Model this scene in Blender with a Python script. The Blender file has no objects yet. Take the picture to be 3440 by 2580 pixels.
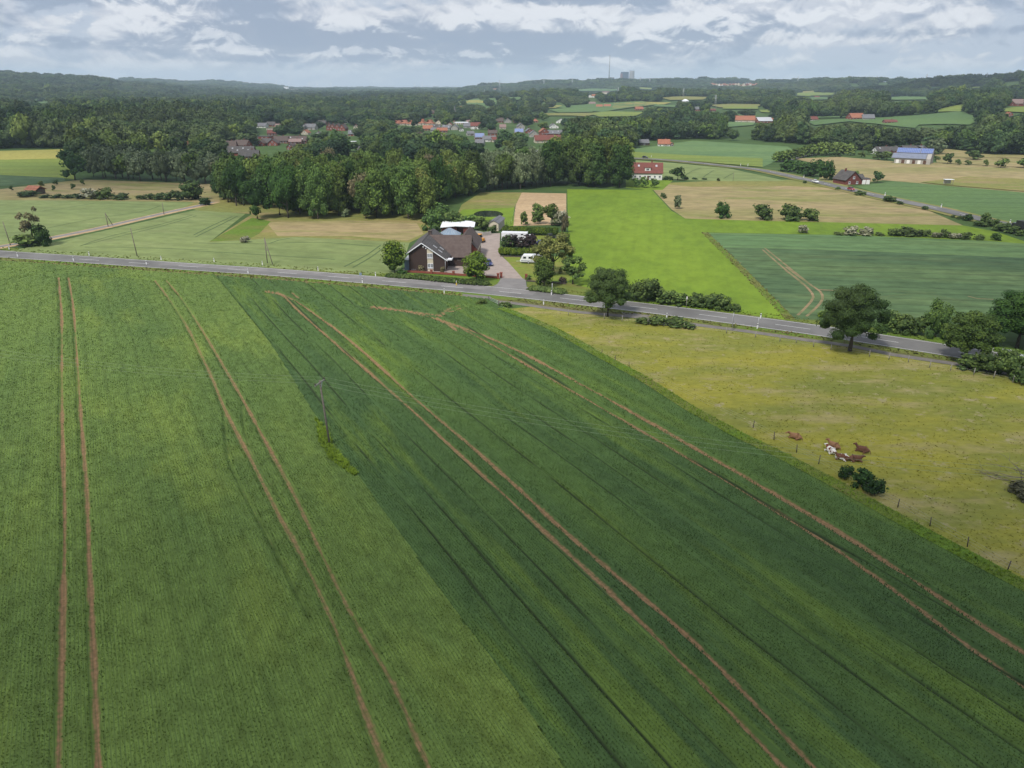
import bpy, bmesh, math, random
import numpy as np
from mathutils import Vector, Matrix, noise
R = math.radians
random.seed(7); rng = np.random.default_rng(7)
scene = bpy.context.scene
COL = scene.collection
# ------------------------------------------------------------------ camera, world, sun, exposure
F, HC = 2519.0, 46.0
PITCH = math.atan(996 / F)
cd = bpy.data.cameras.new('camera'); cam = bpy.data.objects.new('camera', cd); COL.objects.link(cam)
cam.location = (0, 0, HC); cam.rotation_euler = (math.pi / 2 - PITCH, 0, 0)
cd.sensor_width = 36; cd.lens = 36 * F / 3440; cd.clip_start = 0.5; cd.clip_end = 60000
scene.camera = cam
SUN_EL, SUN_AZ = R(52), R(215)          # azimuth clockwise from +Y: behind the camera, to the left
world = bpy.data.worlds.new("World"); scene.world = world; world.use_nodes = True
scene.view_settings.view_transform = 'Standard'; scene.view_settings.look = 'None'
scene.view_settings.exposure = 0.12; scene.view_settings.gamma = 1
scene.cycles.use_denoising = True
scene.cycles.max_bounces = 6; scene.cycles.diffuse_bounces = 3; scene.cycles.volume_bounces = 2
scene.cycles.transparent_max_bounces = 8
scene.cycles.caustics_reflective = False; scene.cycles.caustics_refractive = False


class NT:
    """small helper to write node trees"""
    def __init__(s, nt):
        s.nt = nt; s.n = nt.nodes; s.l = nt.links
    def node(s, typ, **k):
        n = s.n.new(typ)
        for a, b in k.items(): setattr(n, a, b)
        return n
    def put(s, sock, v):
        if v is None: return
        if isinstance(v, bpy.types.NodeSocket): s.l.new(v, sock)
        elif isinstance(v, (tuple, list)) and sock.type == 'RGBA' and len(v) == 3: sock.default_value = (*v, 1)
        else: sock.default_value = v
    def math(s, op, a, b=None, c=None, clamp=False):
        n = s.node('ShaderNodeMath', operation=op, use_clamp=clamp)
        s.put(n.inputs[0], a); s.put(n.inputs[1], b); s.put(n.inputs[2], c)
        return n.outputs[0]
    def vmath(s, op, a, b=None, scale=None):
        n = s.node('ShaderNodeVectorMath', operation=op)
        s.put(n.inputs[0], a); s.put(n.inputs[1], b)
        if scale is not None: s.put(n.inputs['Scale'], scale)
        return n.outputs[0]
    def noise(s, vec, scale, detail=4, rough=.55, dist=0):
        n = s.node('ShaderNodeTexNoise')
        s.put(n.inputs['Vector'], vec); n.inputs['Scale'].default_value = scale
        n.inputs['Detail'].default_value = detail; n.inputs['Roughness'].default_value = rough
        n.inputs['Distortion'].default_value = dist
        return n.outputs[0]
    def mapr(s, v, a, b, c=0, d=1, smooth=True):
        n = s.node('ShaderNodeMapRange')
        if smooth: n.interpolation_type = 'SMOOTHSTEP'
        for i, q in enumerate((v, a, b, c, d)): s.put(n.inputs[i], q)
        return n.outputs[0]
    def mix(s, f, a, b, mode='MIX'):
        n = s.node('ShaderNodeMix', data_type='RGBA', blend_type=mode)
        s.put(n.inputs[0], f); s.put(n.inputs[6], a); s.put(n.inputs[7], b)
        return n.outputs[2]
    def sep(s, v):
        n = s.node('ShaderNodeSeparateXYZ'); s.put(n.inputs[0], v); return n.outputs
    def comb(s, x=0, y=0, z=0):
        n = s.node('ShaderNodeCombineXYZ')
        for i, q in enumerate((x, y, z)): s.put(n.inputs[i], q)
        return n.outputs[0]


def build_world():
    t = NT(world.node_tree); t.n.clear()
    out = t.node('ShaderNodeOutputWorld')
    sky = t.node('ShaderNodeTexSky', sky_type='NISHITA'); sky.sun_disc = False
    sky.sun_elevation = SUN_EL; sky.sun_rotation = SUN_AZ; sky.altitude = 100
    b1 = t.node('ShaderNodeBackground'); t.put(b1.inputs[0], sky.outputs[0]); b1.inputs[1].default_value = 0.1
    tc = t.node('ShaderNodeTexCoord'); d = t.vmath('NORMALIZE', tc.outputs['Generated'])
    x, y, z = t.sep(d); zc = t.math('MAXIMUM', z, 0.0)
    # cloud deck seen low over the horizon; banks flatten towards the horizon
    zz = t.math('POWER', t.math('ADD', zc, .004), .72)
    V = t.comb(x, y, t.math('MULTIPLY', zz, 1.25))
    def sh(v, o): return t.vmath('ADD', v, o)
    def fb(v, s, det, r=.52, dist=.0): return t.noise(v, s, det, r, dist)
    big = fb(sh(V, (3.1, .4, 1.7)), 3.2, 4, .5)
    n1 = fb(V, 8.0, 10, .52, .5); n2 = fb(sh(V, (-.006, 0, .024)), 8.0, 10, .52, .5)
    V2 = t.comb(x, y, t.math('MULTIPLY', z, 1.8))
    m1 = fb(sh(V2, (5, 1, 2)), 26, 8, .55, .5); m2 = fb(sh(V2, (5, 1, 2.009)), 26, 8, .55, .5)
    az = t.math('DIVIDE', x, t.math('MAXIMUM', y, .05))
    def blob(a0, e0, wa, we, k=1.0):
        da = t.math('DIVIDE', t.math('SUBTRACT', az, a0), wa); de = t.math('DIVIDE', t.math('SUBTRACT', z, e0), we)
        r = t.math('ADD', t.math('MULTIPLY', da, da), t.math('MULTIPLY', de, de))
        return t.math('MULTIPLY', t.math('POWER', 2.718, t.math('MULTIPLY', r, -1.0)), k)
    def add(*a):
        r = a[0]
        for q in a[1:]: r = t.math('ADD', r, q)
        return r
    # where the dark bank bases and the bright heads hang over this country
    dark = t.math('MULTIPLY', 1.25, add(blob(-.24, .056, .19, .016, 1.25), blob(-.06, .047, .17, .010, 1.0), blob(-.54, .093, .07, .009, .9), blob(-.34, .088, .10, .010, .6), blob(.12, .098, .13, .010, .8), blob(.05, .040, .16, .014, .7), blob(.22, .062, .09, .014, .75), blob(.46, .100, .12, .007, .8), blob(.5, .055, .12, .006, .5), blob(-.6, .045, .14, .006, .5), blob(-.35, .030, .2, .005, .4)))
    bright = add(blob(-.45, .085, .07, .016, .9), blob(-.05, .078, .10, .016, .8), blob(.08, .076, .06, .014, 1.0), blob(.30, .074, .09, .016, 1.0), blob(.52, .076, .12, .018, .9), blob(-.62, .064, .07, .016, .7), blob(-.27, .040, .22, .006, .8), blob(-.5, .022, .16, .005, .6), blob(-.25, .018, .14, .005, .5), blob(.0, .034, .12, .005, .7), blob(.16, .018, .07, .010, .5), blob(.36, .05, .12, .006, .5), blob(-.40, .060, .10, .01, .5))
    edge = t.math('SUBTRACT', n1, .5); fe = t.math('SUBTRACT', m1, .5)
    body = t.math('ADD', t.math('MULTIPLY', edge, 2.6), t.math('MULTIPLY', fe, 1.7))
    cover = t.mapr(add(body, t.math('MULTIPLY', t.math('SUBTRACT', big, .5), 1.6), bright), -.12, .20)
    lit = t.math('ADD', t.math('MULTIPLY', t.math('SUBTRACT', n1, n2), 6.5), t.math('MULTIPLY', t.math('SUBTRACT', m1, m2), 5.0))
    litf = t.mapr(t.math('ADD', lit, t.math('MULTIPLY', bright, .55)), -.15, .75)
    darkf = t.mapr(add(dark, t.math('MULTIPLY', body, -.35), t.math('MULTIPLY', lit, -.35)), .12, .75)
    brf = t.mapr(add(bright, body, t.math('MULTIPLY', lit, .5)), .50, 1.05)
    gap = (.51, .57, .68); base = (.59, .62, .70); white = (.83, .835, .865); deep = (.28, .345, .475)
    c = t.mix(cover, gap, base)
    c = t.mix(t.math('MULTIPLY', t.math('MULTIPLY', litf, cover), .62), c, white)
    c = t.mix(t.math('MULTIPLY', darkf, .85), c, deep)
    c = t.mix(t.math('MULTIPLY', brf, .60), c, (.84, .855, .90))
    hz = t.mapr(z, 0.002, .035)
    c = t.mix(t.math('MULTIPLY', t.math('SUBTRACT', 1, hz), .62), c, (.60, .665, .77))
    b2 = t.node('ShaderNodeBackground'); t.put(b2.inputs[0], c)
    t.put(b2.inputs[1], t.math('ADD', SKYK, t.mapr(z, .14, .9, 0, .05)))
    ms = t.node('ShaderNodeMixShader'); ms.inputs[0].default_value = .94
    t.l.new(b1.outputs[0], ms.inputs[1]); t.l.new(b2.outputs[0], ms.inputs[2]); t.l.new(ms.outputs[0], out.inputs[0])
    world.cycles.sampling_method = 'MANUAL'; world.cycles.sample_map_resolution = 512
SKYK = .99


build_world()
sl = bpy.data.lights.new('sun', 'SUN'); sun = bpy.data.objects.new('sun', sl); COL.objects.link(sun)
sl.energy = 3.6; sl.angle = R(10); sl.color = (1, .95, .87)
sd = Vector((math.sin(SUN_AZ) * math.cos(SUN_EL), math.cos(SUN_AZ) * math.cos(SUN_EL), math.sin(SUN_EL)))
sun.rotation_euler = sd.to_track_quat('Z', 'Y').to_euler(); sun.location = (0, 0, 200)

# ------------------------------------------------------------------ survey frames: photo crops -> native pixels -> ground
CP, SP = math.cos(PITCH), math.sin(PITCH)
FR = {'k': (0, 0, 1 / 1.5552), 'a': (0, 450, 3.16), 'b': (650, 450, 3.16), 'c': (1250, 650, 3.16), 'd': (1900, 450, 2.765),
      'e': (2640, 450, 2.765), 'h': (1300, 730, 5.53), 'l': (0, 200, 2.572), 'm': (860, 200, 2.572), 'n': (1720, 200, 2.572),
      'o': (2580, 200, 2.572), 'v': (1300, 380, 3.687), 'w': (840, 380, 5.53), 's': (2950, 480, 7.373), 'p': (1950, 180, 7.373),
      'i': (1550, 680, 4.424), 'f': (1900, 850, 2.765), 'g': (2640, 850, 2.765), 'q': (2600, 1420, 5.53), 'r': (2500, 1350, 2.353),
      't': (900, 850, 2.212), 'u': (0, 850, 2.212), 'N': (0, 0, 1), 'x': (3200, 1100, 7.542), 'y': (3140, 1450, 5.53)}
def nat(fr, x, y):
    a, b, s = FR[fr]; return a + x / s, b + y / s
def ray(nx, ny):
    u = (nx - 1720) / F; v = (ny - 1290) / F
    return Vector((u, CP - v * SP, -SP - v * CP))
# terrain heights (m) by column of the view and distance
HD = np.array([0, 600, 900, 1300, 1700, 2200, 3000, 4000, 5000, 7500, 11000, 13000], float)
HX = np.array([-1200, 0, 300, 450, 700, 900, 1000, 1500, 1650, 1900, 2200, 2600, 2900, 3200, 3440, 4600], float)
HT = np.array([
    [0, 2, 8, 8, 5, 10, 40, 85, 60, 40, 35, 30], [0, 2, 8, 8, 5, 10, 40, 86, 60, 40, 35, 30], [0, 2, 8, 8, 5, 8, 30, 78, 60, 40, 35, 30],
    [0, 2, 6, 6, 4, 5, 15, 52, 50, 90, 35, 30], [0, 0, 4, 4, 3, 3, 6, 20, 30, 78, 35, 30], [0, 0, 2, 3, 3, 3, 4, 8, 15, 46, 38, 30],
    [0, 0, 0, 2, 3, 3, 4, 6, 8, 15, 36, 30], [0, 0, 0, 2, 3, 6, 5, 6, 12, 12, 36, 30], [0, 0, 0, 2, 4, 16, 8, 12, 42, 20, 30, 30],
    [0, 0, 0, 3, 6, 24, 12, 25, 68, 45, 30, 30], [0, 0, 0, 3, 8, 22, 14, 32, 74, 45, 30, 30], [0, 0, 0, 4, 10, 22, 15, 40, 68, 45, 30, 30],
    [0, 0, 1, 14, 22, 15, 26, 72, 60, 45, 30, 30], [0, 0, 5, 20, 22, 18, 61, 60, 50, 45, 30, 30], [0, 0, 7, 20, 24, 50, 70, 60, 50, 45, 30, 30],
    [0, 0, 7, 20, 24, 50, 70, 60, 50, 45, 30, 30]], float)
def terr(X, Y):
    X = np.asarray(X, float); Y = np.asarray(Y, float)
    D = np.hypot(X, Y); col = 1720 + np.clip(X / np.maximum(Y, 1), -3, 3) * F / CP
    col = np.clip(col, -1200, 4600)
    j = np.clip(np.searchsorted(HX, col) - 1, 0, len(HX) - 2); i = np.clip(np.searchsorted(HD, D) - 1, 0, len(HD) - 2)
    fx = (col - HX[j]) / (HX[j + 1] - HX[j]); fd = np.clip((D - HD[i]) / (HD[i + 1] - HD[i]), 0, 1)
    fx = fx * fx * (3 - 2 * fx); fd = fd * fd * (3 - 2 * fd)
    z = (HT[j, i] * (1 - fx) + HT[j + 1, i] * fx) * (1 - fd) + (HT[j, i + 1] * (1 - fx) + HT[j + 1, i + 1] * fx) * fd
    z = z * (1 + .10 * np.sin(X / 190 + 1.3) * np.sin(Y / 260) + .05 * np.sin(X / 83) * np.cos(Y / 97))
    return z * np.clip((D - 420) / 250, 0, 1)
def G(fr, x, y, z=0.0):
    nx, ny = nat(fr, x, y); r = ray(nx, ny)
    if r.z > -1e-5: r.z = -1e-5
    t = (z - HC) / r.z; p = Vector((r.x * t, r.y * t, z))
    if math.hypot(p.x, p.y) < 440: return p
    s = 380.0
    while s < 13000:
        q = Vector((0, 0, HC)) + r * s
        if q.z <= float(terr(q.x, q.y)) + z:
            lo, hi = s - max(4, s * .01), s
            for _ in range(12):
                mid = (lo + hi) / 2; q = Vector((0, 0, HC)) + r * mid
                if q.z <= float(terr(q.x, q.y)) + z: hi = mid
                else: lo = mid
            return Vector((0, 0, HC)) + r * hi
        s += max(4, s * .01)
    return Vector((r.x * 9000, r.y * 9000, float(terr(r.x * 9000, r.y * 9000)) + z))
def GG(fr, pts): return [G(fr, *p) for p in pts]
def project(P):
    P = np.asarray(P, float); z = P[:, 2] - HC
    c = P[:, 1] * CP - z * SP; v = -(P[:, 1] * SP + z * CP)
    return 1720 + F * P[:, 0] / c, 1290 + F * v / c
def ppm(p): return (p.y * CP - (p.z - HC) * SP) / F      # metres per native pixel at a point

# ------------------------------------------------------------------ objects
def tag(o, label=None, cat=None, group=None, kind=None):
    if label: o['label'] = label
    if cat: o['category'] = cat
    if group: o['group'] = group
    if kind: o['kind'] = kind
    return o
def link(name, me, m=None, parent=None):
    o = bpy.data.objects.new(name, me); COL.objects.link(o)
    if m is not None and hasattr(me, 'materials') and len(me.materials) == 0:
        for q in (m if isinstance(m, (list, tuple)) else [m]): me.materials.append(q)
    if parent: o.parent = parent
    return o
def thing(name, loc, label, cat, group=None, rz=0):
    o = bpy.data.objects.new(name, None); COL.objects.link(o); o.location = loc; o.rotation_euler = (0, 0, rz)
    o.empty_display_size = .3
    return tag(o, label, cat, group)
def np_mesh(name, V, Fc, mat=None, attrs=None, smooth=False, mi=None):
    V = np.asarray(V, np.float32); Fc = np.asarray(Fc, np.int32); k = Fc.shape[1]
    me = bpy.data.meshes.new(name); me.vertices.add(len(V)); me.vertices.foreach_set('co', V.ravel())
    me.loops.add(Fc.size); me.loops.foreach_set('vertex_index', Fc.ravel())
    me.polygons.add(len(Fc)); me.polygons.foreach_set('loop_start', np.arange(0, Fc.size, k, dtype=np.int32))
    if smooth: me.polygons.foreach_set('use_smooth', np.ones(len(Fc), bool))
    if mi is not None: me.polygons.foreach_set('material_index', np.asarray(mi, np.int32))
    for n, a in (attrs or {}).items():
        at = me.attributes.new(n, 'FLOAT', 'POINT'); at.data.foreach_set('value', np.asarray(a, np.float32))
    me.update(); me.validate()
    for q in (mat if isinstance(mat, (list, tuple)) else [mat] if mat else []): me.materials.append(q)
    return me
class MB:
    """collects simple shapes into one bmesh"""
    def __init__(s): s.bm = bmesh.new(); s.mi = 0
    def face(s, pts):
        f = s.bm.faces.new([s.bm.verts.new(p) for p in pts]); f.material_index = s.mi; return f
    def box(s, c, size, rz=0, taper=1.0, bevel=0):
        x, y, z = (q / 2 for q in size); M = Matrix.Translation(c) @ Matrix.Rotation(rz, 4, 'Z')
        vs = [s.bm.verts.new(M @ Vector((a * x * (taper if d > 0 else 1), b * y * (taper if d > 0 else 1), d * z))) for d in (-1, 1) for b in (-1, 1) for a in (-1, 1)]
        fs = [s.bm.faces.new([vs[i] for i in q]) for q in ((0, 2, 3, 1), (4, 5, 7, 6), (0, 1, 5, 4), (2, 6, 7, 3), (0, 4, 6, 2), (1, 3, 7, 5))]
        for f in fs: f.material_index = s.mi
        if bevel:
            ed = list({e for f in fs for e in f.edges})
            r = bmesh.ops.bevel(s.bm, geom=ed, offset=bevel, segments=2, affect='EDGES', profile=.6)
            for f in r['faces']: f.material_index = s.mi
        return s
    def tube(s, pts, rads, n=8, cap=True):
        rings = []
        pts = [Vector(p) for p in pts]
        for i, p in enumerate(pts):
            a = pts[min(i + 1, len(pts) - 1)] - pts[max(i - 1, 0)]
            q = a.to_track_quat('Z', 'Y'); r = rads[i] if isinstance(rads, (list, tuple)) else rads
            rings.append([s.bm.verts.new(p + q @ Vector((math.cos(k * 2 * math.pi / n) * r, math.sin(k * 2 * math.pi / n) * r, 0))) for k in range(n)])
        for A, B in zip(rings, rings[1:]):
            for k in range(n):
                f = s.bm.faces.new((A[k], A[(k + 1) % n], B[(k + 1) % n], B[k])); f.smooth = True; f.material_index = s.mi
        if cap:
            for q in (rings[0][::-1], rings[-1]):
                f = s.bm.faces.new(q); f.material_index = s.mi
        return s
    def prism(s, poly, z0, z1):
        a = [s.bm.verts.new((p[0], p[1], z0)) for p in poly]; b = [s.bm.verts.new((p[0], p[1], z1)) for p in poly]
        fs = [s.bm.faces.new(a[::-1]), s.bm.faces.new(b)]
        for i in range(len(a)): fs.append(s.bm.faces.new((a[i], a[(i + 1) % len(a)], b[(i + 1) % len(a)], b[i])))
        for f in fs: f.material_index = s.mi
        return s
    def extr(s, poly, axis, w, off=0):
        """poly in (u,z) extruded along the other horizontal axis by width w centred at off"""
        def P(u, v, z): return (v, u, z) if axis == 'x' else (u, v, z)
        a = [s.bm.verts.new(P(p[0], off - w / 2, p[1])) for p in poly]; b = [s.bm.verts.new(P(p[0], off + w / 2, p[1])) for p in poly]
        fs = [s.bm.faces.new(a), s.bm.faces.new(b[::-1])]
        for i in range(len(a)): fs.append(s.bm.faces.new((a[(i + 1) % len(a)], a[i], b[i], b[(i + 1) % len(a)])))
        for f in fs: f.material_index = s.mi
        return fs
    def mesh(s, name, mat=None):
        bmesh.ops.recalc_face_normals(s.bm, faces=s.bm.faces[:])
        me = bpy.data.meshes.new(name); s.bm.to_mesh(me); s.bm.free()
        for q in (mat if isinstance(mat, (list, tuple)) else [mat] if mat else []): me.materials.append(q)
        return me
    def obj(s, name, mat, parent=None, loc=None):
        o = link(name, s.mesh(name, mat), None, parent)
        if loc is not None: o.location = loc
        return o

# ------------------------------------------------------------------ materials
def newmat(name, rough=.8, spec=.3):
    m = bpy.data.materials.new(name); m.use_nodes = True
    t = NT(m.node_tree); b = t.n['Principled BSDF']; b.inputs['Roughness'].default_value = rough
    b.inputs['Specular IOR Level'].default_value = spec
    return m, t, b
def simple(name, c, rough=.7, var=.12, scale=3.0, spec=.3, metal=0, bump=0):
    m, t, b = newmat(name, rough, spec); b.inputs['Metallic'].default_value = metal
    g = t.node('ShaderNodeTexCoord').outputs['Object']
    n = t.noise(g, scale, 5, .6)
    k = t.mapr(n, .3, .7, 1 - var, 1 + var)
    t.put(b.inputs['Base Color'], t.mix(1.0, c, t.comb(k, k, k), 'MULTIPLY'))
    if bump:
        bp = t.node('ShaderNodeBump'); bp.inputs['Strength'].default_value = bump; bp.inputs['Distance'].default_value = .05
        t.put(bp.inputs['Height'], n); t.l.new(bp.outputs[0], b.inputs['Normal'])
    return m
ROW = Vector((-.487, .873, 0)); ACR = Vector((.873, .487, 0))
def field(name, c1, c2, c3=None, row=None, rowsp=3.0, rowamt=.15, big=.02, fine=.6, c3amt=.5, stretch=3.0, bump=.4, spots=None, soil=False, rnd=False, fineamt=.22):
    """ground cover: two tones mixed by a broad noise drawn out along the rows, a third in streaks, fine mottling"""
    m, t, b = newmat(name, .9, .15)
    pos = t.node('ShaderNodeNewGeometry').outputs['Position']
    r = Vector(row).normalized() if row is not None else Vector((1, 0, 0)); a = Vector((r.y, -r.x, 0))
    dot = lambda v: (lambda n: (t.put(n.inputs[0], pos), t.put(n.inputs[1], tuple(v)), n.outputs['Value'])[2])(t.node('ShaderNodeVectorMath', operation='DOT_PRODUCT'))
    s = dot(a); u = dot(r)
    P = t.comb(s, t.math('DIVIDE', u, stretch), 0)
    n1 = t.noise(P, big, 5, .6); n2 = t.noise(t.vmath('ADD', P, (31, 17, 0)), big * 3.1, 4, .6)
    n3 = t.noise(t.comb(s, t.math('DIVIDE', u, 2.0), 0), fine, 4, .7)
    c = t.mix(t.mapr(n1, .36, .64), c1, c2)
    if c3 is not None: c = t.mix(t.math('MULTIPLY', t.mapr(n2, .5, .68), c3amt), c, c3)
    k = t.mapr(n3, .25, .75, 1 - fineamt, 1 + fineamt)
    if row is not None and rowamt:
        w = t.math('SINE', t.math('MULTIPLY', t.math('ADD', s, t.math('MULTIPLY', n2, .6)), 2 * math.pi / rowsp))
        w = t.mapr(w, .55, 1.0, 0, rowamt)
        k = t.math('MULTIPLY', k, t.math('SUBTRACT', 1.0, t.math('MULTIPLY', w, t.mapr(n1, .3, .6, .5, 1.2))))
    if spots is not None:
        n5 = t.noise(pos, .35, 6, .75); c = t.mix(t.mapr(n5, .55, .66), c, spots)
    if rnd:
        at = t.node('ShaderNodeAttribute', attribute_name='rnd').outputs['Fac']
        k = t.math('MULTIPLY', k, t.mapr(at, 0, 1, .86, 1.16, False))
    c = t.mix(1.0, c, t.comb(k, k, k), 'MULTIPLY')
    if soil:
        at = t.node('ShaderNodeAttribute', attribute_name='soil').outputs['Fac']
        n4 = t.noise(pos, 2.2, 5, .7)
        so = t.mix(t.mapr(n4, .3, .7), (.17, .105, .052), (.31, .190, .098))
        c = t.mix(t.mapr(t.math('ADD', at, t.math('MULTIPLY', t.math('SUBTRACT', n4, .5), .9)), .18, .82), c, so)
    if soil:      # crop colour darkened in stripes between the drilled rows
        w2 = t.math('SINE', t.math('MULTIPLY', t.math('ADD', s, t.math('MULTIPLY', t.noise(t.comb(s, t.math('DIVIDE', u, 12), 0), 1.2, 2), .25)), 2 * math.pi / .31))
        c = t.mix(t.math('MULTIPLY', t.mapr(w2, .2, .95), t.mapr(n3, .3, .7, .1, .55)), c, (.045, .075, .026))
    if soil: c = t.mix(t.mapr(t.node('ShaderNodeAttribute', attribute_name='gap').outputs['Fac'], .15, .8), c, (.030, .046, .018))  # dark green painted into the furrows, standing in for their shade
    t.put(b.inputs['Base Color'], c)
    if bump:
        bp = t.node('ShaderNodeBump'); bp.inputs['Strength'].default_value = bump; bp.inputs['Distance'].default_value = .5
        t.put(bp.inputs['Height'], n3); t.l.new(bp.outputs[0], b.inputs['Normal'])
    return m
def leafmat(name, c1, c2, objvar=.25, c3=None, trans=.25):
    m, t, b = newmat(name, .75, .2)
    at = t.node('ShaderNodeAttribute', attribute_name='rnd').outputs['Fac']
    lo = t.node('ShaderNodeAttribute', attribute_name='lobe').outputs['Fac']
    oi = t.node('ShaderNodeObjectInfo').outputs['Random']
    pos = t.node('ShaderNodeTexCoord').outputs['Object']
    n = t.noise(pos, .35, 3, .6)
    f = t.math('ADD', t.math('MULTIPLY', lo, .45), t.math('MULTIPLY', n, .6))
    c = t.mix(t.mapr(f, .2, .8), c1, c2)
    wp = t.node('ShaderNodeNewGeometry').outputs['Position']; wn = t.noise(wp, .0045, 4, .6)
    c = t.mix(t.math('MULTIPLY', t.mapr(wn, .50, .62), .55), c, (.105, .125, .045)); c = t.mix(t.math('MULTIPLY', t.mapr(wn, .50, .40), .65), c, (.018, .042, .020))  # broad light and dark patches in the leaf colour, partly for cloud shade bands
    if c3 is not None: c = t.mix(t.mapr(oi, .55, 1.0, 0, .9, False), c, c3)
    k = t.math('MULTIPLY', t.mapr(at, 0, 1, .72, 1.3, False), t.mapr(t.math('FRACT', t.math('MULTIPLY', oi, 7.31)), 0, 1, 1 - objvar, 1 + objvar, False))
    t.put(b.inputs['Base Color'], t.mix(1.0, c, t.comb(k, k, k), 'MULTIPLY'))
    return m
M = {}
M['soil'] = field('soil', (.30, .19, .11), (.38, .25, .15), fine=2)
M['wheatA'] = field('wheat light', (.146, .216, .048), (.100, .164, .042), (.190, .258, .050), row=ROW, rowsp=2.7, rowamt=.10, soil=True, rnd=True, big=.03, stretch=3.5, c3amt=.6, fine=.9, bump=.2, fineamt=.28)
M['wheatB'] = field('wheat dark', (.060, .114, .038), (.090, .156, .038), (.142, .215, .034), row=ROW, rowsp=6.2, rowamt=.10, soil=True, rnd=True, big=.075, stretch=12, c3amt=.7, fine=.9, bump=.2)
M['headland'] = field('headland', (.055, .14, .028), (.10, .20, .022), (.03, .09, .035), row=(1, -.28, 0), rowsp=2.2, rowamt=.2, soil=True, rnd=True, big=.06, stretch=3, c3amt=.8, fine=.9)
M['pasture'] = field('pasture', (.305, .285, .042), (.19, .21, .042), (.33, .285, .115), big=.06, fine=1.1, c3amt=.85, stretch=2.6, rnd=True, spots=(.34, .30, .15), fineamt=.16, bump=.08)
M['verge'] = field('verge', (.12, .21, .022), (.17, .18, .045), (.09, .12, .03), big=.08, fine=1.5, rnd=True)
M['verge_dry'] = field('verge dry', (.20, .175, .07), (.13, .14, .045), (.24, .18, .10), big=.08, fine=1.5, rnd=True)
M['lush'] = field('lush grass', (.125, .198, .018), (.162, .242, .022), (.092, .162, .018), row=(.18, 1, 0), rowsp=5, rowamt=.04, big=.02, fine=.22, c3amt=.35, fineamt=.16)
M['pale'] = field('pale wheat', (.19, .235, .085), (.155, .20, .072), (.225, .26, .105), row=(1, -.28, 0), rowsp=17, rowamt=.08, big=.03, fine=.25, fineamt=.18)
M['bluecrop'] = field('blue green crop', (.058, .104, .048), (.088, .142, .056), (.118, .168, .066), row=(1, -.12, 0), rowsp=5.5, rowamt=.22, big=.03, stretch=6, fine=.28, fineamt=.30)
M['bluecrop2'] = field('blue green crop light', (.128, .205, .075), (.095, .168, .066), (.155, .225, .075), row=(1, -.12, 0), rowsp=9, rowamt=.14, big=.03, stretch=6, fine=.28, fineamt=.2)
M['tramline'] = field('tramline', (.075, .115, .045), (.09, .125, .05))
M['rut'] = field('rut', (.27, .19, .11), (.13, .14, .06), (.34, .24, .14), fine=1.5, big=.12)
M['tan'] = field('hay meadow', (.30, .235, .12), (.235, .21, .085), (.19, .195, .06), row=(1, -.1, 0), rowamt=0, big=.03, stretch=4, c3amt=.9, fine=.2, fineamt=.24)
M['tangreen'] = field('meadow', (.215, .20, .06), (.165, .185, .05), (.27, .20, .10), row=(1, -.1, 0), rowamt=0, big=.03, stretch=4, c3amt=.7)
M['strawfield'] = field('stubble', (.45, .325, .19), (.38, .27, .155), (.52, .38, .23), row=(1, .25, 0), rowsp=4, rowamt=.2, big=.1, stretch=3, fine=1)
M['yellow'] = field('yellow field', (.32, .29, .075), (.27, .255, .07), row=(1, 0, 0), rowamt=0, big=.01)
M['ygreen'] = field('yellow green field', (.19, .235, .045), (.15, .205, .045), (.23, .26, .06), row=(1, 0, 0), rowsp=20, rowamt=.15, big=.01)
M['fgreen'] = field('far green field', (.105, .175, .055), (.088, .15, .055), row=(1, -.1, 0), rowsp=14, rowamt=.15, big=.01)
M['land'] = field('land', (.060, .105, .026), (.045, .085, .024), (.09, .13, .03), big=.01, fine=.1)
M['lawn'] = field('lawn', (.16, .215, .030), (.21, .19, .055), (.12, .22, .022), big=.12, fine=1.2)
M['asphalt'] = simple('asphalt', (.150, .146, .140), .85, .20, .12)
M['asphalt_old'] = simple('asphalt old', (.20, .19, .185), .9, .14, .3)
M['path'] = simple('path asphalt', (.17, .155, .14), .9, .15, .5)
M['paving'] = simple('paving', (.31, .255, .225), .9, .10, .5)
M['line'] = simple('road paint', (.62, .62, .60), .7, .12, 1.5)
M['brickbrown'] = simple('brown brick', (.052, .033, .028), .9, .2, 6)
M['brickred'] = simple('red brick', (.22, .065, .045), .9, .2, 4)
M['brickdark'] = simple('dark red brick', (.15, .045, .035), .9, .2, 4)
M['cream'] = simple('cream render', (.55, .49, .38), .9, .06, 1)
M['white'] = simple('white render', (.72, .71, .68), .85, .06, 1)
M['greywall'] = simple('grey wall', (.35, .33, .30), .9, .1, 1)
M['frame'] = simple('white frame', (.75, .76, .80), .5, .03)
def roofmat(name, c, c2, pitch=.33, rough=.75):
    m, t, b = newmat(name, rough, .3)
    g = t.node('ShaderNodeTexCoord').outputs['Object']; x, y, z = t.sep(g)
    n = t.noise(g, .8, 4, .6); n2 = t.noise(g, 9, 3, .7)
    w = t.math('SINE', t.math('MULTIPLY', z, 2 * math.pi / pitch * 1.0))
    c0 = t.mix(t.mapr(n, .35, .65), c, c2)
    k = t.math('MULTIPLY', t.mapr(w, .5, 1, 1, .72), t.mapr(n2, .3, .7, .85, 1.15))
    t.put(b.inputs['Base Color'], t.mix(1.0, c0, t.comb(k, k, k), 'MULTIPLY'))
    return m
M['r_dark'] = roofmat('dark tiles', (.070, .064, .062), (.10, .092, .088))
M['r_brown'] = roofmat('brown tiles', (.085, .060, .053), (.11, .082, .072))
M['r_orange'] = roofmat('orange tiles', (.36, .145, .085), (.28, .11, .065), 1.2)
M['r_red'] = roofmat('red tiles', (.19, .062, .046), (.15, .052, .042), .6)
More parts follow.
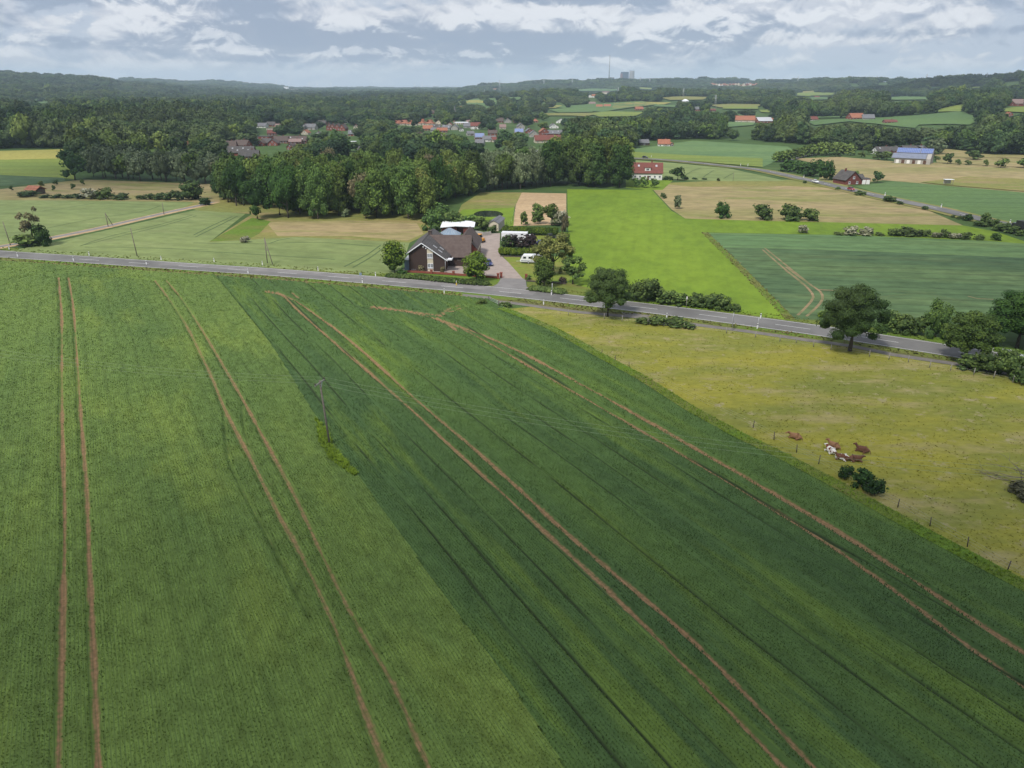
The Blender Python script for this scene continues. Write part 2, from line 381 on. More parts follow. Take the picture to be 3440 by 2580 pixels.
M['r_grey'] = roofmat('grey tiles', (.14, .14, .15), (.17, .17, .18), .8)
M['r_pink'] = roofmat('faded tiles', (.22, .15, .14), (.26, .18, .16), .8)
M['r_metal'] = simple('light metal roof', (.46, .47, .50), .4, .08, 1, .5)
M['r_white'] = simple('white sheet roof', (.78, .80, .84), .5, .05, .6)
m, t, b = newmat('solar', .25, .6)
g = t.node('ShaderNodeTexCoord').outputs['Object']; x, y, z = t.sep(g)
def grid(v, per, w): return t.mapr(t.math('ABSOLUTE', t.math('SUBTRACT', t.math('FRACT', t.math('DIVIDE', v, per)), .5)), .5 - w, .5, 0, 1)
k = t.math('MAXIMUM', grid(x, 1.0, .09), grid(z, .8, .1))
t.put(b.inputs['Base Color'], t.mix(k, (.075, .125, .33), (.38, .42, .52))); M['solar'] = m
M['glass'] = simple('window glass', (.035, .04, .05), .12, .1, 1, .6)
M['glassroof'] = simple('polycarbonate', (.20, .265, .34), .35, .12, .6, .5)
M['door'] = simple('brown door', (.10, .05, .03), .6, .1)
M['wood'] = simple('weathered wood', (.17, .14, .12), .9, .2, 4)
M['wooddark'] = simple('dark wood', (.08, .062, .055), .9, .2, 4)
M['postgrey'] = simple('grey post', (.26, .24, .22), .9, .2, 8)
M['metal'] = simple('galvanised metal', (.45, .46, .48), .45, .08, 2, .5, .4)
M['wire'] = simple('wire', (.26, .33, .20), .6, .05)
M['tyre'] = simple('rubber', (.02, .02, .02), .8, .1)
M['carglass'] = simple('car glass', (.02, .025, .035), .1, .05, 1, .6)
for n, c in dict(white=(.75, .76, .78), red=(.28, .02, .05), black=(.02, .02, .028), blue=(.02, .03, .12), silver=(.5, .52, .55), yellow=(.70, .30, .02)).items():
    M['p_' + n] = simple(n + ' paint', c, .3, .03, 1, .6)
M['plastic'] = simple('white plastic', (.8, .8, .8), .5, .03)
M['blackband'] = simple('black band', (.03, .03, .03), .5, .03)
M['yellowband'] = simple('yellow plastic', (.65, .45, .02), .5, .03)
M['bark'] = simple('bark', (.075, .06, .048), .95, .25, 3, bump=.5)
M['deadwood'] = simple('dead wood', (.19, .16, .14), .95, .25, 3)
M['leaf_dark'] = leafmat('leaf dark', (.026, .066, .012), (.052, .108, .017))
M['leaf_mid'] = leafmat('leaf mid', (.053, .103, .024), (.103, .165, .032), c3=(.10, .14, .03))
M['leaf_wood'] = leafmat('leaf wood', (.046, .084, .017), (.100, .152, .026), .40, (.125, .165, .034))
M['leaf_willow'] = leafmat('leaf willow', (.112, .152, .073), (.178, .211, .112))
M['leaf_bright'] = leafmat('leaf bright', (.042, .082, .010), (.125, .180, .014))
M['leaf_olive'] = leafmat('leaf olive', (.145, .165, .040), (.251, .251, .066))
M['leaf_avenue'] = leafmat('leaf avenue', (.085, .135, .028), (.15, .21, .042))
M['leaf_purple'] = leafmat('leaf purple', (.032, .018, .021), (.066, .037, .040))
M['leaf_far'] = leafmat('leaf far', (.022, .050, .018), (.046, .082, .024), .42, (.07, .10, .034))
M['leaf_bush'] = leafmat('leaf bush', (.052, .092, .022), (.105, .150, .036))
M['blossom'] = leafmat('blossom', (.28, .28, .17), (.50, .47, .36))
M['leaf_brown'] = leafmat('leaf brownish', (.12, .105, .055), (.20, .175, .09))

# ------------------------------------------------------------------ ground
def make_terrain():
    ang = np.linspace(-R(62), R(62), 200)
    rad = np.concatenate([np.linspace(0, 420, 8), np.linspace(450, 3000, 100), np.geomspace(3050, 13000, 70)])
    A, Q = np.meshgrid(ang, rad); X = Q * np.sin(A); Y = Q * np.cos(A) - 30
    Z = terr(X, Y); V = np.stack([X, Y, Z - .02], -1).reshape(-1, 3)
    n, m_ = A.shape; i = np.arange(n - 1)[:, None] * m_ + np.arange(m_ - 1)[None]
    Fc = np.stack([i, i + 1, i + m_ + 1, i + m_], -1).reshape(-1, 4)[:, ::-1]
    o = link('ground', np_mesh('ground', V, Fc, M['land'], smooth=True)); tag(o, kind='structure')
make_terrain()
def flat(name, pts, mat, z=.004, kind='structure', label=None):
    """a sheet laid over the ground, draped where the land rises"""
    mb = bmesh.new(); vs = [mb.verts.new((p[0], p[1], 0)) for p in pts]; mb.faces.new(vs)
    bmesh.ops.triangulate(mb, faces=mb.faces[:])
    far = max(math.hypot(p[0], p[1]) for p in pts)
    if far > 430:
        for _ in range(6):
            es = [e for e in mb.edges if e.calc_length() > max(15, .02 * (e.verts[0].co + e.verts[1].co).length / 2)]
            if not es: break
            bmesh.ops.subdivide_edges(mb, edges=es, cuts=1); bmesh.ops.triangulate(mb, faces=mb.faces[:])
    for v in mb.verts:
        d = v.co.to_2d().length; v.co.z = float(terr(v.co.x, v.co.y)) + z + (max(0, d - 430) * .0012)
    bmesh.ops.recalc_face_normals(mb, faces=mb.faces[:])
    if mb.faces[:] and sum(f.normal.z for f in mb.faces) < 0: bmesh.ops.reverse_faces(mb, faces=mb.faces[:])
    me = bpy.data.meshes.new(name); mb.to_mesh(me); mb.free(); o = link(name, me, M[mat]); tag(o, label, kind=kind); return o
def smoothline(pts, step=4.0):
    P = [Vector(p) for p in pts]; out = []
    for i in range(len(P) - 1):
        a, b, c, d = P[max(i - 1, 0)], P[i], P[i + 1], P[min(i + 2, len(P) - 1)]
        n = max(1, int((c - b).length / step))
        for k in range(n):
            t = k / n; out.append(.5 * ((2 * b) + (c - a) * t + (2 * a - 5 * b + 4 * c - d) * t * t + (3 * b - a - 3 * c + d) * t ** 3))
    out.append(P[-1]); return out
def offs(line, d):
    out = []
    for i, p in enumerate(line):
        q = line[min(i + 1, len(line) - 1)] - line[max(i - 1, 0)]; q.z = 0; q.normalize(); out.append(Vector((p.x - q.y * d, p.y + q.x * d, 0)))
    return out
def ribbon(name, line, d0, d1, mat, z, kind='structure', parent=None, s0=None, s1=None):
    A, B = offs(line, d0), offs(line, d1); V = []
    for a, b in zip(A, B):
        for p in (a, b): V.append((p.x, p.y, float(terr(p.x, p.y)) + z + max(0, math.hypot(p.x, p.y) - 430) * .0012))
    Fc = [(2 * i, 2 * i + 2, 2 * i + 3, 2 * i + 1) for i in range(len(A) - 1)]
    if d1 > d0: pass
    me = np_mesh(name, V, Fc, M[mat]); o = link(name, me, None, parent)
    if kind: tag(o, kind=kind)
    return o

# fields behind the road (laid from the survey frames)
ks = lambda pts: GG('k', pts)
flat('field', ks([(-60, 543), (30, 540), (112, 524), (430, 452), (530, 462), (452, 523), (640, 512), (885, 524), (860, 597), (600, 579), (300, 560), (-60, 537)]), 'pale', .006)
flat('meadow', ks([(400, 447), (440, 425), (700, 440), (960, 440), (930, 476), (925, 505), (885, 524), (640, 512), (452, 523), (545, 462), (430, 455)]), 'tangreen', .010)
flat('meadow', ks([(575, 480), (750, 476), (900, 482), (915, 505), (880, 520), (760, 510), (600, 510)]), 'tan', .014)
flat('grass', ks([(545, 470), (585, 478), (560, 505), (540, 515), (470, 521), (453, 521)]), 'verge', .018)
flat('field', ks([(-80, 432), (140, 433), (440, 437), (425, 443), (112, 515), (30, 531), (-80, 536)]), 'pale', .006)
flat('meadow', ks([(-80, 420), (60, 403), (180, 388), (470, 398), (475, 437), (140, 433), (-80, 432)]), 'tan', .012)
flat('field', ks([(-80, 375), (0, 376), (140, 384), (142, 392), (30, 405), (-80, 416)]), 'bluecrop', .02)
flat('field', ks([(-80, 347), (0, 346), (165, 338), (160, 388), (130, 384), (-80, 375)]), 'ygreen', .03)
flat('field', ks([(-80, 329), (0, 327), (180, 322), (165, 342), (-80, 348)]), 'yellow', .04)
flat('field', GG('c', [(1500, 345), (2060, 330), (2062, 0), (1590, -10), (1520, 130)]), 'strawfield', .008)
flat('meadow', GG('c', [(900, 230), (1000, 170), (1500, 165), (1590, -10), (1150, -10), (950, 120)]), 'tangreen', .012)
flat('lawn', GG('c', [(880, 260), (960, 170), (1510, 150), (1500, 345), (1360, 345), (1200, 300)]), 'lush', .016)
flat('field', ks([(1225, 409), (1408, 410), (1450, 455), (1480, 472), (1640, 477), (2080, 487), (2150, 500), (2230, 527), (2130, 522), (1830, 508), (1520, 502), (1600, 585), (1705, 692), (1600, 677), (1290, 643), (1225, 615), (1228, 520)]), 'lush', .010)
flat('meadow', ks([(1405, 398), (1560, 390), (1720, 388), (1850, 410), (1990, 448), (2080, 487), (1640, 477), (1480, 472), (1450, 452), (1410, 409)]), 'tan', .014)
flat('meadow', ks([(1420, 396), (1560, 390), (1720, 388), (1840, 408), (1700, 402), (1500, 404)]), 'tangreen', .018)
flat('field', ks([(1525, 503), (1830, 508), (2130, 520), (2280, 532), (2280, 560), (1770, 539), (1552, 534)]), 'bluecrop2', .014)
flat('field', ks([(1552, 534), (1770, 539), (2280, 560), (2280, 715), (1900, 693), (1708, 690), (1650, 630), (1598, 580)]), 'bluecrop', .018)
flat('field', GG('e', [(640, 485), (1000, 440), (1200, 455), (2300, 550), (2300, 880), (1500, 690), (900, 562)]), 'fgreen', .02)
flat('meadow', GG('e', [(60, 230), (500, 215), (1000, 258), (1400, 270), (2300, 322), (2300, 552), (1200, 455), (900, 430), (560, 480), (300, 430), (380, 300)]), 'tan', .03)
flat('meadow', GG('e', [(1250, 452), (1700, 400), (2300, 430), (2300, 545), (1500, 480)]), 'tangreen', .3)
flat('meadow', GG('e', [(1380, 192), (2300, 212), (2300, 322), (1400, 270)]), 'tan', .25)
flat('field', GG('d', [(560, 152), (1180, 66), (2060, 120), (2140, 170), (1830, 310), (1200, 255), (650, 222)]), 'bluecrop2', .03)
flat('field', GG('d', [(600, 170), (1100, 200), (1830, 232), (1830, 312), (1200, 258), (640, 224)]), 'ygreen', .3)
flat('field', GG('d', [(640, 245), (1000, 272), (1500, 318), (2050, 436), (1500, 440), (920, 424), (700, 330)]), 'pale', .05)
flat('meadow', GG('d', [(560, 420), (700, 430), (1000, 430), (900, 520), (780, 522), (560, 500)]), 'lush', .02)
flat('forecourt', GG('c', [(330, 895), (330, 838), (640, 838), (990, 870), (1340, 905), (1370, 905), (1640, 912), (1350, 640), (1360, 420), (1180, 430), (1100, 700), (1000, 740), (780, 740), (330, 800)]), 'paving', .012)
flat('lawn', GG('c', [(1390, 668), (2110, 670), (2100, 930), (1620, 925)]), 'lawn', .016)
flat('lawn', GG('c', [(1700, 445), (2000, 445), (2060, 560), (1740, 590)]), 'lawn', .016)
flat('driveway', GG('c', [(1370, 900), (1630, 905), (1640, 990), (1790, 1075), (1230, 1015), (1330, 960)]), 'asphalt_old', .020)
flat('verge', GG('c', [(-200, 860), (330, 842), (1000, 880), (1380, 905), (1320, 960), (1240, 1000), (300, 930), (-200, 880)]), 'verge', .013)
flat('verge', GG('c', [(1640, 940), (2100, 950), (2500, 1060), (2400, 1130), (1820, 1078), (1650, 990)]), 'verge', .013)
def ellipse_px(fr, cx, cy, rx, ry, n=28, wob=.08):
    return [G(fr, cx + rx * math.cos(a) * (1 + wob * math.sin(3 * a)), cy + ry * math.sin(a) * (1 + wob * math.cos(2 * a))) for a in [2 * math.pi * i / n for i in range(n)]]
wm, t, b = newmat('water', .06, .5); t.put(b.inputs['Base Color'], (.02, .028, .022))
bp = t.node('ShaderNodeBump'); bp.inputs['Strength'].default_value = .06; t.put(bp.inputs['Height'], t.noise(t.node('ShaderNodeNewGeometry').outputs['Position'], 1.5, 3)); t.l.new(bp.outputs[0], b.inputs['Normal'])
M['water'] = wm
flat('pond', ellipse_px('c', 1235, 216, 155, 36), 'water', .03)
flat('pond', ellipse_px('c', 1290, 298, 80, 22), 'water', .03)

# ------------------------------------------------------------------ roads
top = GG('k', [(-90, 536), (0, 542), (150, 552), (300, 562.5), (450, 572), (600, 582), (800, 597), (1000, 613.5), (1150, 628.5), (1300, 645), (1450, 662), (1600, 681), (1750, 701), (1900, 723), (2070, 748), (2250, 776)])
bot = GG('k', [(-90, 546), (0, 555), (150, 565), (300, 575), (450, 585.5), (600, 595.5), (800, 612.5), (1000, 631), (1150, 646), (1300, 664), (1450, 682), (1600, 701.5), (1750, 722), (1900, 745), (2070, 773), (2250, 803)])
road = smoothline([(a + b_) / 2 for a, b_ in zip(top, bot)], 3.0)
ribbon('verge', road, -8.5, 8.0, 'verge', .002)
ribbon('verge', road, -8.2, -6.4, 'verge_dry', .022)
ribbon('road', road, -3.9, 3.9, 'asphalt', .040)
for d in (-3.55, 3.45): ribbon('road_marking', road, d - .08, d + .08, 'line', .046)
def dashes(line, n_on, n_off, z, w=.08, start=0):
    V, Fc = [], []; i = start
    A, B = offs(line, -w), offs(line, w)
    while i + n_on < len(line):
        for k in range(i, i + n_on):
            j = len(V)
            for p in (A[k], A[k + 1], B[k + 1], B[k]): V.append((p.x, p.y, float(terr(p.x, p.y)) + z + max(0, math.hypot(p.x, p.y) - 430) * .0012))
            Fc.append((j, j + 1, j + 2, j + 3))
        i += n_on + n_off
    o = link('road_marking', np_mesh('road_marking', V, Fc, M['line'])); tag(o, kind='structure')
dashes(road, 2, 3, .046, start=14)
patch = [p for p in road if -100 < p.x < 6]
ribbon('road_patch', patch, -.2, 3.3, 'asphalt_old', .043)
cyc = smoothline(GG('c', [(1200, 1135), (1500, 1165), (1900, 1220), (2212, 1262)]) + GG('f', [(600, 590), (1200, 665), (1700, 730), (2212, 805)]) + GG('g', [(600, 862), (1000, 945), (1600, 1035), (2100, 1130)]), 4)
ribbon('cycle_path', cyc, -.9, .9, 'path', .03)
flat('verge', GG('c', [(960, 1065), (1260, 1095), (1250, 1140), (1010, 1140), (960, 1095)]), 'path', .032)
flat('verge', GG('f', [(500, 548), (800, 580), (720, 605), (600, 600)]), 'path', .034)
far_road = smoothline(GG('d', [(560, 226), (650, 231), (1000, 252), (1500, 304), (1800, 338), (2212, 424)]) + GG('e', [(250, 440), (550, 512), (900, 592), (1400, 698), (1800, 795), (2100, 856), (2400, 915)]), 6)
ribbon('road', far_road, -3.6, 3.6, 'asphalt', .35)
ribbon('verge', far_road, -6.5, 6.5, 'tangreen', .2)
dashes(far_road, 1, 2, .42, w=.15)
lane = smoothline(GG('a', [(-100, 1215), (0, 1195), (180, 1165), (400, 1130), (530, 1105), (1000, 1010), (1500, 895), (1900, 805), (2150, 752), (2260, 720)]), 5)
ribbon('lane', lane, -3.6, 2.2, 'strawfield', .016)
ribbon('lane', lane, -1.3, 1.3, 'asphalt_old', .024)
av = smoothline(GG('e', [(-60, 262), (60, 240), (200, 205), (290, 192), (420, 190)]), 6)
ribbon('lane', av, -1.5, 1.5, 'asphalt_old', .3)

for fr, pts in [('a', [(850, 1190), (1150, 1090), (1700, 960), (2040, 862)]), ('a', [(900, 1178), (1250, 1092), (1750, 970), (2085, 868)]), ('a', [(500, 1000), (1000, 900), (1500, 825), (1700, 762)]), ('a', [(0, 855), (600, 800), (1000, 735)]), ('a', [(900, 1203), (1300, 1203), (2212, 1232)]),
                ('b', [(0, 1075), (200, 972), (410, 878)]), ('b', [(20, 1095), (300, 958), (470, 872)]), ('b', [(0, 1240), (800, 1287), (1500, 1332)]), ('b', [(0, 1157), (600, 1167), (1300, 1150), (1900, 1192)]), ('b', [(1600, 1410), (1830, 1290), (1990, 1178)]), ('b', [(1690, 1420), (1880, 1310), (2040, 1192)]), ('b', [(800, 1165), (900, 1130), (1020, 1108)]),
                ('d', [(1280, 402), (1330, 368), (1375, 342)]), ('d', [(1470, 416), (1520, 385), (1560, 366)]), ('d', [(1110, 388), (1180, 345), (1260, 318)]),
                ('e', [(0, 1140), (1100, 1172), (2212, 1228)]), ('e', [(0, 1130), (1100, 1160), (2212, 1215)]), ('e', [(0, 965), (1000, 990), (2212, 1045)]), ('g', [(0, 200), (1100, 235), (2212, 290)]), ('g', [(350, 345), (900, 352), (1400, 370)]), ('g', [(850, 410), (1300, 380), (1700, 470)])]:
    TRZ = globals().get('TRZ', .020) + .0005; ribbon('tramline', smoothline(GG(fr, pts), 4), -.28, .28, 'tramline', TRZ if fr != 'd' else .12 + TRZ)
for fr, pts in [('d', [(1830, 1075), (1960, 1190), (2090, 1300), (2212, 1400)]), ('d', [(1850, 1060), (2000, 1180), (2130, 1285), (2300, 1420)]), ('g', [(0, 165), (120, 250), (215, 340), (255, 410), (200, 490), (108, 580)]), ('g', [(0, 130), (100, 205), (220, 290), (320, 360), (340, 430), (280, 510), (190, 590)]), ('g', [(300, 342), (400, 346), (600, 352)]), ('g', [(1690, 402), (1780, 425), (1930, 432)])]:
    RUTZ = globals().get('RUTZ', .030) + .004; ribbon('rut', smoothline(GG(fr, pts), 3), -.30, .30, 'rut', RUTZ)

# ------------------------------------------------------------------ foreground crops
def poly_in(P, X, Y):
    P = np.asarray([(p[0], p[1]) for p in P]); r = np.zeros(X.shape, bool); j = len(P) - 1
    for i in range(len(P)):
        xi, yi, xj, yj = P[i, 0], P[i, 1], P[j, 0], P[j, 1]
        c = ((yi > Y) != (yj > Y)) & (X < (xj - xi) * (Y - yi) / (yj - yi + 1e-12) + xi); r ^= c; j = i
    return r
def dist_line(L, X, Y):
    d = np.full(X.shape, 1e9)
    for a, b_ in zip(L, L[1:]):
        vx, vy = b_[0] - a[0], b_[1] - a[1]; t = np.clip(((X - a[0]) * vx + (Y - a[1]) * vy) / (vx * vx + vy * vy + 1e-9), 0, 1)
        d = np.minimum(d, np.hypot(X - a[0] - vx * t, Y - a[1] - vy * t))
    return d
def wob(X, Y, s): return np.sin(X / s + 1.7 * np.sin(Y / (s * 1.3))) * np.sin(Y / s * .8 + 1.1 * np.sin(X / (s * .7) + 2))
def ext(line, n=14):   # carry a track on past the lower edge of the frame
    a, b_ = line[-2], line[-1]; d = (b_ - a).normalized(); return line + [b_ + d * n]
TR = {}
TR['L1'] = [ext(smoothline(GG('k', [(127, 602), (131, 650), (134, 700), (134, 850), (137, 1000), (141, 1150), (137, 1300), (133, 1500), (126, 1659)]), 5)), 0.27]
TR['L2'] = [ext(smoothline(GG('k', [(148, 602), (158, 660), (165, 750), (175, 900), (187, 1050), (195, 1250), (205, 1450), (213, 1659)]), 5)), 0.27]
TR['A1'] = [ext(smoothline(GG('k', [(335, 608), (360, 640), (400, 700), (450, 800), (488, 890), (545, 1000), (600, 1110), (640, 1180), (720, 1350), (830, 1659)]), 5)), 0.31]
TR['A2'] = [ext(smoothline(GG('k', [(360, 608), (395, 650), (440, 720), (505, 830), (560, 930), (640, 1080), (700, 1210), (770, 1350), (850, 1480), (925, 1659)]), 5)), 0.28]
TR['A3'] = [smoothline(GG('k', [(485, 880), (490, 960), (500, 1010), (540, 1090), (600, 1200), (665, 1330)]), 5), .12]
TR['A4'] = [smoothline(GG('k', [(525, 880), (530, 940), (560, 1010), (620, 1100)]), 5), .10]
TR['B1'] = [ext(smoothline(GG('k', [(575, 632), (610, 640), (640, 668), (700, 722), (850, 852), (1000, 990), (1200, 1172), (1400, 1362), (1690, 1659)]), 5)), 0.30]
TR['B2'] = [ext(smoothline(GG('k', [(600, 633), (640, 652), (680, 680), (760, 740), (900, 866), (1050, 994), (1250, 1177), (1500, 1390), (1755, 1659)]), 5)), 0.33]
TR['C1'] = [ext(smoothline(GG('k', [(800, 668), (870, 674), (935, 688), (985, 705), (1060, 745), (1200, 826), (1500, 1000), (1800, 1185), (2100, 1405), (2230, 1500)]), 5)), 0.30]
TR['C2'] = [ext(smoothline(GG('k', [(1005, 665), (960, 680), (945, 690), (1010, 712), (1130, 765), (1320, 868), (1500, 970), (1800, 1145), (2100, 1340), (2240, 1432)]), 5)), 0.36]
TR['HA'] = [smoothline(GG('u', [(-60, 225), (100, 195), (300, 165), (650, 155), (900, 178), (1150, 212), (1330, 235)]), 4), .30]
TR['HB'] = [smoothline(GG('u', [(-60, 120), (200, 140), (450, 165), (650, 180), (900, 192), (1140, 215)]), 4), .22]
TR['H5'] = [smoothline(GG('t', [(240, 330), (420, 345), (620, 385), (760, 410)]), 4), .25]
TR['H6'] = [smoothline(GG('t', [(250, 380), (380, 430), (520, 395), (640, 405), (800, 420)]), 4), .25]
TR['H1'] = [smoothline(GG('t', [(780, 405), (950, 425), (1150, 455), (1270, 470), (1350, 420), (1420, 400)]), 3), .55]
TR['H2'] = [smoothline(GG('t', [(0, 290), (80, 305), (150, 345), (230, 340), (180, 300)]), 3), .35]
TR['H3'] = [smoothline(GG('t', [(1230, 490), (1330, 530), (1400, 580), (1340, 520), (1470, 575)]), 3), .45]
TR['H4'] = [smoothline(GG('t', [(1300, 460), (1380, 440), (1475, 405)]), 3), .4]
TAMT = {'HA': 0, 'HB': 0, 'H5': 0, 'H6': 0, 'A3': .3, 'A4': .3, 'C1': 1.0, 'C2': 1.25, 'A1': .72, 'A2': .76}
def trackdepth(X, Y, keys):
    """0 in the crop .. 1 on the bare wheel mark; faint: pressed-down strip without bare soil"""
    bare = np.zeros(X.shape); press = np.zeros(X.shape)
    for k in keys:
        L, w = TR[k]; lo = np.array([(p.x, p.y) for p in L]); c = (X > lo[:, 0].min() - 3) & (X < lo[:, 0].max() + 3) & (Y > lo[:, 1].min() - 3) & (Y < lo[:, 1].max() + 3)
        d = np.full(X.shape, 1e9); d[c] = dist_line(L, X[c], Y[c])
        ww = w * (1 + .32 * wob(X, Y, 5.0) + .28 * wob(X, Y, 1.1)); bare = np.maximum(bare, TAMT.get(k, 1) * np.clip(.86 + .34 * wob(X + 40, Y, 11.0), 0, 1) * np.clip(1.35 - d / np.maximum(ww, .05), 0, 1)); press = np.maximum(press, np.clip(1.6 - d / (ww + .12), 0, 1))
    return bare, press
def crop(label, poly, keys, mat, zc=.42, seam=(), dens=1.0, bmul=1.0, mathead=None, name='crop_field'):
    P = np.array([(p[0], p[1]) for p in poly]); S = P @ np.array(ACR[:2]); T = P @ np.array(ROW[:2])
    ss = np.arange(S.min(), S.max(), .22); tt = np.arange(T.min(), T.max(), 1.1)
    SS, TT = np.meshgrid(ss, tt); X = SS * ACR.x + TT * ROW.x; Y = SS * ACR.y + TT * ROW.y
    bare, press = trackdepth(X, Y, keys)
    # drill gaps: narrow furrows along the rows
    fur = np.zeros(X.shape)
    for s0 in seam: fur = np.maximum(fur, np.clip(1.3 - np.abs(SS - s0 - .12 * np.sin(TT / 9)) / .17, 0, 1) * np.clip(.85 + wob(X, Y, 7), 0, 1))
    Z = zc * (1 - np.clip(np.maximum(bare, press * .85), 0, 1)) * (1 - .85 * fur) + .03 + .03 * wob(X, Y, 1.3) * (1 - bare)
    n, m_ = X.shape; i = np.arange(n - 1)[:, None] * m_ + np.arange(m_ - 1)[None]
    cx, cy = (X[:-1, :-1] + X[1:, 1:]) / 2, (Y[:-1, :-1] + Y[1:, 1:]) / 2
    keep = poly_in(poly, cx, cy)
    Fc = np.stack([i, i + 1, i + m_ + 1, i + m_], -1)[keep]
    used = np.unique(Fc); rem = np.full(X.size, -1); rem[used] = np.arange(len(used)); Fc = rem[Fc]
    V = np.stack([X, Y, Z], -1).reshape(-1, 3)[used]
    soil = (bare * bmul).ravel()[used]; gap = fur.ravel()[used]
    # tufts of blades standing in rows above the lower canopy
    rows = np.arange(S.min(), S.max(), .31); al = np.arange(T.min(), T.max(), .18)
    s2, t2 = np.meshgrid(rows, al); s2 = s2.ravel() + rng.normal(0, .055, s2.size); t2 = t2.ravel() + rng.uniform(-.12, .12, t2.size)
    x2 = s2 * ACR.x + t2 * ROW.x; y2 = s2 * ACR.y + t2 * ROW.y; D = np.hypot(x2, y2)
    pr = np.clip((72 / D) ** 1.5, .10, 1) * dens; c = (rng.random(x2.size) < pr); x2, y2, s2, t2, D, pr = (q[c] for q in (x2, y2, s2, t2, D, pr))
    c = poly_in(poly, x2, y2) & (np.abs(x2) < y2 * .80 + 14); x2, y2, s2, t2, D, pr = (q[c] for q in (x2, y2, s2, t2, D, pr))
    b2, p2 = trackdepth(x2, y2, keys); c = (b2 < .25) & (rng.random(x2.size) > p2 * .9)
    for s0 in seam: c &= (np.abs(s2 - s0 - .12 * np.sin(t2 / 9)) > .18)
    x2, y2, D, pr = x2[c], y2[c], D[c], pr[c]; N = len(x2); nb = 3
    wd = .055 / np.sqrt(pr) * rng.uniform(.7, 1.3, N)
    verts = np.zeros((N, nb, 3, 3)); base_r = rng.random(N)
    for k in range(nb):
        a = rng.uniform(0, 2 * math.pi, N); h = rng.uniform(.14, .27, N); lean = rng.uniform(.03, .13, N)
        px, py = np.cos(a), np.sin(a)
        verts[:, k, 0] = np.stack([x2 - py * wd, y2 + px * wd, np.full(N, zc - .05)], -1)
        verts[:, k, 1] = np.stack([x2 + py * wd, y2 - px * wd, np.full(N, zc - .05)], -1)
        verts[:, k, 2] = np.stack([x2 + px * lean, y2 + py * lean, zc - .05 + h], -1)
    tv = verts.reshape(-1, 3); tf = np.arange(len(tv)).reshape(-1, 3) + 0
    rn = np.repeat(np.clip(base_r + 0, 0, 1), nb * 3)
    # lower canopy and tufts in one mesh (quads split to triangles)
    q = np.concatenate([Fc[:, [0, 1, 2]], Fc[:, [0, 2, 3]]]); q = q[:, ::-1]
    VV = np.concatenate([V, tv]); FF = np.concatenate([q, tf + len(V)])
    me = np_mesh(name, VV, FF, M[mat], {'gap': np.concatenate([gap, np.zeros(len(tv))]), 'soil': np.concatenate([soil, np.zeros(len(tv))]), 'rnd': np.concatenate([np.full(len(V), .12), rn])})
    o = link(name, me); tag(o, kind='structure' if False else 'stuff', label=label, cat='crop'); return N
bound = GG('k', [(455, 596), (480, 615), (580, 740), (680, 900), (750, 1000), (880, 1180), (1000, 1350), (1100, 1480), (1215, 1659)])
bound = bound[:1] + smoothline(bound[1:], 6); bound = ext(bound, 16)
fence_line = smoothline(GG('k', [(1090, 668), (1200, 712), (1300, 768), (1400, 822), (1500, 885), (1600, 940), (1700, 988), (1800, 1040), (1900, 1095), (2000, 1150), (2212, 1262), (2330, 1325)]), 6)
edge_off = offs(road, -8.6)
e_left = [p for p in edge_off if p.x < bound[0].x]; e_right = [p for p in edge_off if bound[0].x <= p.x < -3]
polyA = e_left + bound + [Vector((-60, 22, 0)), Vector((-190, 120, 0)), Vector((-200, 225, 0))]
polyB = e_right + fence_line + [Vector((60, 20, 0))] + bound[::-1]
sA = [float(p.dot(ACR)) for p in (G('k', 1000, 1100),)]
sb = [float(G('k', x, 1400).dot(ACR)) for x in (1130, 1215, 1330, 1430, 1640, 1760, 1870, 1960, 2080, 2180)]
sa = [float(G('k', x, 1300).dot(ACR)) for x in (30, 90, 330, 480, 560, 850)]
nA = crop('light green wheat field with curving wheel tracks, left of the seam', polyA, ['L1', 'L2', 'A1', 'A2', 'A3', 'A4', 'HA', 'HB'], 'wheatA', seam=sa[:0])
headB = [float(q) for q in (0,)]
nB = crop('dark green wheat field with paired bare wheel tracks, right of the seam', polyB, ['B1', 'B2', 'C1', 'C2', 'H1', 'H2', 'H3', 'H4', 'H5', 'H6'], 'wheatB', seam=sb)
print('tufts', nA, nB)

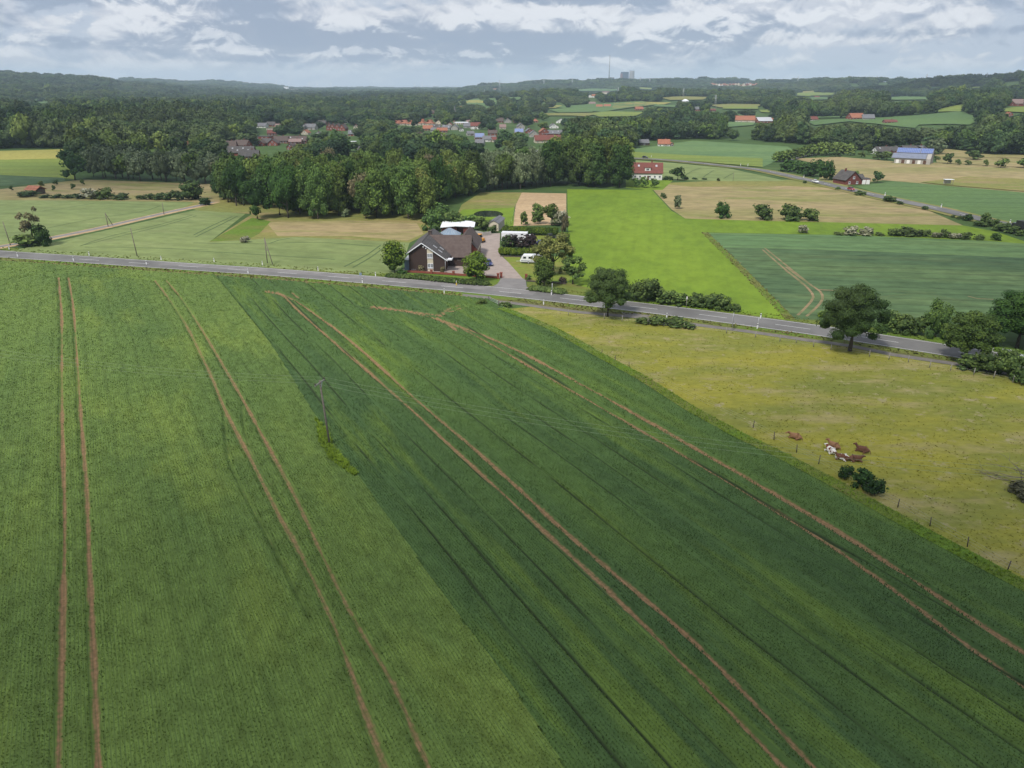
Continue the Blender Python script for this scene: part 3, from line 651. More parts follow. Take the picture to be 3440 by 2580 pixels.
APR = GG('c', [(900, 1000), (1380, 895), (1640, 905), (1700, 1040), (1900, 1090), (1300, 1150), (1000, 1150), (940, 1070)])
ribbon('crop_seam', bound, -.8, .8, 'wheatB', .34)
def tufts(poly, dens, hmin, hmax, wd, mat, name, label, z=0, far=72, clump=0.0, mind=.08, kind='stuff'):
    P = np.array([(p[0], p[1]) for p in poly]); x0, y0 = P.min(0); x1, y1 = P.max(0); N = int((x1 - x0) * (y1 - y0) * dens)
    x = rng.uniform(x0, x1, N); y = rng.uniform(y0, y1, N); c = poly_in(poly, x, y) & (np.abs(x) < y * .85 + 14); x, y = x[c], y[c]
    c = (dist_line([(p.x, p.y) for p in cyc], x, y) > 1.5) & ~poly_in(APR, x, y); x, y = x[c], y[c]
    D = np.hypot(x, y); pr = np.clip((far / D) ** 1.5, mind, 1)
    if clump: pr = pr * np.clip(.6 + clump * wob(x, y, 2.2) + clump * .7 * wob(x + 9, y, 5.1), .15, 1)
    c = rng.random(len(x)) < pr; x, y, pr, D = x[c], y[c], pr[c], D[c]; N = len(x); nb = 4
    w = wd / np.sqrt(np.clip((far / D) ** 1.5, mind, 1)) * rng.uniform(.6, 1.4, N); verts = np.zeros((N, nb, 3, 3)); hh = rng.uniform(hmin, hmax, N) * (1 + .5 * clump * wob(x, y, 3.0))
    for k in range(nb):
        a = rng.uniform(0, 2 * math.pi, N); h = hh * rng.uniform(.7, 1.1, N); ln = h * rng.uniform(.5, 1.4, N); px, py = np.cos(a), np.sin(a)
        verts[:, k, 0] = np.stack([x - py * w, y + px * w, np.full(N, z)], -1); verts[:, k, 1] = np.stack([x + py * w, y - px * w, np.full(N, z)], -1)
        verts[:, k, 2] = np.stack([x + px * ln, y + py * ln, z + h], -1)
    tv = verts.reshape(-1, 3); me = np_mesh(name, tv, np.arange(len(tv)).reshape(-1, 3), M[mat], {'rnd': np.repeat(rng.random(N), nb * 3)})
    o = link(name, me); tag(o, label, 'grass', kind=kind); return o
cyc_off = offs(cyc, -1.0)
pas = fence_line + [Vector((130, 60, 0))] + [p for p in cyc_off[::-1] if p.x > 2]
flat('pasture', pas, 'pasture', .006)
sl_ = smoothline(ks([(1522, 502), (1560, 540), (1603, 582), (1655, 636), (1708, 690)]), 4)
ribbon('verge', sl_, -1.0, 1.0, 'verge', .03)
tufts(offs(sl_, 1.3) + offs(sl_, -1.3)[::-1], 9, .12, .3, .07, 'verge_dry', 'field_margin', 'tall dry grass margin between the bright meadow and the blue green crop', .03)
tufts(pas, 5, .04, .12, .08, 'pasture', 'tall_grass', 'yellow green tussocky pasture grass around the lying cows', .01, clump=.5)
fr_ = [Vector((p.x, p.y, 0)) for p in fence_line if True]
strip = offs(fence_line, .1) + offs(fence_line, -2.0)[::-1]
flat('verge', strip, 'verge', .5)
tufts(strip, 14, .12, .3, .06, 'lush', 'grass_margin', 'bright green grass margin along the wheat beside the pasture fence', .45)
strip2 = offs(road, -4.2)[::1] + offs(road, -8.9)[::-1]
tufts([p for p in strip2 if p.x < 130], 8, .1, .3, .12, 'verge_dry', 'verge_grass', 'dry verge grass between the road and the wheat', .02)
strip3 = offs(road, 4.3) + offs(road, 8.0)[::-1]
tufts([p for p in strip3], 5, .08, .22, .12, 'verge', 'verge_grass', 'green verge grass on the far side of the road', .02)
gp = GG('k', [(680, 905), (705, 930), (722, 975), (775, 1030), (765, 1035), (715, 1000), (690, 960)])
tufts(gp, 40, .25, .55, .06, 'lush', 'weed_patch', 'bright green weedy grass around the foot of the power pole', .38)
#PART2
# ------------------------------------------------------------------ trees
def leafshell(seed, lobes, n, size, core=.72, aspect=1.0, zmin=.0, up=.0):
    """lobes: list of (centre, radii). n leaf quads scattered in the shells of the lobes, plus dark inner cores"""
    g = np.random.default_rng(seed); V, Fc, rn, lb = [], [], [], []
    area = np.array([r[0] * r[1] + r[0] * r[2] + r[1] * r[2] for c, r in lobes]); cnt = np.maximum(6, (n * area / area.sum()).astype(int))
    off = 0
    for (c, r), k in zip(lobes, cnt):
        d = g.normal(size=(k, 3)); d /= np.linalg.norm(d, axis=1)[:, None]
        d[:, 2] = np.where(d[:, 2] < -.35, -d[:, 2], d[:, 2])
        rad = 1 - np.abs(g.normal(0, .13, k)); rad += (g.random(k) < .10) * g.uniform(.02, .22, k)
        p = np.array(c) + d * np.array(r) * rad[:, None]
        nr = d / np.array(r); nr /= np.linalg.norm(nr, axis=1)[:, None]; nr = nr + g.normal(0, .52, (k, 3)); nr[:, 2] += up; nr /= np.linalg.norm(nr, axis=1)[:, None]
        a = np.cross(nr, g.normal(size=(k, 3))); a /= np.linalg.norm(a, axis=1)[:, None]; b_ = np.cross(nr, a)
        s = size * g.uniform(.55, 1.35, k)[:, None]
        q = np.stack([p - a * s * .5, p + b_ * s * .42 * aspect + nr * s * .1, p + a * s * .55, p - b_ * s * .38 * aspect - nr * s * .1], 1)
        V.append(q.reshape(-1, 3)); Fc.append(np.arange(k * 4).reshape(-1, 4) + off); off += k * 4
        rn.append(np.repeat(g.random(k), 4)); lb.append(np.full(k * 4, g.random()))
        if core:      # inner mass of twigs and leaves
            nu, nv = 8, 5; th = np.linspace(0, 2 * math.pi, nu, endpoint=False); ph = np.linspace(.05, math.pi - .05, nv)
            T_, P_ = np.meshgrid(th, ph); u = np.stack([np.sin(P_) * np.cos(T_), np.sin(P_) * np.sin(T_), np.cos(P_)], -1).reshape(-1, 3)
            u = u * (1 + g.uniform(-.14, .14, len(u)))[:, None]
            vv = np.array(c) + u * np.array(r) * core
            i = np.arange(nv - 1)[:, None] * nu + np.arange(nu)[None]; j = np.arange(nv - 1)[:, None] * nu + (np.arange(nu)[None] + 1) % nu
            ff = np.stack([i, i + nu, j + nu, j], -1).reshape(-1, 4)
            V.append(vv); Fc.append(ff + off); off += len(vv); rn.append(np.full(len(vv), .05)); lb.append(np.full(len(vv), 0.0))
    V = np.concatenate(V); return V, np.concatenate(Fc), {'rnd': np.concatenate(rn), 'lobe': np.concatenate(lb)}
def crown_lobes(seed, kind):
    """unit tree: height 1, crown radius about .5 x width given later by scaling"""
    g = random.Random(seed); L = []
    def L_(x, y, z, r, rz=None): L.append(((x, y, z), (r * 1.22, r * 1.22, (rz or r) * 1.15)))
    if kind == 'oak':
        L_(0, 0, .55, .33, .32)
        for i in range(13):
            a = i * 2.4 + g.random(); z = .22 + .62 * ((i * 5) % 13) / 12; rr = .34 * math.sqrt(max(.05, 1 - ((z - .46) / .50) ** 2)); r = g.uniform(.11, .17); L_(math.cos(a) * rr, math.sin(a) * rr, z, r, r * .85)
    elif kind == 'maple':
        L_(0, 0, .52, .30, .36); L_(0, 0, .80, .15, .14)
        for i in range(30):
            a = i * 2.4 + g.uniform(-.3, .3); z = .27 + .60 * i / 29 + g.uniform(-.03, .03); q = (z - .45) / (.26 if z < .45 else .52); rr = .36 * math.sqrt(max(.06, 1 - q * q)) * g.uniform(.88, 1.06); r = g.uniform(.075, .115); L_(math.cos(a) * rr, math.sin(a) * rr, z, r, r * .85)
    elif kind == 'tall':
        L_(0, 0, .50, .24, .40)
        for i in range(13):
            a = i * 2.4 + g.random(); z = .14 + .74 * i / 12 + g.uniform(-.03, .03); rr = .24 * math.sqrt(max(.05, 1 - ((z - .42) / .55) ** 2)); r = g.uniform(.08, .14); L_(math.cos(a) * rr, math.sin(a) * rr, z, r, r * 1.1)
    elif kind == 'egg':
        L_(0, 0, .52, .36, .42)
        for i in range(12):
            a = i * 2.4; z = .16 + .68 * i / 11; rr = .27 * math.sqrt(max(.05, 1 - ((z - .50) / .48) ** 2)); L_(math.cos(a) * rr, math.sin(a) * rr, z, .135)
    elif kind == 'bush':
        L_(0, 0, .42, .38, .42)
        for i in range(10):
            a = i * 2.4 + g.random(); z = .10 + .66 * ((i * 7) % 10) / 9; rr = .38 * math.sqrt(max(.05, 1 - ((z - .22) / .78) ** 2)); r = g.uniform(.14, .22); L_(math.cos(a) * rr, math.sin(a) * rr, z, r)
    elif kind == 'willow':
        L_(0, 0, .52, .36, .36)
        for i in range(14):
            a = i * 2.4 + g.random(); z = g.uniform(.25, .84); rr = .36 * math.sqrt(max(.05, 1 - ((z - .45) / .52) ** 2)); r = g.uniform(.09, .15); L_(math.cos(a) * rr, math.sin(a) * rr, z, r, r * 1.3)
    elif kind == 'loose':
        for i in range(26):
            a = i * 2.4 + g.random(); z = g.uniform(.34, .88); rr = .42 * math.sqrt(max(.05, 1 - ((z - .5) / .46) ** 2)) * g.uniform(.5, 1.05); r = g.uniform(.09, .15); L_(math.cos(a) * rr, math.sin(a) * rr, z, r, r * .75)
    elif kind == 'conifer':
        for i in range(9):
            z = .12 + i * .095; L_(g.uniform(-.03, .03), g.uniform(-.03, .03), z, .30 * (1.05 - z), .10)
    elif kind == 'sparse':
        for i in range(12):
            a = i * 2.4 + g.random(); z = g.uniform(.4, .95); rr = g.uniform(.05, .3); L_(math.cos(a) * rr, math.sin(a) * rr, z, g.uniform(.06, .11))
    elif kind == 'far':
        L_(0, 0, .5, .36, .42)
        for i in range(6):
            a = i * 2.4 + g.random(); z = g.uniform(.45, .8); rr = .28; L_(math.cos(a) * rr, math.sin(a) * rr, z, .19)
    elif kind == 'mass':
        for i in range(9):
            a = i * 2.4 + g.random(); rr = .55 * math.sqrt(i / 9); L_(math.cos(a) * rr, math.sin(a) * rr, g.uniform(.35, .62), g.uniform(.2, .3), g.uniform(.28, .38))
    return L
TPL = {}
def template(kind, mat, var, n, size, trunkh=.3, core=.72, tw=.028):
    key = (kind, mat, var, n)
    if key in TPL: return TPL[key]
    L = crown_lobes(var * 31 + len(kind), kind)
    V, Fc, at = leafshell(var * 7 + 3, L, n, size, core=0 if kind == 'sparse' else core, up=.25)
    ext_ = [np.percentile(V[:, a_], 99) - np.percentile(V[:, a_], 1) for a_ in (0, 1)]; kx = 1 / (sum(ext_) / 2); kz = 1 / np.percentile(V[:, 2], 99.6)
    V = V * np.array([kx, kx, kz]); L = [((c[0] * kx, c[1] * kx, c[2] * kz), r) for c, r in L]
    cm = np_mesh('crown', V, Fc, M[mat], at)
    mb = MB(); g = random.Random(var)
    if kind not in ('mass',):
        mb.tube([(0, 0, -.02), (g.uniform(-.005, .005), 0, trunkh * .5), (g.uniform(-.01, .01), g.uniform(-.01, .01), trunkh), (0, 0, .7)], [tw * 1.35, tw, tw * .8, tw * .25], 7)
        for c, r in L[1:7] if len(L) > 7 else L[:3]:
            s = Vector((0, 0, trunkh * g.uniform(.7, 1.15))); e = Vector(c); mb.tube([s, s.lerp(e, .5) + Vector((0, 0, .02)), e], [tw * .5, tw * .35, tw * .12], 5)
    tm = mb.mesh('trunk', M['bark'])
    TPL[key] = (cm, tm); return TPL[key]
def ztop(base, fr, y):
    nx, ny = nat(fr, 0, y); r = ray(1720, ny); return HC + r.z * (base.y / r.y)
SPEC = {'maple': ('maple', .34, .8), 'oak': ('oak', .34, .72), 'tall': ('tall', .26, .56), 'egg': ('egg', .22, .8), 'bush': ('bush', .1, 1.0), 'willow': ('willow', .25, .8), 'loose': ('loose', .3, .9), 'conifer': ('conifer', .1, .6), 'sparse': ('sparse', .5, .6), 'far': ('far', .2, .75)}
NAT = {'maple': 1, 'oak': .98, 'tall': .72, 'egg': .80, 'bush': 1.05, 'willow': .98, 'loose': 1.06, 'conifer': .58, 'sparse': .72, 'far': .92}   # crown width of the unit tree
ntree = 0
def plant(P, h, w, kind, mat, name, label, cat, group=None, n=2600, size=None, var=None):
    """a tree or bush standing at P: h high, w wide"""
    global ntree; ntree += 1
    var = var if var is not None else ntree % 3 + 1
    rng_m = math.hypot(P.x, P.y)
    leaf = size or max(.30, rng_m * .0024)               # leaf clumps about as large as they read at this range
    n_b = max(260, min(15000, int(n)))
    us = leaf / max(h, .8)
    us = max(.016, min(.16, us)); q = {True: .02, False: .02}[True]
    us = round(us / .004) * .004; nn = int(min(16000, (1.75 if us < .03 else 1.25) / (us * us) * 3.1)) ; nn = max(160, round(nn / 50) * 50)
    th = SPEC[kind][1]
    cm, tm = template(kind, mat, var, nn, us, th, .66)
    if ('d', kind, mat) and False: pass
    root = thing(name, (P.x, P.y, P.z), label, cat, group, rz=random.uniform(0, 6.28))
    ws = w; root.scale = (ws, ws, h)
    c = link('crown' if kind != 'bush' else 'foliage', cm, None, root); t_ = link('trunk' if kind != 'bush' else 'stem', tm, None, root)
    return root
ORD = ['first', 'second', 'third', 'fourth', 'fifth', 'sixth', 'seventh', 'eighth', 'ninth', 'tenth', 'eleventh', 'twelfth', 'thirteenth', 'fourteenth', 'fifteenth', 'sixteenth', 'seventeenth', 'eighteenth', 'nineteenth', 'twentieth']
def px_tree(fr, x, yb, yt, wpx, kind, mat, name, label, cat='tree', group=None, **k):
    P = G(fr, x, yb); h = max(.5, ztop(P, fr, yt) - P.z) * (1.1 if kind == 'bush' else 1.03); w = wpx / FR[fr][2] * ppm(P)
    P = P + Vector((P.x, P.y, 0)).normalized() * w * (.12 if kind != 'bush' else .3)
    CLEARP.append(P)
    return plant(P, h, w, kind, mat, name, label, cat, group, **k)
CLEARP = []
T = px_tree
# roadside and yard trees
T('f', 390, 605, 170, 400, 'maple', 'leaf_dark', 'roadside_tree', 'dark green round tree alone on the near roadside opposite the bright meadow', var=1, size=.2)
T('g', 590, 930, 350, 560, 'maple', 'leaf_dark', 'roadside_tree', 'largest dark roadside tree between the cycle path and the pasture', var=2, size=.2)
T('g', 1660, 1015, 580, 440, 'maple', 'leaf_wood', 'roadside_tree', 'roadside tree with lighter leaves nearest the right edge hedge', var=3, size=.2)
T('g', 2140, 895, 395, 540, 'maple', 'leaf_dark', 'broadleaf_tree', 'dark spreading tree overhanging the road above the silver car', var=3, size=.22)
T('g', 2380, 860, 380, 600, 'maple', 'leaf_dark', 'broadleaf_tree', 'dark tree cut by the right edge of the photo', var=1, size=.22)
T('c', 240, 848, 515, 240, 'egg', 'leaf_bright', 'clipped_tree', 'dense egg shaped tree left of the brown farmhouse', var=1)
T('c', 1105, 935, 640, 262, 'egg', 'leaf_bright', 'clipped_tree', 'dense egg shaped tree in front of the paved yard', var=2)
T('c', 1825, 1000, 685, 222, 'egg', 'leaf_bright', 'clipped_tree', 'dense egg shaped tree right of the driveway mouth', var=3)
T('c', 1920, 880, 450, 420, 'loose', 'leaf_olive', 'olive_green_tree', 'wide olive green tree behind the caravan', var=1)
T('c', 2130, 970, 690, 250, 'loose', 'leaf_mid', 'fruit_tree', 'low branching green tree at the meadow edge beside the yard', var=2)
T('c', 1998, 850, 785, 45, 'conifer', 'leaf_olive', 'conifer_bush', 'small yellow conifer under the wide olive tree', cat='shrub')
T('c', 1755, 325, 115, 125, 'tall', 'leaf_mid', 'young_tree', 'slender young tree on the stubble strip behind the hedge')
T('c', 1612, 338, 195, 85, 'tall', 'leaf_mid', 'young_tree', 'small leafy tree at the left of the stubble strip')
T('c', 1905, 345, 112, 190, 'oak', 'leaf_mid', 'broadleaf_tree', 'round tree at the right end of the yard hedge')
T('c', 1985, 350, 200, 180, 'bush', 'blossom', 'hawthorn_bush', 'pale blossoming hawthorn at the right corner of the stubble strip', cat='bush')
T('c', 2045, 420, 235, 80, 'bush', 'leaf_brown', 'bush', 'brownish bush on the meadow edge below the hawthorn', cat='bush')
T('c', 2040, 560, 425, 120, 'bush', 'leaf_bright', 'bush', 'yellow green bush along the meadow edge beside the parked van', cat='bush')
T('c', 2085, 690, 520, 90, 'bush', 'leaf_bush', 'bush', 'dark bush on the meadow edge behind the olive tree', cat='bush')
T('c', 640, 400, 205, 235, 'bush', 'leaf_mid', 'bush', 'large round bush behind the farmhouse, leftmost', cat='bush')
T('c', 720, 300, 105, 200, 'oak', 'leaf_mid', 'broadleaf_tree', 'green tree at the wood edge behind the flat white roof')
T('c', 880, 395, 215, 250, 'bush', 'leaf_bush', 'bush', 'big bush directly behind the flat white roof', cat='bush')
T('c', 1050, 350, 240, 190, 'bush', 'leaf_mid', 'bush', 'bush between the white roof and the greenhouse', cat='bush')
T('c', 1180, 395, 270, 200, 'bush', 'leaf_mid', 'bush', 'bush beside the yard wall near the greenhouse', cat='bush')
T('c', 1275, 420, 350, 100, 'bush', 'leaf_bush', 'bush', 'low bush in front of the pale shed', cat='bush')
T('c', 1430, 580, 455, 130, 'bush', 'leaf_mid', 'bush', 'green bush at the left end of the purple shrubs', cat='bush')
T('c', 1480, 578, 450, 150, 'bush', 'leaf_purple', 'copper_beech_bush', 'dark purple shrub in front of the box truck, left one', cat='bush')
T('c', 1650, 585, 455, 220, 'bush', 'leaf_purple', 'copper_beech_bush', 'dark purple shrub in front of the box truck, right one', cat='bush')
for i, (x, y0, y1, w) in enumerate([(520, 832, 770, 62), (750, 850, 785, 55), (992, 865, 810, 58)]):
    T('c', x, y0, y1, w, 'bush', 'leaf_brown', 'clipped_bush', ['egg shaped box bush under the lower windows', 'egg shaped box bush by the gable corner', 'egg shaped box bush on the paved yard'][i], cat='bush', group='clipped bushes along the garden wall')
T('c', 320, 882, 818, 105, 'bush', 'leaf_dark', 'bush', 'dark bush at the left end of the garden wall', cat='bush')
T('c', 1655, 918, 880, 75, 'bush', 'leaf_mid', 'bush', 'small shrub beside the right brick gate pillar', cat='bush')
T('c', 2020, 955, 900, 90, 'bush', 'leaf_purple', 'bush', 'low reddish bush beside the low branching tree', cat='bush')
def row(group, items, fr, kind, mats, name, cat, desc):
    for i, it in enumerate(items):
        x, yb, yt, w = it[:4]; m_ = it[4] if len(it) > 4 else mats; d = it[5] if len(it) > 5 else desc
        T(fr, x, yb, yt, w, it[6] if len(it) > 6 else kind, m_, name, f'{d}, {ORD[i]} from the left', cat=cat, group=group)
row('hedge bushes along the far side of the road', [(620, 455, 300, 120), (760, 470, 265, 265), (930, 482, 368, 190), (1060, 495, 395, 180), (1200, 506, 402, 180), (1330, 520, 405, 180), (1450, 538, 415, 180), (1570, 548, 488, 110)], 'f', 'bush', 'leaf_bush', 'hedge_bush', 'bush', 'hedge bush between the road and the bright meadow')
row('hedge bushes behind the roadside trees', [(350, 600, 545, 115, 'leaf_bright'), (955, 745, 560, 175), (1080, 758, 598, 200), (1200, 768, 618, 190), (1385, 800, 490, 250, 'leaf_mid')], 'g', 'bush', 'leaf_bush', 'hedge_bush', 'bush', 'hedge bush between the road and the blue green crop')
row('hedge bushes in the right corner of the pasture', [(1700, 1095, 985, 220), (1860, 1130, 955, 250), (2050, 1170, 935, 290), (2200, 1225, 1070, 200)], 'g', 'bush', 'leaf_bush', 'hedge_bush', 'bush', 'hedge bush behind the pasture fence posts')
row('low bushes on the path verge', [(720, 665, 612, 150), (860, 680, 605, 190), (1010, 692, 622, 190), (1140, 710, 655, 130)], 'f', 'bush', 'leaf_bush', 'low_bush', 'bush', 'low bramble bush between the cycle path and the pasture')
row('dark bushes on the pasture fence', [(795, 622, 522, 112), (925, 695, 572, 150), (1025, 757, 628, 145)], 'r', 'bush', 'leaf_dark', 'thorn_bush', 'bush', 'dark thorn bush at the pasture fence below the cows')
row('round bushes at the edge of the hay meadow', [(1455, 787, 645, 140, 'leaf_dark'), (1830, 800, 672, 180), (2085, 810, 678, 205), (2265, 812, 705, 160)], 'd', 'bush', 'leaf_bush', 'round_bush', 'bush', 'round dark bush between the hay meadow and the bright grass')
T('d', 1035, 697, 572, 72, 'tall', 'leaf_willow', 'young_tree', 'slim grey green tree at the corner of the hay meadow')
T('d', 908, 600, 553, 60, 'bush', 'leaf_bush', 'bush', 'small bush on the left edge of the hay meadow', cat='bush')
row('fruit trees by the white house', [(655, 497, 412, 72), (730, 502, 402, 74), (822, 502, 418, 78)], 'd', 'oak', 'leaf_mid', 'fruit_tree', 'tree', 'fruit tree in front of the white house')
T('d', 1040, 432, 312, 125, 'oak', 'leaf_mid', 'broadleaf_tree', 'round tree right of the white house')
T('d', 1418, 438, 412, 32, 'bush', 'leaf_olive', 'bush', 'small yellow bush beside the striped pale field', cat='bush')
row('garden shrubs right of the white house', [(930, 430, 395, 50), (975, 432, 398, 50), (1120, 425, 400, 45), (1200, 424, 408, 55), (1290, 426, 412, 50)], 'd', 'bush', 'leaf_bush', 'bush', 'bush', 'low shrub behind the hay meadow')
row('field hedge bushes in front of the bright strip', [(155, 927, 853, 88, 'blossom', 'pale blossoming bush'), (490, 943, 915, 95), (600, 947, 868, 135, 'blossom', 'pale blossoming bush'), (740, 948, 878, 135, 'blossom', 'pale blossoming bush'), (870, 948, 920, 85), (1000, 952, 885, 115), (1110, 954, 878, 160), (1205, 956, 898, 125), (1290, 957, 893, 95), (1400, 967, 922, 95, 'blossom', 'pale blossoming bush'), (1475, 968, 893, 95), (1560, 976, 928, 115, 'blossom', 'pale blossoming bush'), (1660, 982, 925, 125), (1790, 987, 945, 95), (1945, 992, 928, 92, 'leaf_dark')], 'e', 'bush', 'leaf_bush', 'hedge_bush', 'bush', 'field hedge bush above the blue green crop')
row('roadside bushes along the far road', [(175, 460, 435, 35), (480, 520, 495, 50), (690, 573, 533, 105), (960, 634, 583, 122), (1060, 657, 626, 65), (1290, 707, 673, 62), (1550, 776, 755, 40), (1612, 792, 765, 60), (1685, 808, 755, 92, 'leaf_dark'), (1800, 862, 815, 120), (1850, 835, 742, 92), (1910, 860, 798, 125), (2000, 905, 838, 165), (2100, 928, 858, 135), (2172, 950, 895, 85)], 'e', 'bush', 'leaf_bush', 'roadside_bush', 'bush', 'bush on the near verge of the far road')
row('dark shrubs left of the brick house', [(20, 352, 255, 150), (130, 368, 268, 130), (250, 400, 248, 185), (372, 435, 262, 135)], 'e', 'bush', 'leaf_dark', 'round_bush', 'bush', 'tall dark shrub beside the far road')
T('e', 845, 455, 350, 92, 'oak', 'leaf_mid', 'broadleaf_tree', 'green tree right of the white garages')
T('e', 640, 400, 350, 80, 'bush', 'leaf_mid', 'bush', 'garden bush behind the small brick house', cat='bush')
row('trees around the paddock right of the solar barn', [(1400, 245, 205, 60, 'leaf_mid'), (1500, 283, 180, 82, 'leaf_dark'), (1595, 292, 235, 52), (1690, 292, 245, 56), (1735, 245, 158, 145, 'leaf_dark'), (1852, 302, 238, 46), (1995, 317, 230, 105), (2200, 320, 228, 95)], 'e', 'oak', 'leaf_mid', 'paddock_tree', 'tree', 'small round tree beside the paddock')
row('garden trees left of the solar barn', [(460, 215, 165, 110, 'leaf_dark'), (700, 215, 165, 75), (760, 192, 98, 82), (860, 242, 165, 110), (935, 242, 165, 110)], 'e', 'oak', 'leaf_mid', 'garden_tree', 'tree', 'garden tree left of the solar barn')
T('e', 1385, 195, 45, 165, 'willow', 'leaf_willow', 'willow_tree', 'grey green willow right of the solar barn')
row('avenue of yellow green trees', [(-80, 262, 165, 85), (-30, 258, 158, 80), (25, 250, 150, 85), (80, 238, 138, 80), (130, 227, 125, 80), (180, 214, 108, 85), (235, 207, 95, 85), (290, 200, 84, 85), (345, 202, 78, 85), (400, 200, 82, 85), (450, 197, 80, 90), (520, 197, 85, 95), (600, 200, 88, 95)], 'e', 'tall', 'leaf_avenue', 'avenue_tree', 'tree', 'yellow green tree of the avenue leading to the farm')
T('a', 800, 492, 185, 245, 'oak', 'leaf_dark', 'oak_tree', 'dark oak standing free at the left end of the left wood')
T('a', 2045, 707, 518, 245, 'bush', 'leaf_bush', 'round_bush', 'big round bush on the hay meadow left of the wood', cat='bush')
row('hedge bushes across the left hay meadow', [(300, 672, 610, 200), (480, 682, 650, 115), (600, 684, 645, 120), (720, 687, 650, 120), (840, 690, 640, 130), (975, 694, 588, 195, 'blossom'), (1120, 697, 588, 190, 'leaf_mid'), (1290, 700, 640, 165), (1500, 697, 655, 105), (1600, 700, 640, 130), (1700, 702, 635, 130), (1800, 706, 625, 140), (1890, 707, 608, 125), (2182, 760, 688, 110, 'leaf_dark')], 'a', 'bush', 'leaf_bush', 'hedge_bush', 'bush', 'hedge bush between the pale wheat and the hay meadow')
row('saplings around the open shed', [(125, 607, 550, 38), (445, 572, 500, 52), (575, 606, 545, 38), (598, 547, 488, 56), (780, 591, 528, 46), (880, 547, 480, 42)], 'a', 'oak', 'leaf_mid', 'sapling', 'tree', 'small sapling near the red roofed open shed')
T('a', 370, 1190, 805, 200, 'sparse', 'leaf_brown', 'dying_tree', 'half bare tree at the lane corner beside the road')
T('a', 290, 1200, 1085, 290, 'bush', 'leaf_bush', 'bush', 'low bush left under the half bare tree', cat='bush')
T('a', 460, 1195, 985, 180, 'bush', 'leaf_dark', 'bush', 'dark ivy covered bush right of the half bare tree', cat='bush')
T('b', 680, 905, 510, 300, 'oak', 'leaf_dark', 'oak_tree', 'dark oak standing forward of the mixed wood by the meadow')
T('b', 548, 1157, 1093, 98, 'bush', 'blossom', 'elder_bush', 'cream blossoming elder on the green corner of the pale wheat', cat='bush')
T('b', 1615, 885, 808, 92, 'bush', 'leaf_willow', 'bush', 'pale bush at the foot of the mixed wood', cat='bush')
T('c', 1160, 1195, 1135, 120, 'bush', 'leaf_mid', 'bush', 'low bush at the field gate opposite the driveway', cat='bush')
T('c', 1420, 1215, 1165, 120, 'bush', 'leaf_bush', 'bush', 'low bush right of the field gate', cat='bush')

# woods: individuals nearest the camera
def grid_pts(poly, sp, jit=.38):
    P = np.array([(p[0], p[1]) for p in poly]); x0, y0 = P.min(0); x1, y1 = P.max(0); out = []
    X, Y = np.meshgrid(np.arange(x0, x1, sp), np.arange(y0, y1, sp * .9)); X = X + (np.arange(X.shape[0]) % 2)[:, None] * sp / 2
    X = (X + rng.uniform(-jit, jit, X.shape) * sp).ravel(); Y = (Y + rng.uniform(-jit, jit, Y.shape) * sp).ravel(); c = poly_in(poly, X, Y)
    return X[c], Y[c]
def wood(poly, sp, hr, wr, kinds, label, group):
    X, Y = grid_pts(poly, sp); pxr = project(np.stack([X, Y, 0 * X], -1))[0]; pxr = (pxr.min(), pxr.max()); dr_ = np.hypot(X, Y); dr_ = (dr_.min(), dr_.max())
    for x, y in zip(X, Y):
        P = Vector((x, y, float(terr(x, y))))
        if any((q - P).length < sp * .55 for q in CLEARP): continue
        kind, mat, lab = random.choices([k[:3] for k in kinds], [k[3] for k in kinds])[0]
        h = random.uniform(*hr); w = random.uniform(*wr) * (1.0 if kind != 'tall' else .9)
        px_, py_ = project([(x, y, 0)]); xs = sorted(X); f_ = (px_[0] - pxr[0]) / (pxr[1] - pxr[0]); side = 'left end' if f_ < .2 else 'left half' if f_ < .5 else 'right half' if f_ < .8 else 'right end'
        dd = (math.hypot(x, y) - dr_[0]) / (dr_[1] - dr_[0]); dep = 'front edge' if dd < .22 else 'middle' if dd < .6 else 'back'
        lb_ = f'{lab}, {dep}, {side}, {label}' if len(X) > 14 else f'{lab} at the {side} {label}'
        plant(P, h, w, kind, mat, 'wood_tree', lb_, 'tree', lb_)
MIX = [('tall', 'leaf_wood', 'green broadleaf tree', 6), ('oak', 'leaf_dark', 'dark green tree', 2), ('tall', 'leaf_mid', 'tall light green tree', 3), ('oak', 'leaf_brown', 'brownish green tree', .25), ('oak', 'leaf_olive', 'yellow green tree', .25)]
wood(ks([(462, 443), (470, 416), (500, 411), (800, 409), (1050, 409), (1040, 420), (960, 440), (932, 476), (800, 477), (600, 471), (575, 456), (520, 446)]), 7.2, (14, 20), (8, 11.5), MIX, 'in the mixed wood behind the brown farmhouse', None)
wood(ks([(1180, 404), (1348, 406), (1350, 392), (1190, 390)]), 9.0, (20, 24), (12, 15), [('tall', 'leaf_wood', 'large round tree', 3), ('tall', 'leaf_dark', 'large dark tree', 2)], 'in the clump left of the white house', None)
wood(ks([(1050, 411), (1176, 408), (1190, 392), (1060, 394)]), 6.5, (14.5, 18.5), (9, 12), [('willow', 'leaf_willow', 'silver green willow', 4), ('oak', 'leaf_mid', 'light green tree', 1)], 'between the mixed wood and the tall clump', None)
wood(ks([(165, 388), (470, 399), (490, 390), (170, 378)]), 9.0, (13, 17), (10, 14), [('willow', 'leaf_willow', 'grey green willow', 4), ('oak', 'leaf_wood', 'darker broadleaf tree', 2)], 'in the left wood above the hay meadow', None)
print('individual trees', ntree)

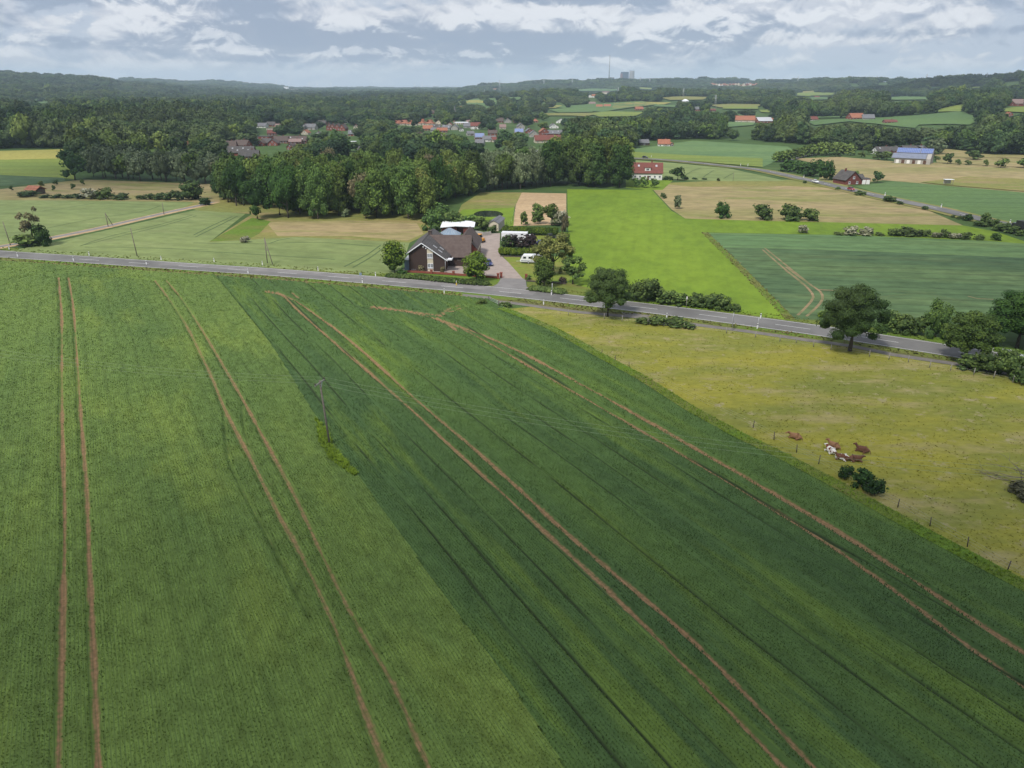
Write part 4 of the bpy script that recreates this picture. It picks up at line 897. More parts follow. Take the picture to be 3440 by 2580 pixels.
# ------------------------------------------------------------------ buildings
def quad_roof(mb, a, b_, c, d, th=.22):
    n = (Vector(b_) - Vector(a)).cross(Vector(d) - Vector(a)).normalized()
    if n.z < 0: n = -n
    lo = [mb.bm.verts.new(Vector(p)) for p in (a, b_, c, d)]; hi = [mb.bm.verts.new(Vector(p) + n * th) for p in (a, b_, c, d)]
    for f in (lo[::-1], hi): mb.bm.faces.new(f)
    for i in range(4): mb.bm.faces.new((lo[i], lo[(i + 1) % 4], hi[(i + 1) % 4], hi[i]))
WIN = {}
def window(parent, x, y, z, w=1.1, h=1.2, rz=0, detail=True, name='window'):
    key = (round(w, 1), round(h, 1))
    if key not in WIN:
        mb = MB(); t_ = .09
        for c, s in (((0, 0, h / 2 - t_ / 2), (w, .1, t_)), ((0, 0, -h / 2 + t_ / 2), (w, .1, t_)), ((-w / 2 + t_ / 2, 0, 0), (t_, .098, h - 2 * t_)), ((w / 2 - t_ / 2, 0, 0), (t_, .098, h - 2 * t_)), ((0, 0, 0), (t_, .09, h - 2 * t_))): mb.box(c, s)
        p = MB(); p.box((0, .01, 0), (w - 2 * t_, .04, h - 2 * t_)); s_ = MB(); s_.box((0, -.05, -h / 2 - .05), (w + .2, .22, .08)); f = MB(); f.mi = 0
        far = MB(); far.box((0, 0, 0), (w, .08, h)); far.mi = 1; far.box((0, -.045, 0), (w * .78, .03, h * .78))
        WIN[key] = (mb.mesh('window', M['frame']), p.mesh('pane', M['glass']), s_.mesh('sill', M['frame']), far.mesh('window', [M['frame'], M['glass']]))
    a = WIN[key]
    if detail:
        o = link(name, a[0], None, parent); o.location = (x, y, z); o.rotation_euler = (0, 0, rz)
        link('pane', a[1], None, o); link('sill', a[2], None, o)
    else:
        o = link(name, a[3], None, parent); o.location = (x, y, z); o.rotation_euler = (0, 0, rz)
    return o
def house(P, w, d, eh, rise, rz, wall, roof, label, cat='house', name='house', hip=0, nwin=(3, 1), detail=False, chimney=True, solar=False, group=None, roofcut=0, floors=1, door=True, skyl=0, flatroof=False, gwin=True):
    """gabled house, ridge along local x; front faces local -y"""
    root = thing(name, (P.x, P.y, P.z - .3), label, cat, group, rz=rz)
    mb = MB(); hx, hy = w / 2, d / 2
    if flatroof:
        mb.box((0, 0, eh / 2), (w, d, eh)); mb.obj('wall', M[wall], root)
        r = MB(); r.box((0, 0, eh + .12), (w + .5, d + .5, .24)); r.obj('roof', M[roof], root)
    elif hip:
        mb.box((0, 0, eh / 2), (w, d, eh)); mb.obj('wall', M[wall], root)
        r = MB(); o = .5; k = hip * hy
        A = [(-hx - o, -hy - o, eh), (hx + o, -hy - o, eh), (hx + o, hy + o, eh), (-hx - o, hy + o, eh)]; B = [(-hx + k, 0, eh + rise), (hx - k, 0, eh + rise)]
        for f in ((A[0], A[1], B[1], B[0]), (A[2], A[3], B[0], B[1]), (A[1], A[2], B[1]), (A[3], A[0], B[0]), A[::-1]): r.face(f)
        bmesh.ops.remove_doubles(r.bm, verts=r.bm.verts[:], dist=.001); r.obj('roof', M[roof], root)
    else:
        mb.extr([(-hy, 0), (hy, 0), (hy, eh), (0, eh + rise), (-hy, eh)], 'x', w); mb.obj('wall', M[wall], root)
        r = MB(); o = .45; sl = rise / hy
        for s in (-1, 1): quad_roof(r, (-hx - o, s * (hy + o), eh - o * sl + .04), (hx + o, s * (hy + o), eh - o * sl + .04), (hx + o, s * .0, eh + rise + .04), (-hx - o, s * .0, eh + rise + .04))
        ro = r.obj('roof', M[roof], root)
        for i in range(skyl):
            q = MB(); f = .35 + .3 * (i % 2); q.box((0, 0, 0), (1.0, 1.3, .12)); so = q.obj('skylight', M['metal'], ro); so.location = (-hx * .6 + i * w * .6 / max(1, skyl - 1), -hy * f, eh + rise * (1 - f) + .3); so.rotation_euler = (math.atan(sl), 0, 0)
        if solar:
            q = MB(); q.box((0, 0, 0), (w * .92, math.hypot(hy, rise) * .9, .10)); so = q.obj('solar_panels', M['solar'], root); so.location = (0, -hy * .5, eh + rise * .5 + .34); so.rotation_euler = (math.atan(sl), 0, 0)
    if chimney and not flatroof:
        q = MB(); q.box((0, 0, 0), (.7, .7, 1.5)); q.box((0, 0, .8), (.85, .85, .12)); q.obj('chimney', M['brickdark'], root, (hx * .3, hy * .12, eh + rise + .25))
    n, fl = nwin
    for f in range(fl):
        zc = eh * (.5 if fl == 1 else .27 + .48 * f)
        for i in range(n): window(root, -hx + w * (i + .5) / n, -hy - .05, zc, detail=detail)
    if gwin and not flatroof and not hip:
        for s, a in ((1, math.pi / 2), (-1, -math.pi / 2)):
            window(root, s * (hx + .05), 0, eh + rise * .28, rz=a, detail=detail)
            for yy in (-hy * .5, hy * .5): window(root, s * (hx + .05), yy, eh * .5, rz=a, detail=detail)
    if door:
        q = MB(); q.box((0, 0, 1.05), (1.0, .12, 2.1)); q.obj('door', M['door'], root, (hx * .05 if n % 2 == 0 else w / max(n, 1) * .5, -hy - .04, .3))
    return root
HREC = []
def H(fr, x0, yb, x1, yt, wall, roof, label, ridge='x', depth=9, pitch=.75, **k):
    """a house from its visible box in a frame: x0..x1 and top yt, ground line yb"""
    P = G(fr, (x0 + x1) / 2, yb); m_ = ppm(P) / FR[fr][2]; w = (x1 - x0) * m_; ht = max(3.5, ztop(P, fr, yt) - P.z)
    rz = k.pop('rz', random.uniform(-.2, .2)); view = math.atan2(-P.x, P.y)
    if ridge == 'x':
        d = depth; rise = min(ht * .62, d / 2 * pitch); eh = ht - rise - ( (k.get('corr', 0)))
        eh = max(2.3, eh); r_ = rz
    else:
        d = w; w = depth; rise = min(ht * .6, d / 2 * pitch); eh = max(2.3, ht - rise); r_ = rz + math.pi / 2
    k.pop('corr', None)
    n1 = nat(fr, x0, yt); n2 = nat(fr, x1, yb); HREC.append((n1[0], n1[1], n2[0], n2[1]))
    P2 = P + Vector((P.x, P.y, 0)).normalized() * (d if ridge == 'x' else w) / 2
    P2.z = float(terr(P2.x, P2.y))
    return house(P2, w, d, eh, rise, view * .0 + r_, wall, roof, label, **k)
# the small brick house by the far road, with garages
H('e', 480, 470, 645, 345, 'brickdark', 'r_dark', 'small dark red brick house with a steep gable beside the far road', 'y', depth=10, pitch=1.0, rz=.25, nwin=(0, 0), detail=True, chimney=True)
H('e', 640, 465, 695, 375, 'brickdark', 'r_dark', 'low brick annex at the right side of the brick house', 'x', depth=6, rz=.2, nwin=(1, 1), name='annex', chimney=False, gwin=False)
Pg = G('e', 740, 468); gw_ = 80 * ppm(Pg) / FR['e'][2]
ga = thing('garage', Pg, 'flat roofed double garage with white doors right of the brick house', 'garage', rz=.05)
MB().box((0, 2.5, 1.35), (gw_, 5, 2.7)).obj('wall', M['brickdark'], ga); MB().box((0, 2.5, 2.8), (gw_ + .4, 5.4, .2)).obj('roof', M['r_dark'], ga)
for s in (-1, 1): MB().box((s * gw_ * .24, -.04, 1.15), (gw_ * .42, .1, 2.2), bevel=.02).obj('door', M['white'], ga)
# white house with red roof
P = G('d', 770, 428); w = 270 * ppm(P) / FR['d'][2]
wh = house(P + Vector((0, 6.0, 0)), w, 10, 3.9, 4.7, -.10, 'white', 'r_red', 'long white house with a red tiled roof and a dormer, right of the tall clump', nwin=(6, 1), detail=True, skyl=3, gwin=True)
dm = MB(); dm.box((0, -3.4, 5.6), (3.0, 1.9, 1.7)); dmo = dm.obj('dormer', M['white'], wh); window(dmo, 0, -4.41, 5.6, 1.6, 1.1); MB().box((0, -3.4, 6.55), (3.7, 2.4, .2)).obj('dormer_roof', M['r_red'], dmo)
HREC.append((*nat('d', 625, 300), *nat('d', 905, 425)))
# orange farmhouse and sheds beyond the meadow
H('n', 1260, 752, 1358, 690, 'white', 'r_orange', 'white cottage with an orange roof at the top of the green field', 'x', depth=9, rz=-.1, nwin=(3, 1))
H('n', 1355, 752, 1385, 722, 'brickred', 'r_orange', 'little orange roofed outbuilding beside the white cottage', 'y', depth=5, nwin=(0, 0), chimney=False, name='outbuilding', cat='shed')
H('n', 1095, 742, 1175, 697, 'wooddark', 'r_grey', 'grey roofed shed left of the white cottage', 'x', depth=7, nwin=(1, 1), chimney=False, name='shed', cat='shed')
# open shed on the left meadow
P = G('a', 385, 635); s_ = thing('open_shed', P, 'small open field shed with an orange tiled roof on the left hay meadow', 'shed', rz=-.35)
mb = MB(); [mb.box((x, y, 1.1), (.15, .15, 2.2)) for x in (-3.2, 3.2) for y in (-2.2, 2.2)]; mb.box((0, 2.2, 1.1), (6.4, .1, 2.2)); mb.box((3.2, .2, 1.1), (.1, 4.0, 2.0)); mb.obj('wall', M['wooddark'], s_)
r = MB(); [quad_roof(r, (-3.8, s * 3.0, 1.9), (3.8, s * 3.0, 1.9), (3.8, 0, 3.6), (-3.8, 0, 3.6), .12) for s in (-1, 1)]; r.obj('roof', M['r_orange'], s_)
HREC.append((*nat('a', 290, 555), *nat('a', 455, 640)))
# solar barn farm
M['solar_old'] = simple('old solar panels', (.17, .19, .25), .35, .1, .6, .5)
P = G('s', 865, 525); mm = ppm(P) / FR['s'][2]; w = 800 * mm
so = thing('solar_barn', P + Vector((P.x, P.y, 0)).normalized() * 8 + Vector((0, 0, -.2)), 'long low barn with blue solar panels on two roof slopes', 'barn', rz=-math.atan2(P.x, P.y) - .10)
mb = MB(); mb.extr([(-9, 0), (9, 0), (9, 5.2), (0, 9.4), (-4.2, 6.5), (-9, 3.8)], 'x', w); mb.obj('wall', M['greywall'], so)
r = MB(); quad_roof(r, (-w / 2 - .3, -4.3, 6.6), (w / 2 + .3, -4.3, 6.6), (w / 2 + .3, 0, 9.5), (-w / 2 - .3, 0, 9.5), .15); quad_roof(r, (-w / 2 - .3, 9.5, 5.0), (w / 2 + .3, 9.5, 5.0), (w / 2 + .3, 0, 9.5), (-w / 2 - .3, 0, 9.5), .15); quad_roof(r, (-w / 2 - 2, -9.6, 3.5), (w / 2 - 2.5, -9.6, 3.5), (w / 2 - 2.5, -4.3, 6.35), (-w / 2 - 2, -4.3, 6.35), .15); r.obj('roof', M['r_grey'], so)
r = MB(); quad_roof(r, (-w / 2, -4.15, 6.88), (w * .15, -4.15, 6.88), (w * .15, -.3, 9.45), (-w / 2, -.3, 9.45), .1); r.obj('solar_panels', M['solar'], so)
r = MB(); quad_roof(r, (w * .17, -4.15, 6.88), (w / 2, -4.15, 6.88), (w / 2, -.3, 9.45), (w * .17, -.3, 9.45), .1); r.obj('solar_panels', M['solar'], so)
r = MB(); quad_roof(r, (-w / 2 - 1.6, -9.4, 3.75), (w / 2 - 3, -9.4, 3.75), (w / 2 - 3, -4.5, 6.42), (-w / 2 - 1.6, -4.5, 6.42), .1); r.obj('solar_panels', M['solar_old'], so)
for i in range(6): MB().box((0, 0, 0), (w / 12, .1, 2.2)).obj('door', M['door' if i % 2 else 'white'], so, (-w / 2 + w * (i + .6) / 6.6, -9.06, 1.6))
HREC.append((*nat('s', 430, 200), *nat('s', 1300, 520)))
H('s', 345, 370, 545, 120, 'brickred', 'r_dark', 'tall red brick barn gable behind the solar barn', 'y', depth=26, pitch=.8, rz=-.35, nwin=(0, 0), name='barn', cat='barn', chimney=False)
H('s', 560, 260, 900, 95, 'brickred', 'r_dark', 'dark roofed farmhouse behind the solar barn, left wing', 'x', depth=14, rz=-.05, nwin=(3, 1), name='farmhouse')
H('s', 880, 260, 1140, 92, 'brickred', 'r_grey', 'grey hipped farmhouse wing behind the solar barn', 'x', depth=14, rz=.1, nwin=(2, 1), hip=1, name='farmhouse')
H('e', 815, 190, 985, 125, 'white', 'r_dark', 'dark roofed house with skylights left of the solar barn', 'x', depth=10, rz=.1, nwin=(4, 1), skyl=2)
# farms on the right slope
H('o', 330, 533, 420, 492, 'white', 'r_red', 'white cottage with a red roof on the right slope', 'x', rz=.15, depth=9, nwin=(3, 1))
H('o', 690, 524, 812, 466, 'brickred', 'r_orange', 'red brick farmhouse with an orange red roof on the right slope', 'x', depth=14, rz=.15, nwin=(4, 1))
H('o', 812, 526, 905, 476, 'greywall', 'r_grey', 'grey roofed barn beside the red farmhouse on the right slope', 'x', depth=14, rz=-.2, nwin=(1, 1), name='barn', cat='barn', chimney=False)
H('o', 2080, 402, 2230, 342, 'brickred', 'r_pink', 'large barn with a faded roof at the right edge of the photo', 'x', depth=22, rz=.1, nwin=(3, 1), name='barn', cat='barn', chimney=False)
H('o', 2052, 500, 2095, 455, 'brickred', 'r_orange', 'small orange roofed house near the right edge below the faded barn', 'y', depth=9, nwin=(0, 0))
H('o', 1000, 556, 1100, 536, 'brickred', 'r_red', 'low red roofed building between the trees below the right slope meadow', 'x', depth=10, nwin=(3, 1))
H('o', 0, 545, 48, 508, 'brickred', 'r_orange', 'orange roofed house half hidden left of the white cottage on the slope', 'x', depth=9, nwin=(1, 1))
H('n', 1925, 546, 2090, 487, 'cream', 'r_orange', 'large barn with a bright orange roof above the dark tree line', 'x', depth=20, rz=-.2, nwin=(5, 1), name='barn', cat='barn', chimney=False)
H('n', 2105, 548, 2230, 500, 'brickred', 'r_metal', 'barn with a pale blue metal roof right of the orange barn', 'x', depth=18, rz=.1, nwin=(4, 1), name='barn', cat='barn', chimney=False)
# village
VH = [
 ('v', 95, 150, 185, 97, 'cream', 'r_orange', 'hipped orange roofed block, leftmost of the village row', 'x', dict(hip=.8, depth=22)),
 ('v', 165, 150, 265, 87, 'cream', 'r_orange', 'hipped orange roofed block, second from the left of the village row', 'x', dict(hip=.8, depth=22)),
 ('v', 250, 155, 375, 92, 'cream', 'r_orange', 'hipped orange roofed block, third from the left of the village row', 'x', dict(hip=.8, depth=22)),
 ('v', 380, 150, 485, 75, 'cream', 'r_orange', 'hipped orange roofed block left of the low flat white building', 'x', dict(hip=.8, depth=22)),
 ('v', 480, 152, 590, 85, 'cream', 'r_orange', 'hipped orange roofed block nearest the flat white building', 'x', dict(hip=.8, depth=22)),
 ('v', 845, 140, 1045, 78, 'cream', 'r_white', 'wide flat roofed white building in the village', 'x', dict(flatroof=True, depth=20, nwin=(8, 2))),
 ('v', 985, 130, 1050, 103, 'cream', 'r_pink', 'small pinkish roof right of the flat white building', 'x', {}),
 ('v', 1040, 200, 1155, 115, 'white', 'r_red', 'tall white house with a red roof in the village', 'x', dict(nwin=(4, 2))),
 ('v', 955, 185, 1040, 120, 'greywall', 'r_grey', 'grey roofed house left of the tall white house', 'x', {}),
 ('v', 450, 215, 565, 155, 'brickred', 'r_orange', 'orange roofed house below the hipped blocks', 'x', {}),
 ('v', 565, 200, 665, 145, 'greywall', 'r_dark', 'dark roofed house below the hipped blocks', 'x', dict(skyl=2)),
 ('v', 690, 210, 790, 150, 'greywall', 'r_grey', 'blue grey roofed house in the middle of the village', 'x', dict(skyl=2)),
 ('v', 620, 240, 745, 188, 'brickred', 'r_orange', 'long orange roof in front of the blue grey house', 'x', {}),
 ('v', 555, 235, 620, 188, 'greywall', 'r_grey', 'grey roofed house left of the long orange roof', 'x', {}),
 ('v', 800, 210, 885, 140, 'greywall', 'r_grey', 'grey gabled house right of the blue grey house', 'y', {}),
 ('v', 750, 165, 810, 125, 'cream', 'r_red', 'small red roofed house behind the grey gable', 'y', {}),
 ('v', 820, 130, 850, 105, 'cream', 'r_orange', 'little pale gable left of the flat white building', 'y', {}),
 ('v', 898, 225, 945, 183, 'white', 'r_dark', 'small white gabled house below the flat white building', 'y', {}),
 ('v', 1085, 330, 1205, 252, 'brickred', 'r_grey', 'brick house with a wide blue solar roof in the village', 'x', dict(solar=True)),
 ('v', 1190, 355, 1350, 290, 'white', 'r_grey', 'grey roofed house with a white gable right of the solar roof', 'x', {}),
 ('v', 1300, 360, 1410, 308, 'cream', 'r_red', 'red roofed house right of the white gable', 'x', {}),
 ('v', 925, 392, 1000, 330, 'brickred', 'r_orange', 'lone orange roof above the mixed wood', 'x', {}),
 ('v', 1100, 400, 1205, 336, 'greywall', 'r_grey', 'slate blue roof below the solar roof', 'x', {}),
 ('v', 990, 280, 1075, 240, 'greywall', 'r_grey', 'low grey roof left of the solar roof', 'x', {}),
 ('v', 1215, 78, 1272, 44, 'white', 'r_orange', 'red roofed cottage behind the village', 'x', {}),
 ('v', 1565, 125, 1627, 84, 'brickred', 'r_orange', 'orange roofed house at the right back of the village', 'x', {}),
 ('v', 1797, 118, 1870, 74, 'brickred', 'r_orange', 'pyramid shaped orange roof right of the village', 'x', dict(hip=1.0)),
 ('v', 1610, 195, 1700, 125, 'greywall', 'r_grey', 'grey roofed house among the right village trees', 'y', {}),
 ('v', 1580, 265, 1692, 195, 'brickred', 'r_grey', 'grey house with solar panels, left of the right village group', 'x', dict(solar=True)),
 ('v', 1718, 250, 1805, 185, 'brickred', 'r_grey', 'house with pale solar panels in the right village group', 'y', dict()),
 ('v', 1762, 298, 1872, 212, 'greywall', 'r_grey', 'grey gabled house in the right village group', 'y', {}),
 ('v', 1888, 280, 1992, 186, 'brickred', 'r_orange', 'red brick gabled house with an orange roof in the right village group', 'y', {}),
 ('v', 1940, 280, 2165, 216, 'brickred', 'r_grey', 'long grey roofed house with white dormers', 'x', dict(skyl=3)),
 ('v', 1825, 370, 2172, 275, 'cream', 'r_red', 'large farmhouse with a wide brick red roof, nearest of the right village group', 'x', dict(nwin=(6, 1), depth=14)),
 ('v', 1780, 502, 1870, 470, 'white', 'r_white', 'low white building behind the silver willows', 'x', dict(flatroof=True, nwin=(2, 1), depth=5)),
 ('v', 1680, 545, 1742, 508, 'greywall', 'r_grey', 'small blue grey hut behind the silver willows', 'x', dict(nwin=(0, 0), depth=4, chimney=False)),
 ('v', 1395, 330, 1455, 240, 'greywall', 'r_grey', 'narrow grey roof right of the red roofed house', 'x', {}),
 ('w', 485, 290, 580, 205, 'brickred', 'r_pink', 'faded pink roof at the left end of the village', 'x', {}),
 ('w', 340, 320, 640, 265, 'cream', 'r_pink', 'long flat roof at the left end of the village', 'x', dict(flatroof=True, nwin=(8, 1), depth=12)),
 ('w', 340, 415, 498, 328, 'brickred', 'r_red', 'brown red roof behind the brick block', 'x', {}),
 ('w', 150, 480, 405, 388, 'brickred', 'r_dark', 'flat red brick block with a wide dark window', 'x', dict(flatroof=True, nwin=(3, 1), depth=12)),
 ('w', 975, 300, 1085, 205, 'white', 'r_grey', 'white gable left of the grey long roof', 'y', {}),
 ('w', 1040, 310, 1240, 198, 'greywall', 'r_grey', 'grey long roof in the left village', 'x', {}),
 ('w', 1425, 320, 1530, 180, 'brickred', 'r_brown', 'steep brown row house, first from the left of the four', 'y', dict(pitch=1.1)),
 ('w', 1500, 320, 1610, 195, 'brickred', 'r_brown', 'steep brown row house, second from the left of the four', 'y', dict(pitch=1.1)),
 ('w', 1590, 325, 1700, 200, 'brickred', 'r_brown', 'steep brown row house, third from the left of the four', 'y', dict(pitch=1.1)),
 ('w', 1680, 330, 1800, 205, 'brickred', 'r_brown', 'steep brown row house, fourth from the left of the four', 'y', dict(pitch=1.1)),
 ('w', 1748, 190, 1815, 115, 'white', 'r_grey', 'small bright white house behind the row houses', 'y', {}),
 ('w', 1840, 425, 2050, 320, 'brickred', 'r_grey', 'house with pale solar panels right of the row houses', 'x', dict(skyl=3)),
 ('w', 1935, 310, 2010, 220, 'cream', 'r_pink', 'pale house behind the solar panels', 'y', {}),
 ('w', 460, 560, 720, 430, 'brickred', 'r_brown', 'long brown roofed row, left half', 'x', dict(nwin=(5, 1))),
 ('w', 700, 565, 1060, 425, 'brickred', 'r_brown', 'long brown roofed row, right half', 'x', dict(nwin=(6, 1), skyl=2)),
 ('w', 250, 600, 420, 478, 'brickred', 'r_dark', 'dark roofed house joined to the brick gable', 'x', {}),
 ('w', 360, 605, 535, 490, 'brickred', 'r_brown', 'red brick gable with two white windows', 'y', {}),
 ('w', 145, 610, 305, 525, 'brickred', 'r_brown', 'low brown gable left of the brick gable', 'y', {}),
 ('w', 740, 580, 960, 512, 'brickred', 'r_pink', 'low roof in front of the long brown row', 'x', {}),
 ('w', 1880, 575, 1975, 527, 'white', 'r_white', 'small white annex right of the poplar', 'x', dict(flatroof=True, nwin=(1, 1), depth=5)),
 ('b', 340, 165, 460, 75, 'brickred', 'r_brown', 'brown roof at the left, behind the skylight roofs', 'x', {}),
 ('b', 455, 150, 600, 65, 'brickred', 'r_brown', 'flat brown roof behind the skylight roofs', 'x', {}),
 ('b', 380, 230, 650, 135, 'brickred', 'r_dark', 'wide dark roof with skylights above the willows', 'x', dict(skyl=4, depth=14)),
 ('b', 500, 270, 700, 175, 'brickred', 'r_dark', 'dark roof right below the skylight roof', 'x', dict(depth=12)),
 ('l', 1608, 760, 1672, 724, 'brickred', 'r_red', 'lone red roof behind the left wood', 'x', {}),
 ('m', 1645, 435, 1780, 402, 'brickred', 'r_orange', 'long orange roof beside the church spire', 'x', dict(depth=14, nwin=(5, 1))),
 ('m', 1475, 470, 1545, 440, 'brickred', 'r_brown', 'brown roof left of the church spire', 'x', {}),
 ('n', 728, 415, 782, 388, 'brickred', 'r_orange', 'orange farm roof on the far meadow, left of two', 'x', {}),
 ('n', 795, 412, 852, 385, 'brickred', 'r_orange', 'orange farm roof on the far meadow, right of two', 'x', {}),
 ('n', 1062, 438, 1130, 407, 'brickred', 'r_orange', 'orange roof at the right edge of the far meadow', 'x', {}),
 ('n', 665, 392, 718, 365, 'cream', 'r_pink', 'pinkish roof above the far meadow', 'x', {}),
 ('n', 1562, 445, 1630, 410, 'brickred', 'r_grey', 'blue roofed farm in front of the wooded ridge', 'x', {}),
 ('n', 1470, 367, 1522, 342, 'white', 'r_white', 'white domed hall at the foot of the wooded ridge', 'x', dict(hip=1.0)),
 ('n', 1700, 448, 1755, 433, 'brickred', 'r_red', 'low red roof right of the blue roofed farm', 'x', {}),
 ('n', 655, 328, 690, 303, 'white', 'r_dark', 'white house on the dark ridge, left one', 'y', {}),
 ('n', 690, 328, 735, 300, 'white', 'r_orange', 'white house on the dark ridge, right one', 'x', {}),
 ('n', 780, 300, 840, 275, 'cream', 'r_pink', 'pale house among the trees on the dark ridge', 'x', {}),
 ('o', 400, 333, 440, 315, 'brickred', 'r_red', 'tiny red roof in the valley between the ridges', 'x', {}),
]
for fr, x0, yb, x1, yt, wl, rf, lab, rd, k in VH:
    k = dict(k); k.setdefault('nwin', (3, 1) if rd == 'x' else (0, 0)); k['group'] = 'village and farm houses beyond the woods'
    if 'depth' not in k: k['depth'] = 10
    if k.get('flatroof') or k.get('hip'): k['gwin'] = False
    H(fr, x0, yb, x1, yt, wl, rf, lab, rd, **k)
g = random.Random(9)
for (x0, x1, ya, yb_, n) in ((555, 785, 264, 326, 44), (860, 1090, 258, 300, 36), (1000, 1225, 258, 305, 26)):
    for i in range(n):
        x, y = g.uniform(x0, x1), g.uniform(ya, yb_); nx_, ny_ = nat('k', x, y)
        if any(r0 - 12 < nx_ < r2 + 12 and r1 - 6 < ny_ < r3 + 8 for r0, r1, r2, r3 in HREC): continue
        w_ = g.uniform(13, 22); wl, rf = g.choice([('brickred', 'r_brown'), ('brickred', 'r_brown'), ('cream', 'r_pink'), ('greywall', 'r_grey'), ('white', 'r_grey'), ('brickred', 'r_dark'), ('cream', 'r_orange')])
        H('k', x - w_ / 2, y + 4, x + w_ / 2, y - 6, wl, rf, f'small village house with a {dict(r_brown="brown", r_pink="faded pink", r_grey="grey", r_dark="dark", r_orange="orange")[rf]} roof in the {"left" if x < 800 else "middle" if x < 1050 else "right"} part of the village', g.choice('xxy'), depth=g.uniform(9, 12), pitch=g.uniform(.7, 1.0), nwin=(2, 1) , group=f'small {rf[2:]} roofed houses in the {"left" if x < 800 else "middle" if x < 1050 else "right"} part of the village', door=False, chimney=g.random() < .6)
#PART3
# far villages on the hills: the same small houses again and again
g = random.Random(4)
for i in range(26):
    x = 1725 + 15 * i + g.uniform(-6, 6); y = g.uniform(205, 224)
    H('n', x, y + 8, x + g.uniform(14, 24), y - 4, g.choice(['cream', 'brickred', 'white']), 'r_orange', 'orange roofed house of the hill village under the right skyline', g.choice('xy'), depth=14, nwin=(0, 0), gwin=False, door=False, chimney=False, group='houses of the hill village under the skyline')
for (fr, x, y, w, wl, rf) in [('l', 385, 254, 26, 'brickred', 'r_orange'), ('l', 440, 262, 22, 'brickred', 'r_orange'), ('l', 822, 258, 34, 'white', 'r_white'), ('l', 860, 252, 30, 'white', 'r_white'), ('l', 768, 256, 18, 'white', 'r_grey'), ('l', 1040, 252, 40, 'cream', 'r_pink'), ('l', 1172, 282, 16, 'white', 'r_grey'), ('l', 1205, 280, 14, 'white', 'r_grey'), ('l', 1372, 312, 18, 'white', 'r_white'), ('l', 1440, 306, 20, 'white', 'r_grey'), ('l', 1412, 288, 16, 'cream', 'r_orange'), ('l', 1498, 304, 22, 'white', 'r_grey'), ('l', 1865, 287, 18, 'cream', 'r_orange'), ('l', 735, 290, 26, 'white', 'r_pink'), ('l', 645, 292, 24, 'white', 'r_grey')]:
    H(fr, x - w / 2, y + 3, x + w / 2, y - 9, wl, rf, 'tiny pale house on the left wooded hill', 'x', depth=12, nwin=(0, 0), gwin=False, door=False, chimney=False, group='tiny houses on the left wooded hill')
for i in range(10):
    x = 1990 + 16 * i; H('m', x, 262 + g.uniform(-6, 8), x + 13, 250, g.choice(['cream', 'white']), g.choice(['r_orange', 'r_pink']), 'tiny house of the village at the foot of the centre hill', 'x', depth=12, nwin=(0, 0), gwin=False, door=False, chimney=False, group='tiny houses at the foot of the centre hill')

# ------------------------------------------------------------------ the brown farmhouse
A = G('h', 418, 998); th = -.05
fh = thing('farmhouse', A, 'large dark brown brick farmhouse with tiled gable roofs beside the road', 'farmhouse', rz=th)
RX, RZ, W1, L1_ = 3.65, 7.6, 9.7, 21.0
mb = MB(); mb.extr([(0, 0), (W1, 0), (W1, 3.35), (RX, RZ - .1), (0, 5.05)], 'y', L1_, L1_ / 2); mb.obj('wall', M['brickbrown'], fh)
sl = (RZ - 5.1) / RX
r = MB(); o = .55
quad_roof(r, (-o, -.5, RZ - sl * (RX + o)), (RX, -.5, RZ), (RX, L1_ + .4, RZ), (-o, L1_ + .4, RZ - sl * (RX + o)), .2)
quad_roof(r, (RX, -.5, RZ), (W1 + .75, -.5, RZ - sl * (W1 + .75 - RX)), (W1 + .75, L1_ + .4, RZ - sl * (W1 + .75 - RX)), (RX, L1_ + .4, RZ), .2)
r1 = r.obj('roof', M['r_dark'], fh)
bb = MB()     # white verge boards
for (a, b_) in (((-o, RZ - sl * (RX + o)), (RX, RZ)), ((RX, RZ), (W1 + .75, RZ - sl * (W1 + .75 - RX)))):
    bb.face([(a[0], -.56, a[1] - .12), (b_[0], -.56, b_[1] - .12), (b_[0], -.56, b_[1] + .18), (a[0], -.56, a[1] + .18)])
    bb.face([(a[0], -.56, a[1] - .12), (b_[0], -.56, b_[1] - .12), (b_[0], -.50, b_[1] - .12), (a[0], -.50, a[1] - .12)])
bb.obj('verge_board', M['frame'], fh)
MB().box((5.75, -.02, 3.0), (1.55, .12, 6.0)).obj('rendered_panel', M['cream'], fh)
for z in (4.25, 1.55):
    for s in (-1, 1): window(fh, 5.75 + s * .36, -.12, z, .72, 1.2)
for i, (u, v) in enumerate([(6.6, 4.0), (8.1, 3.2), (8.0, 6.6)]):
    q = MB(); q.box((0, 0, 0), (1.3, .7, .1)); so_ = q.obj('skylight', M['metal'], r1, (u, v, RZ - sl * (u - RX) + .28)); so_.rotation_euler = (0, math.atan(sl), 0)
q = MB(); q.box((0, 0, 0), (.9, 1.3, 1.5)); q.box((0, 0, .85), (1.1, 1.5, .15)); q.obj('chimney', M['wooddark'], fh, (RX + .35, 12.6, RZ + .2))
for u in (4.0, 4.7): MB().tube([(u, -.02, 6.6 - (u - 4) * .55), (u, -.12, 6.6 - (u - 4) * .55)], .17, 10).obj('vent', M['frame'], fh)
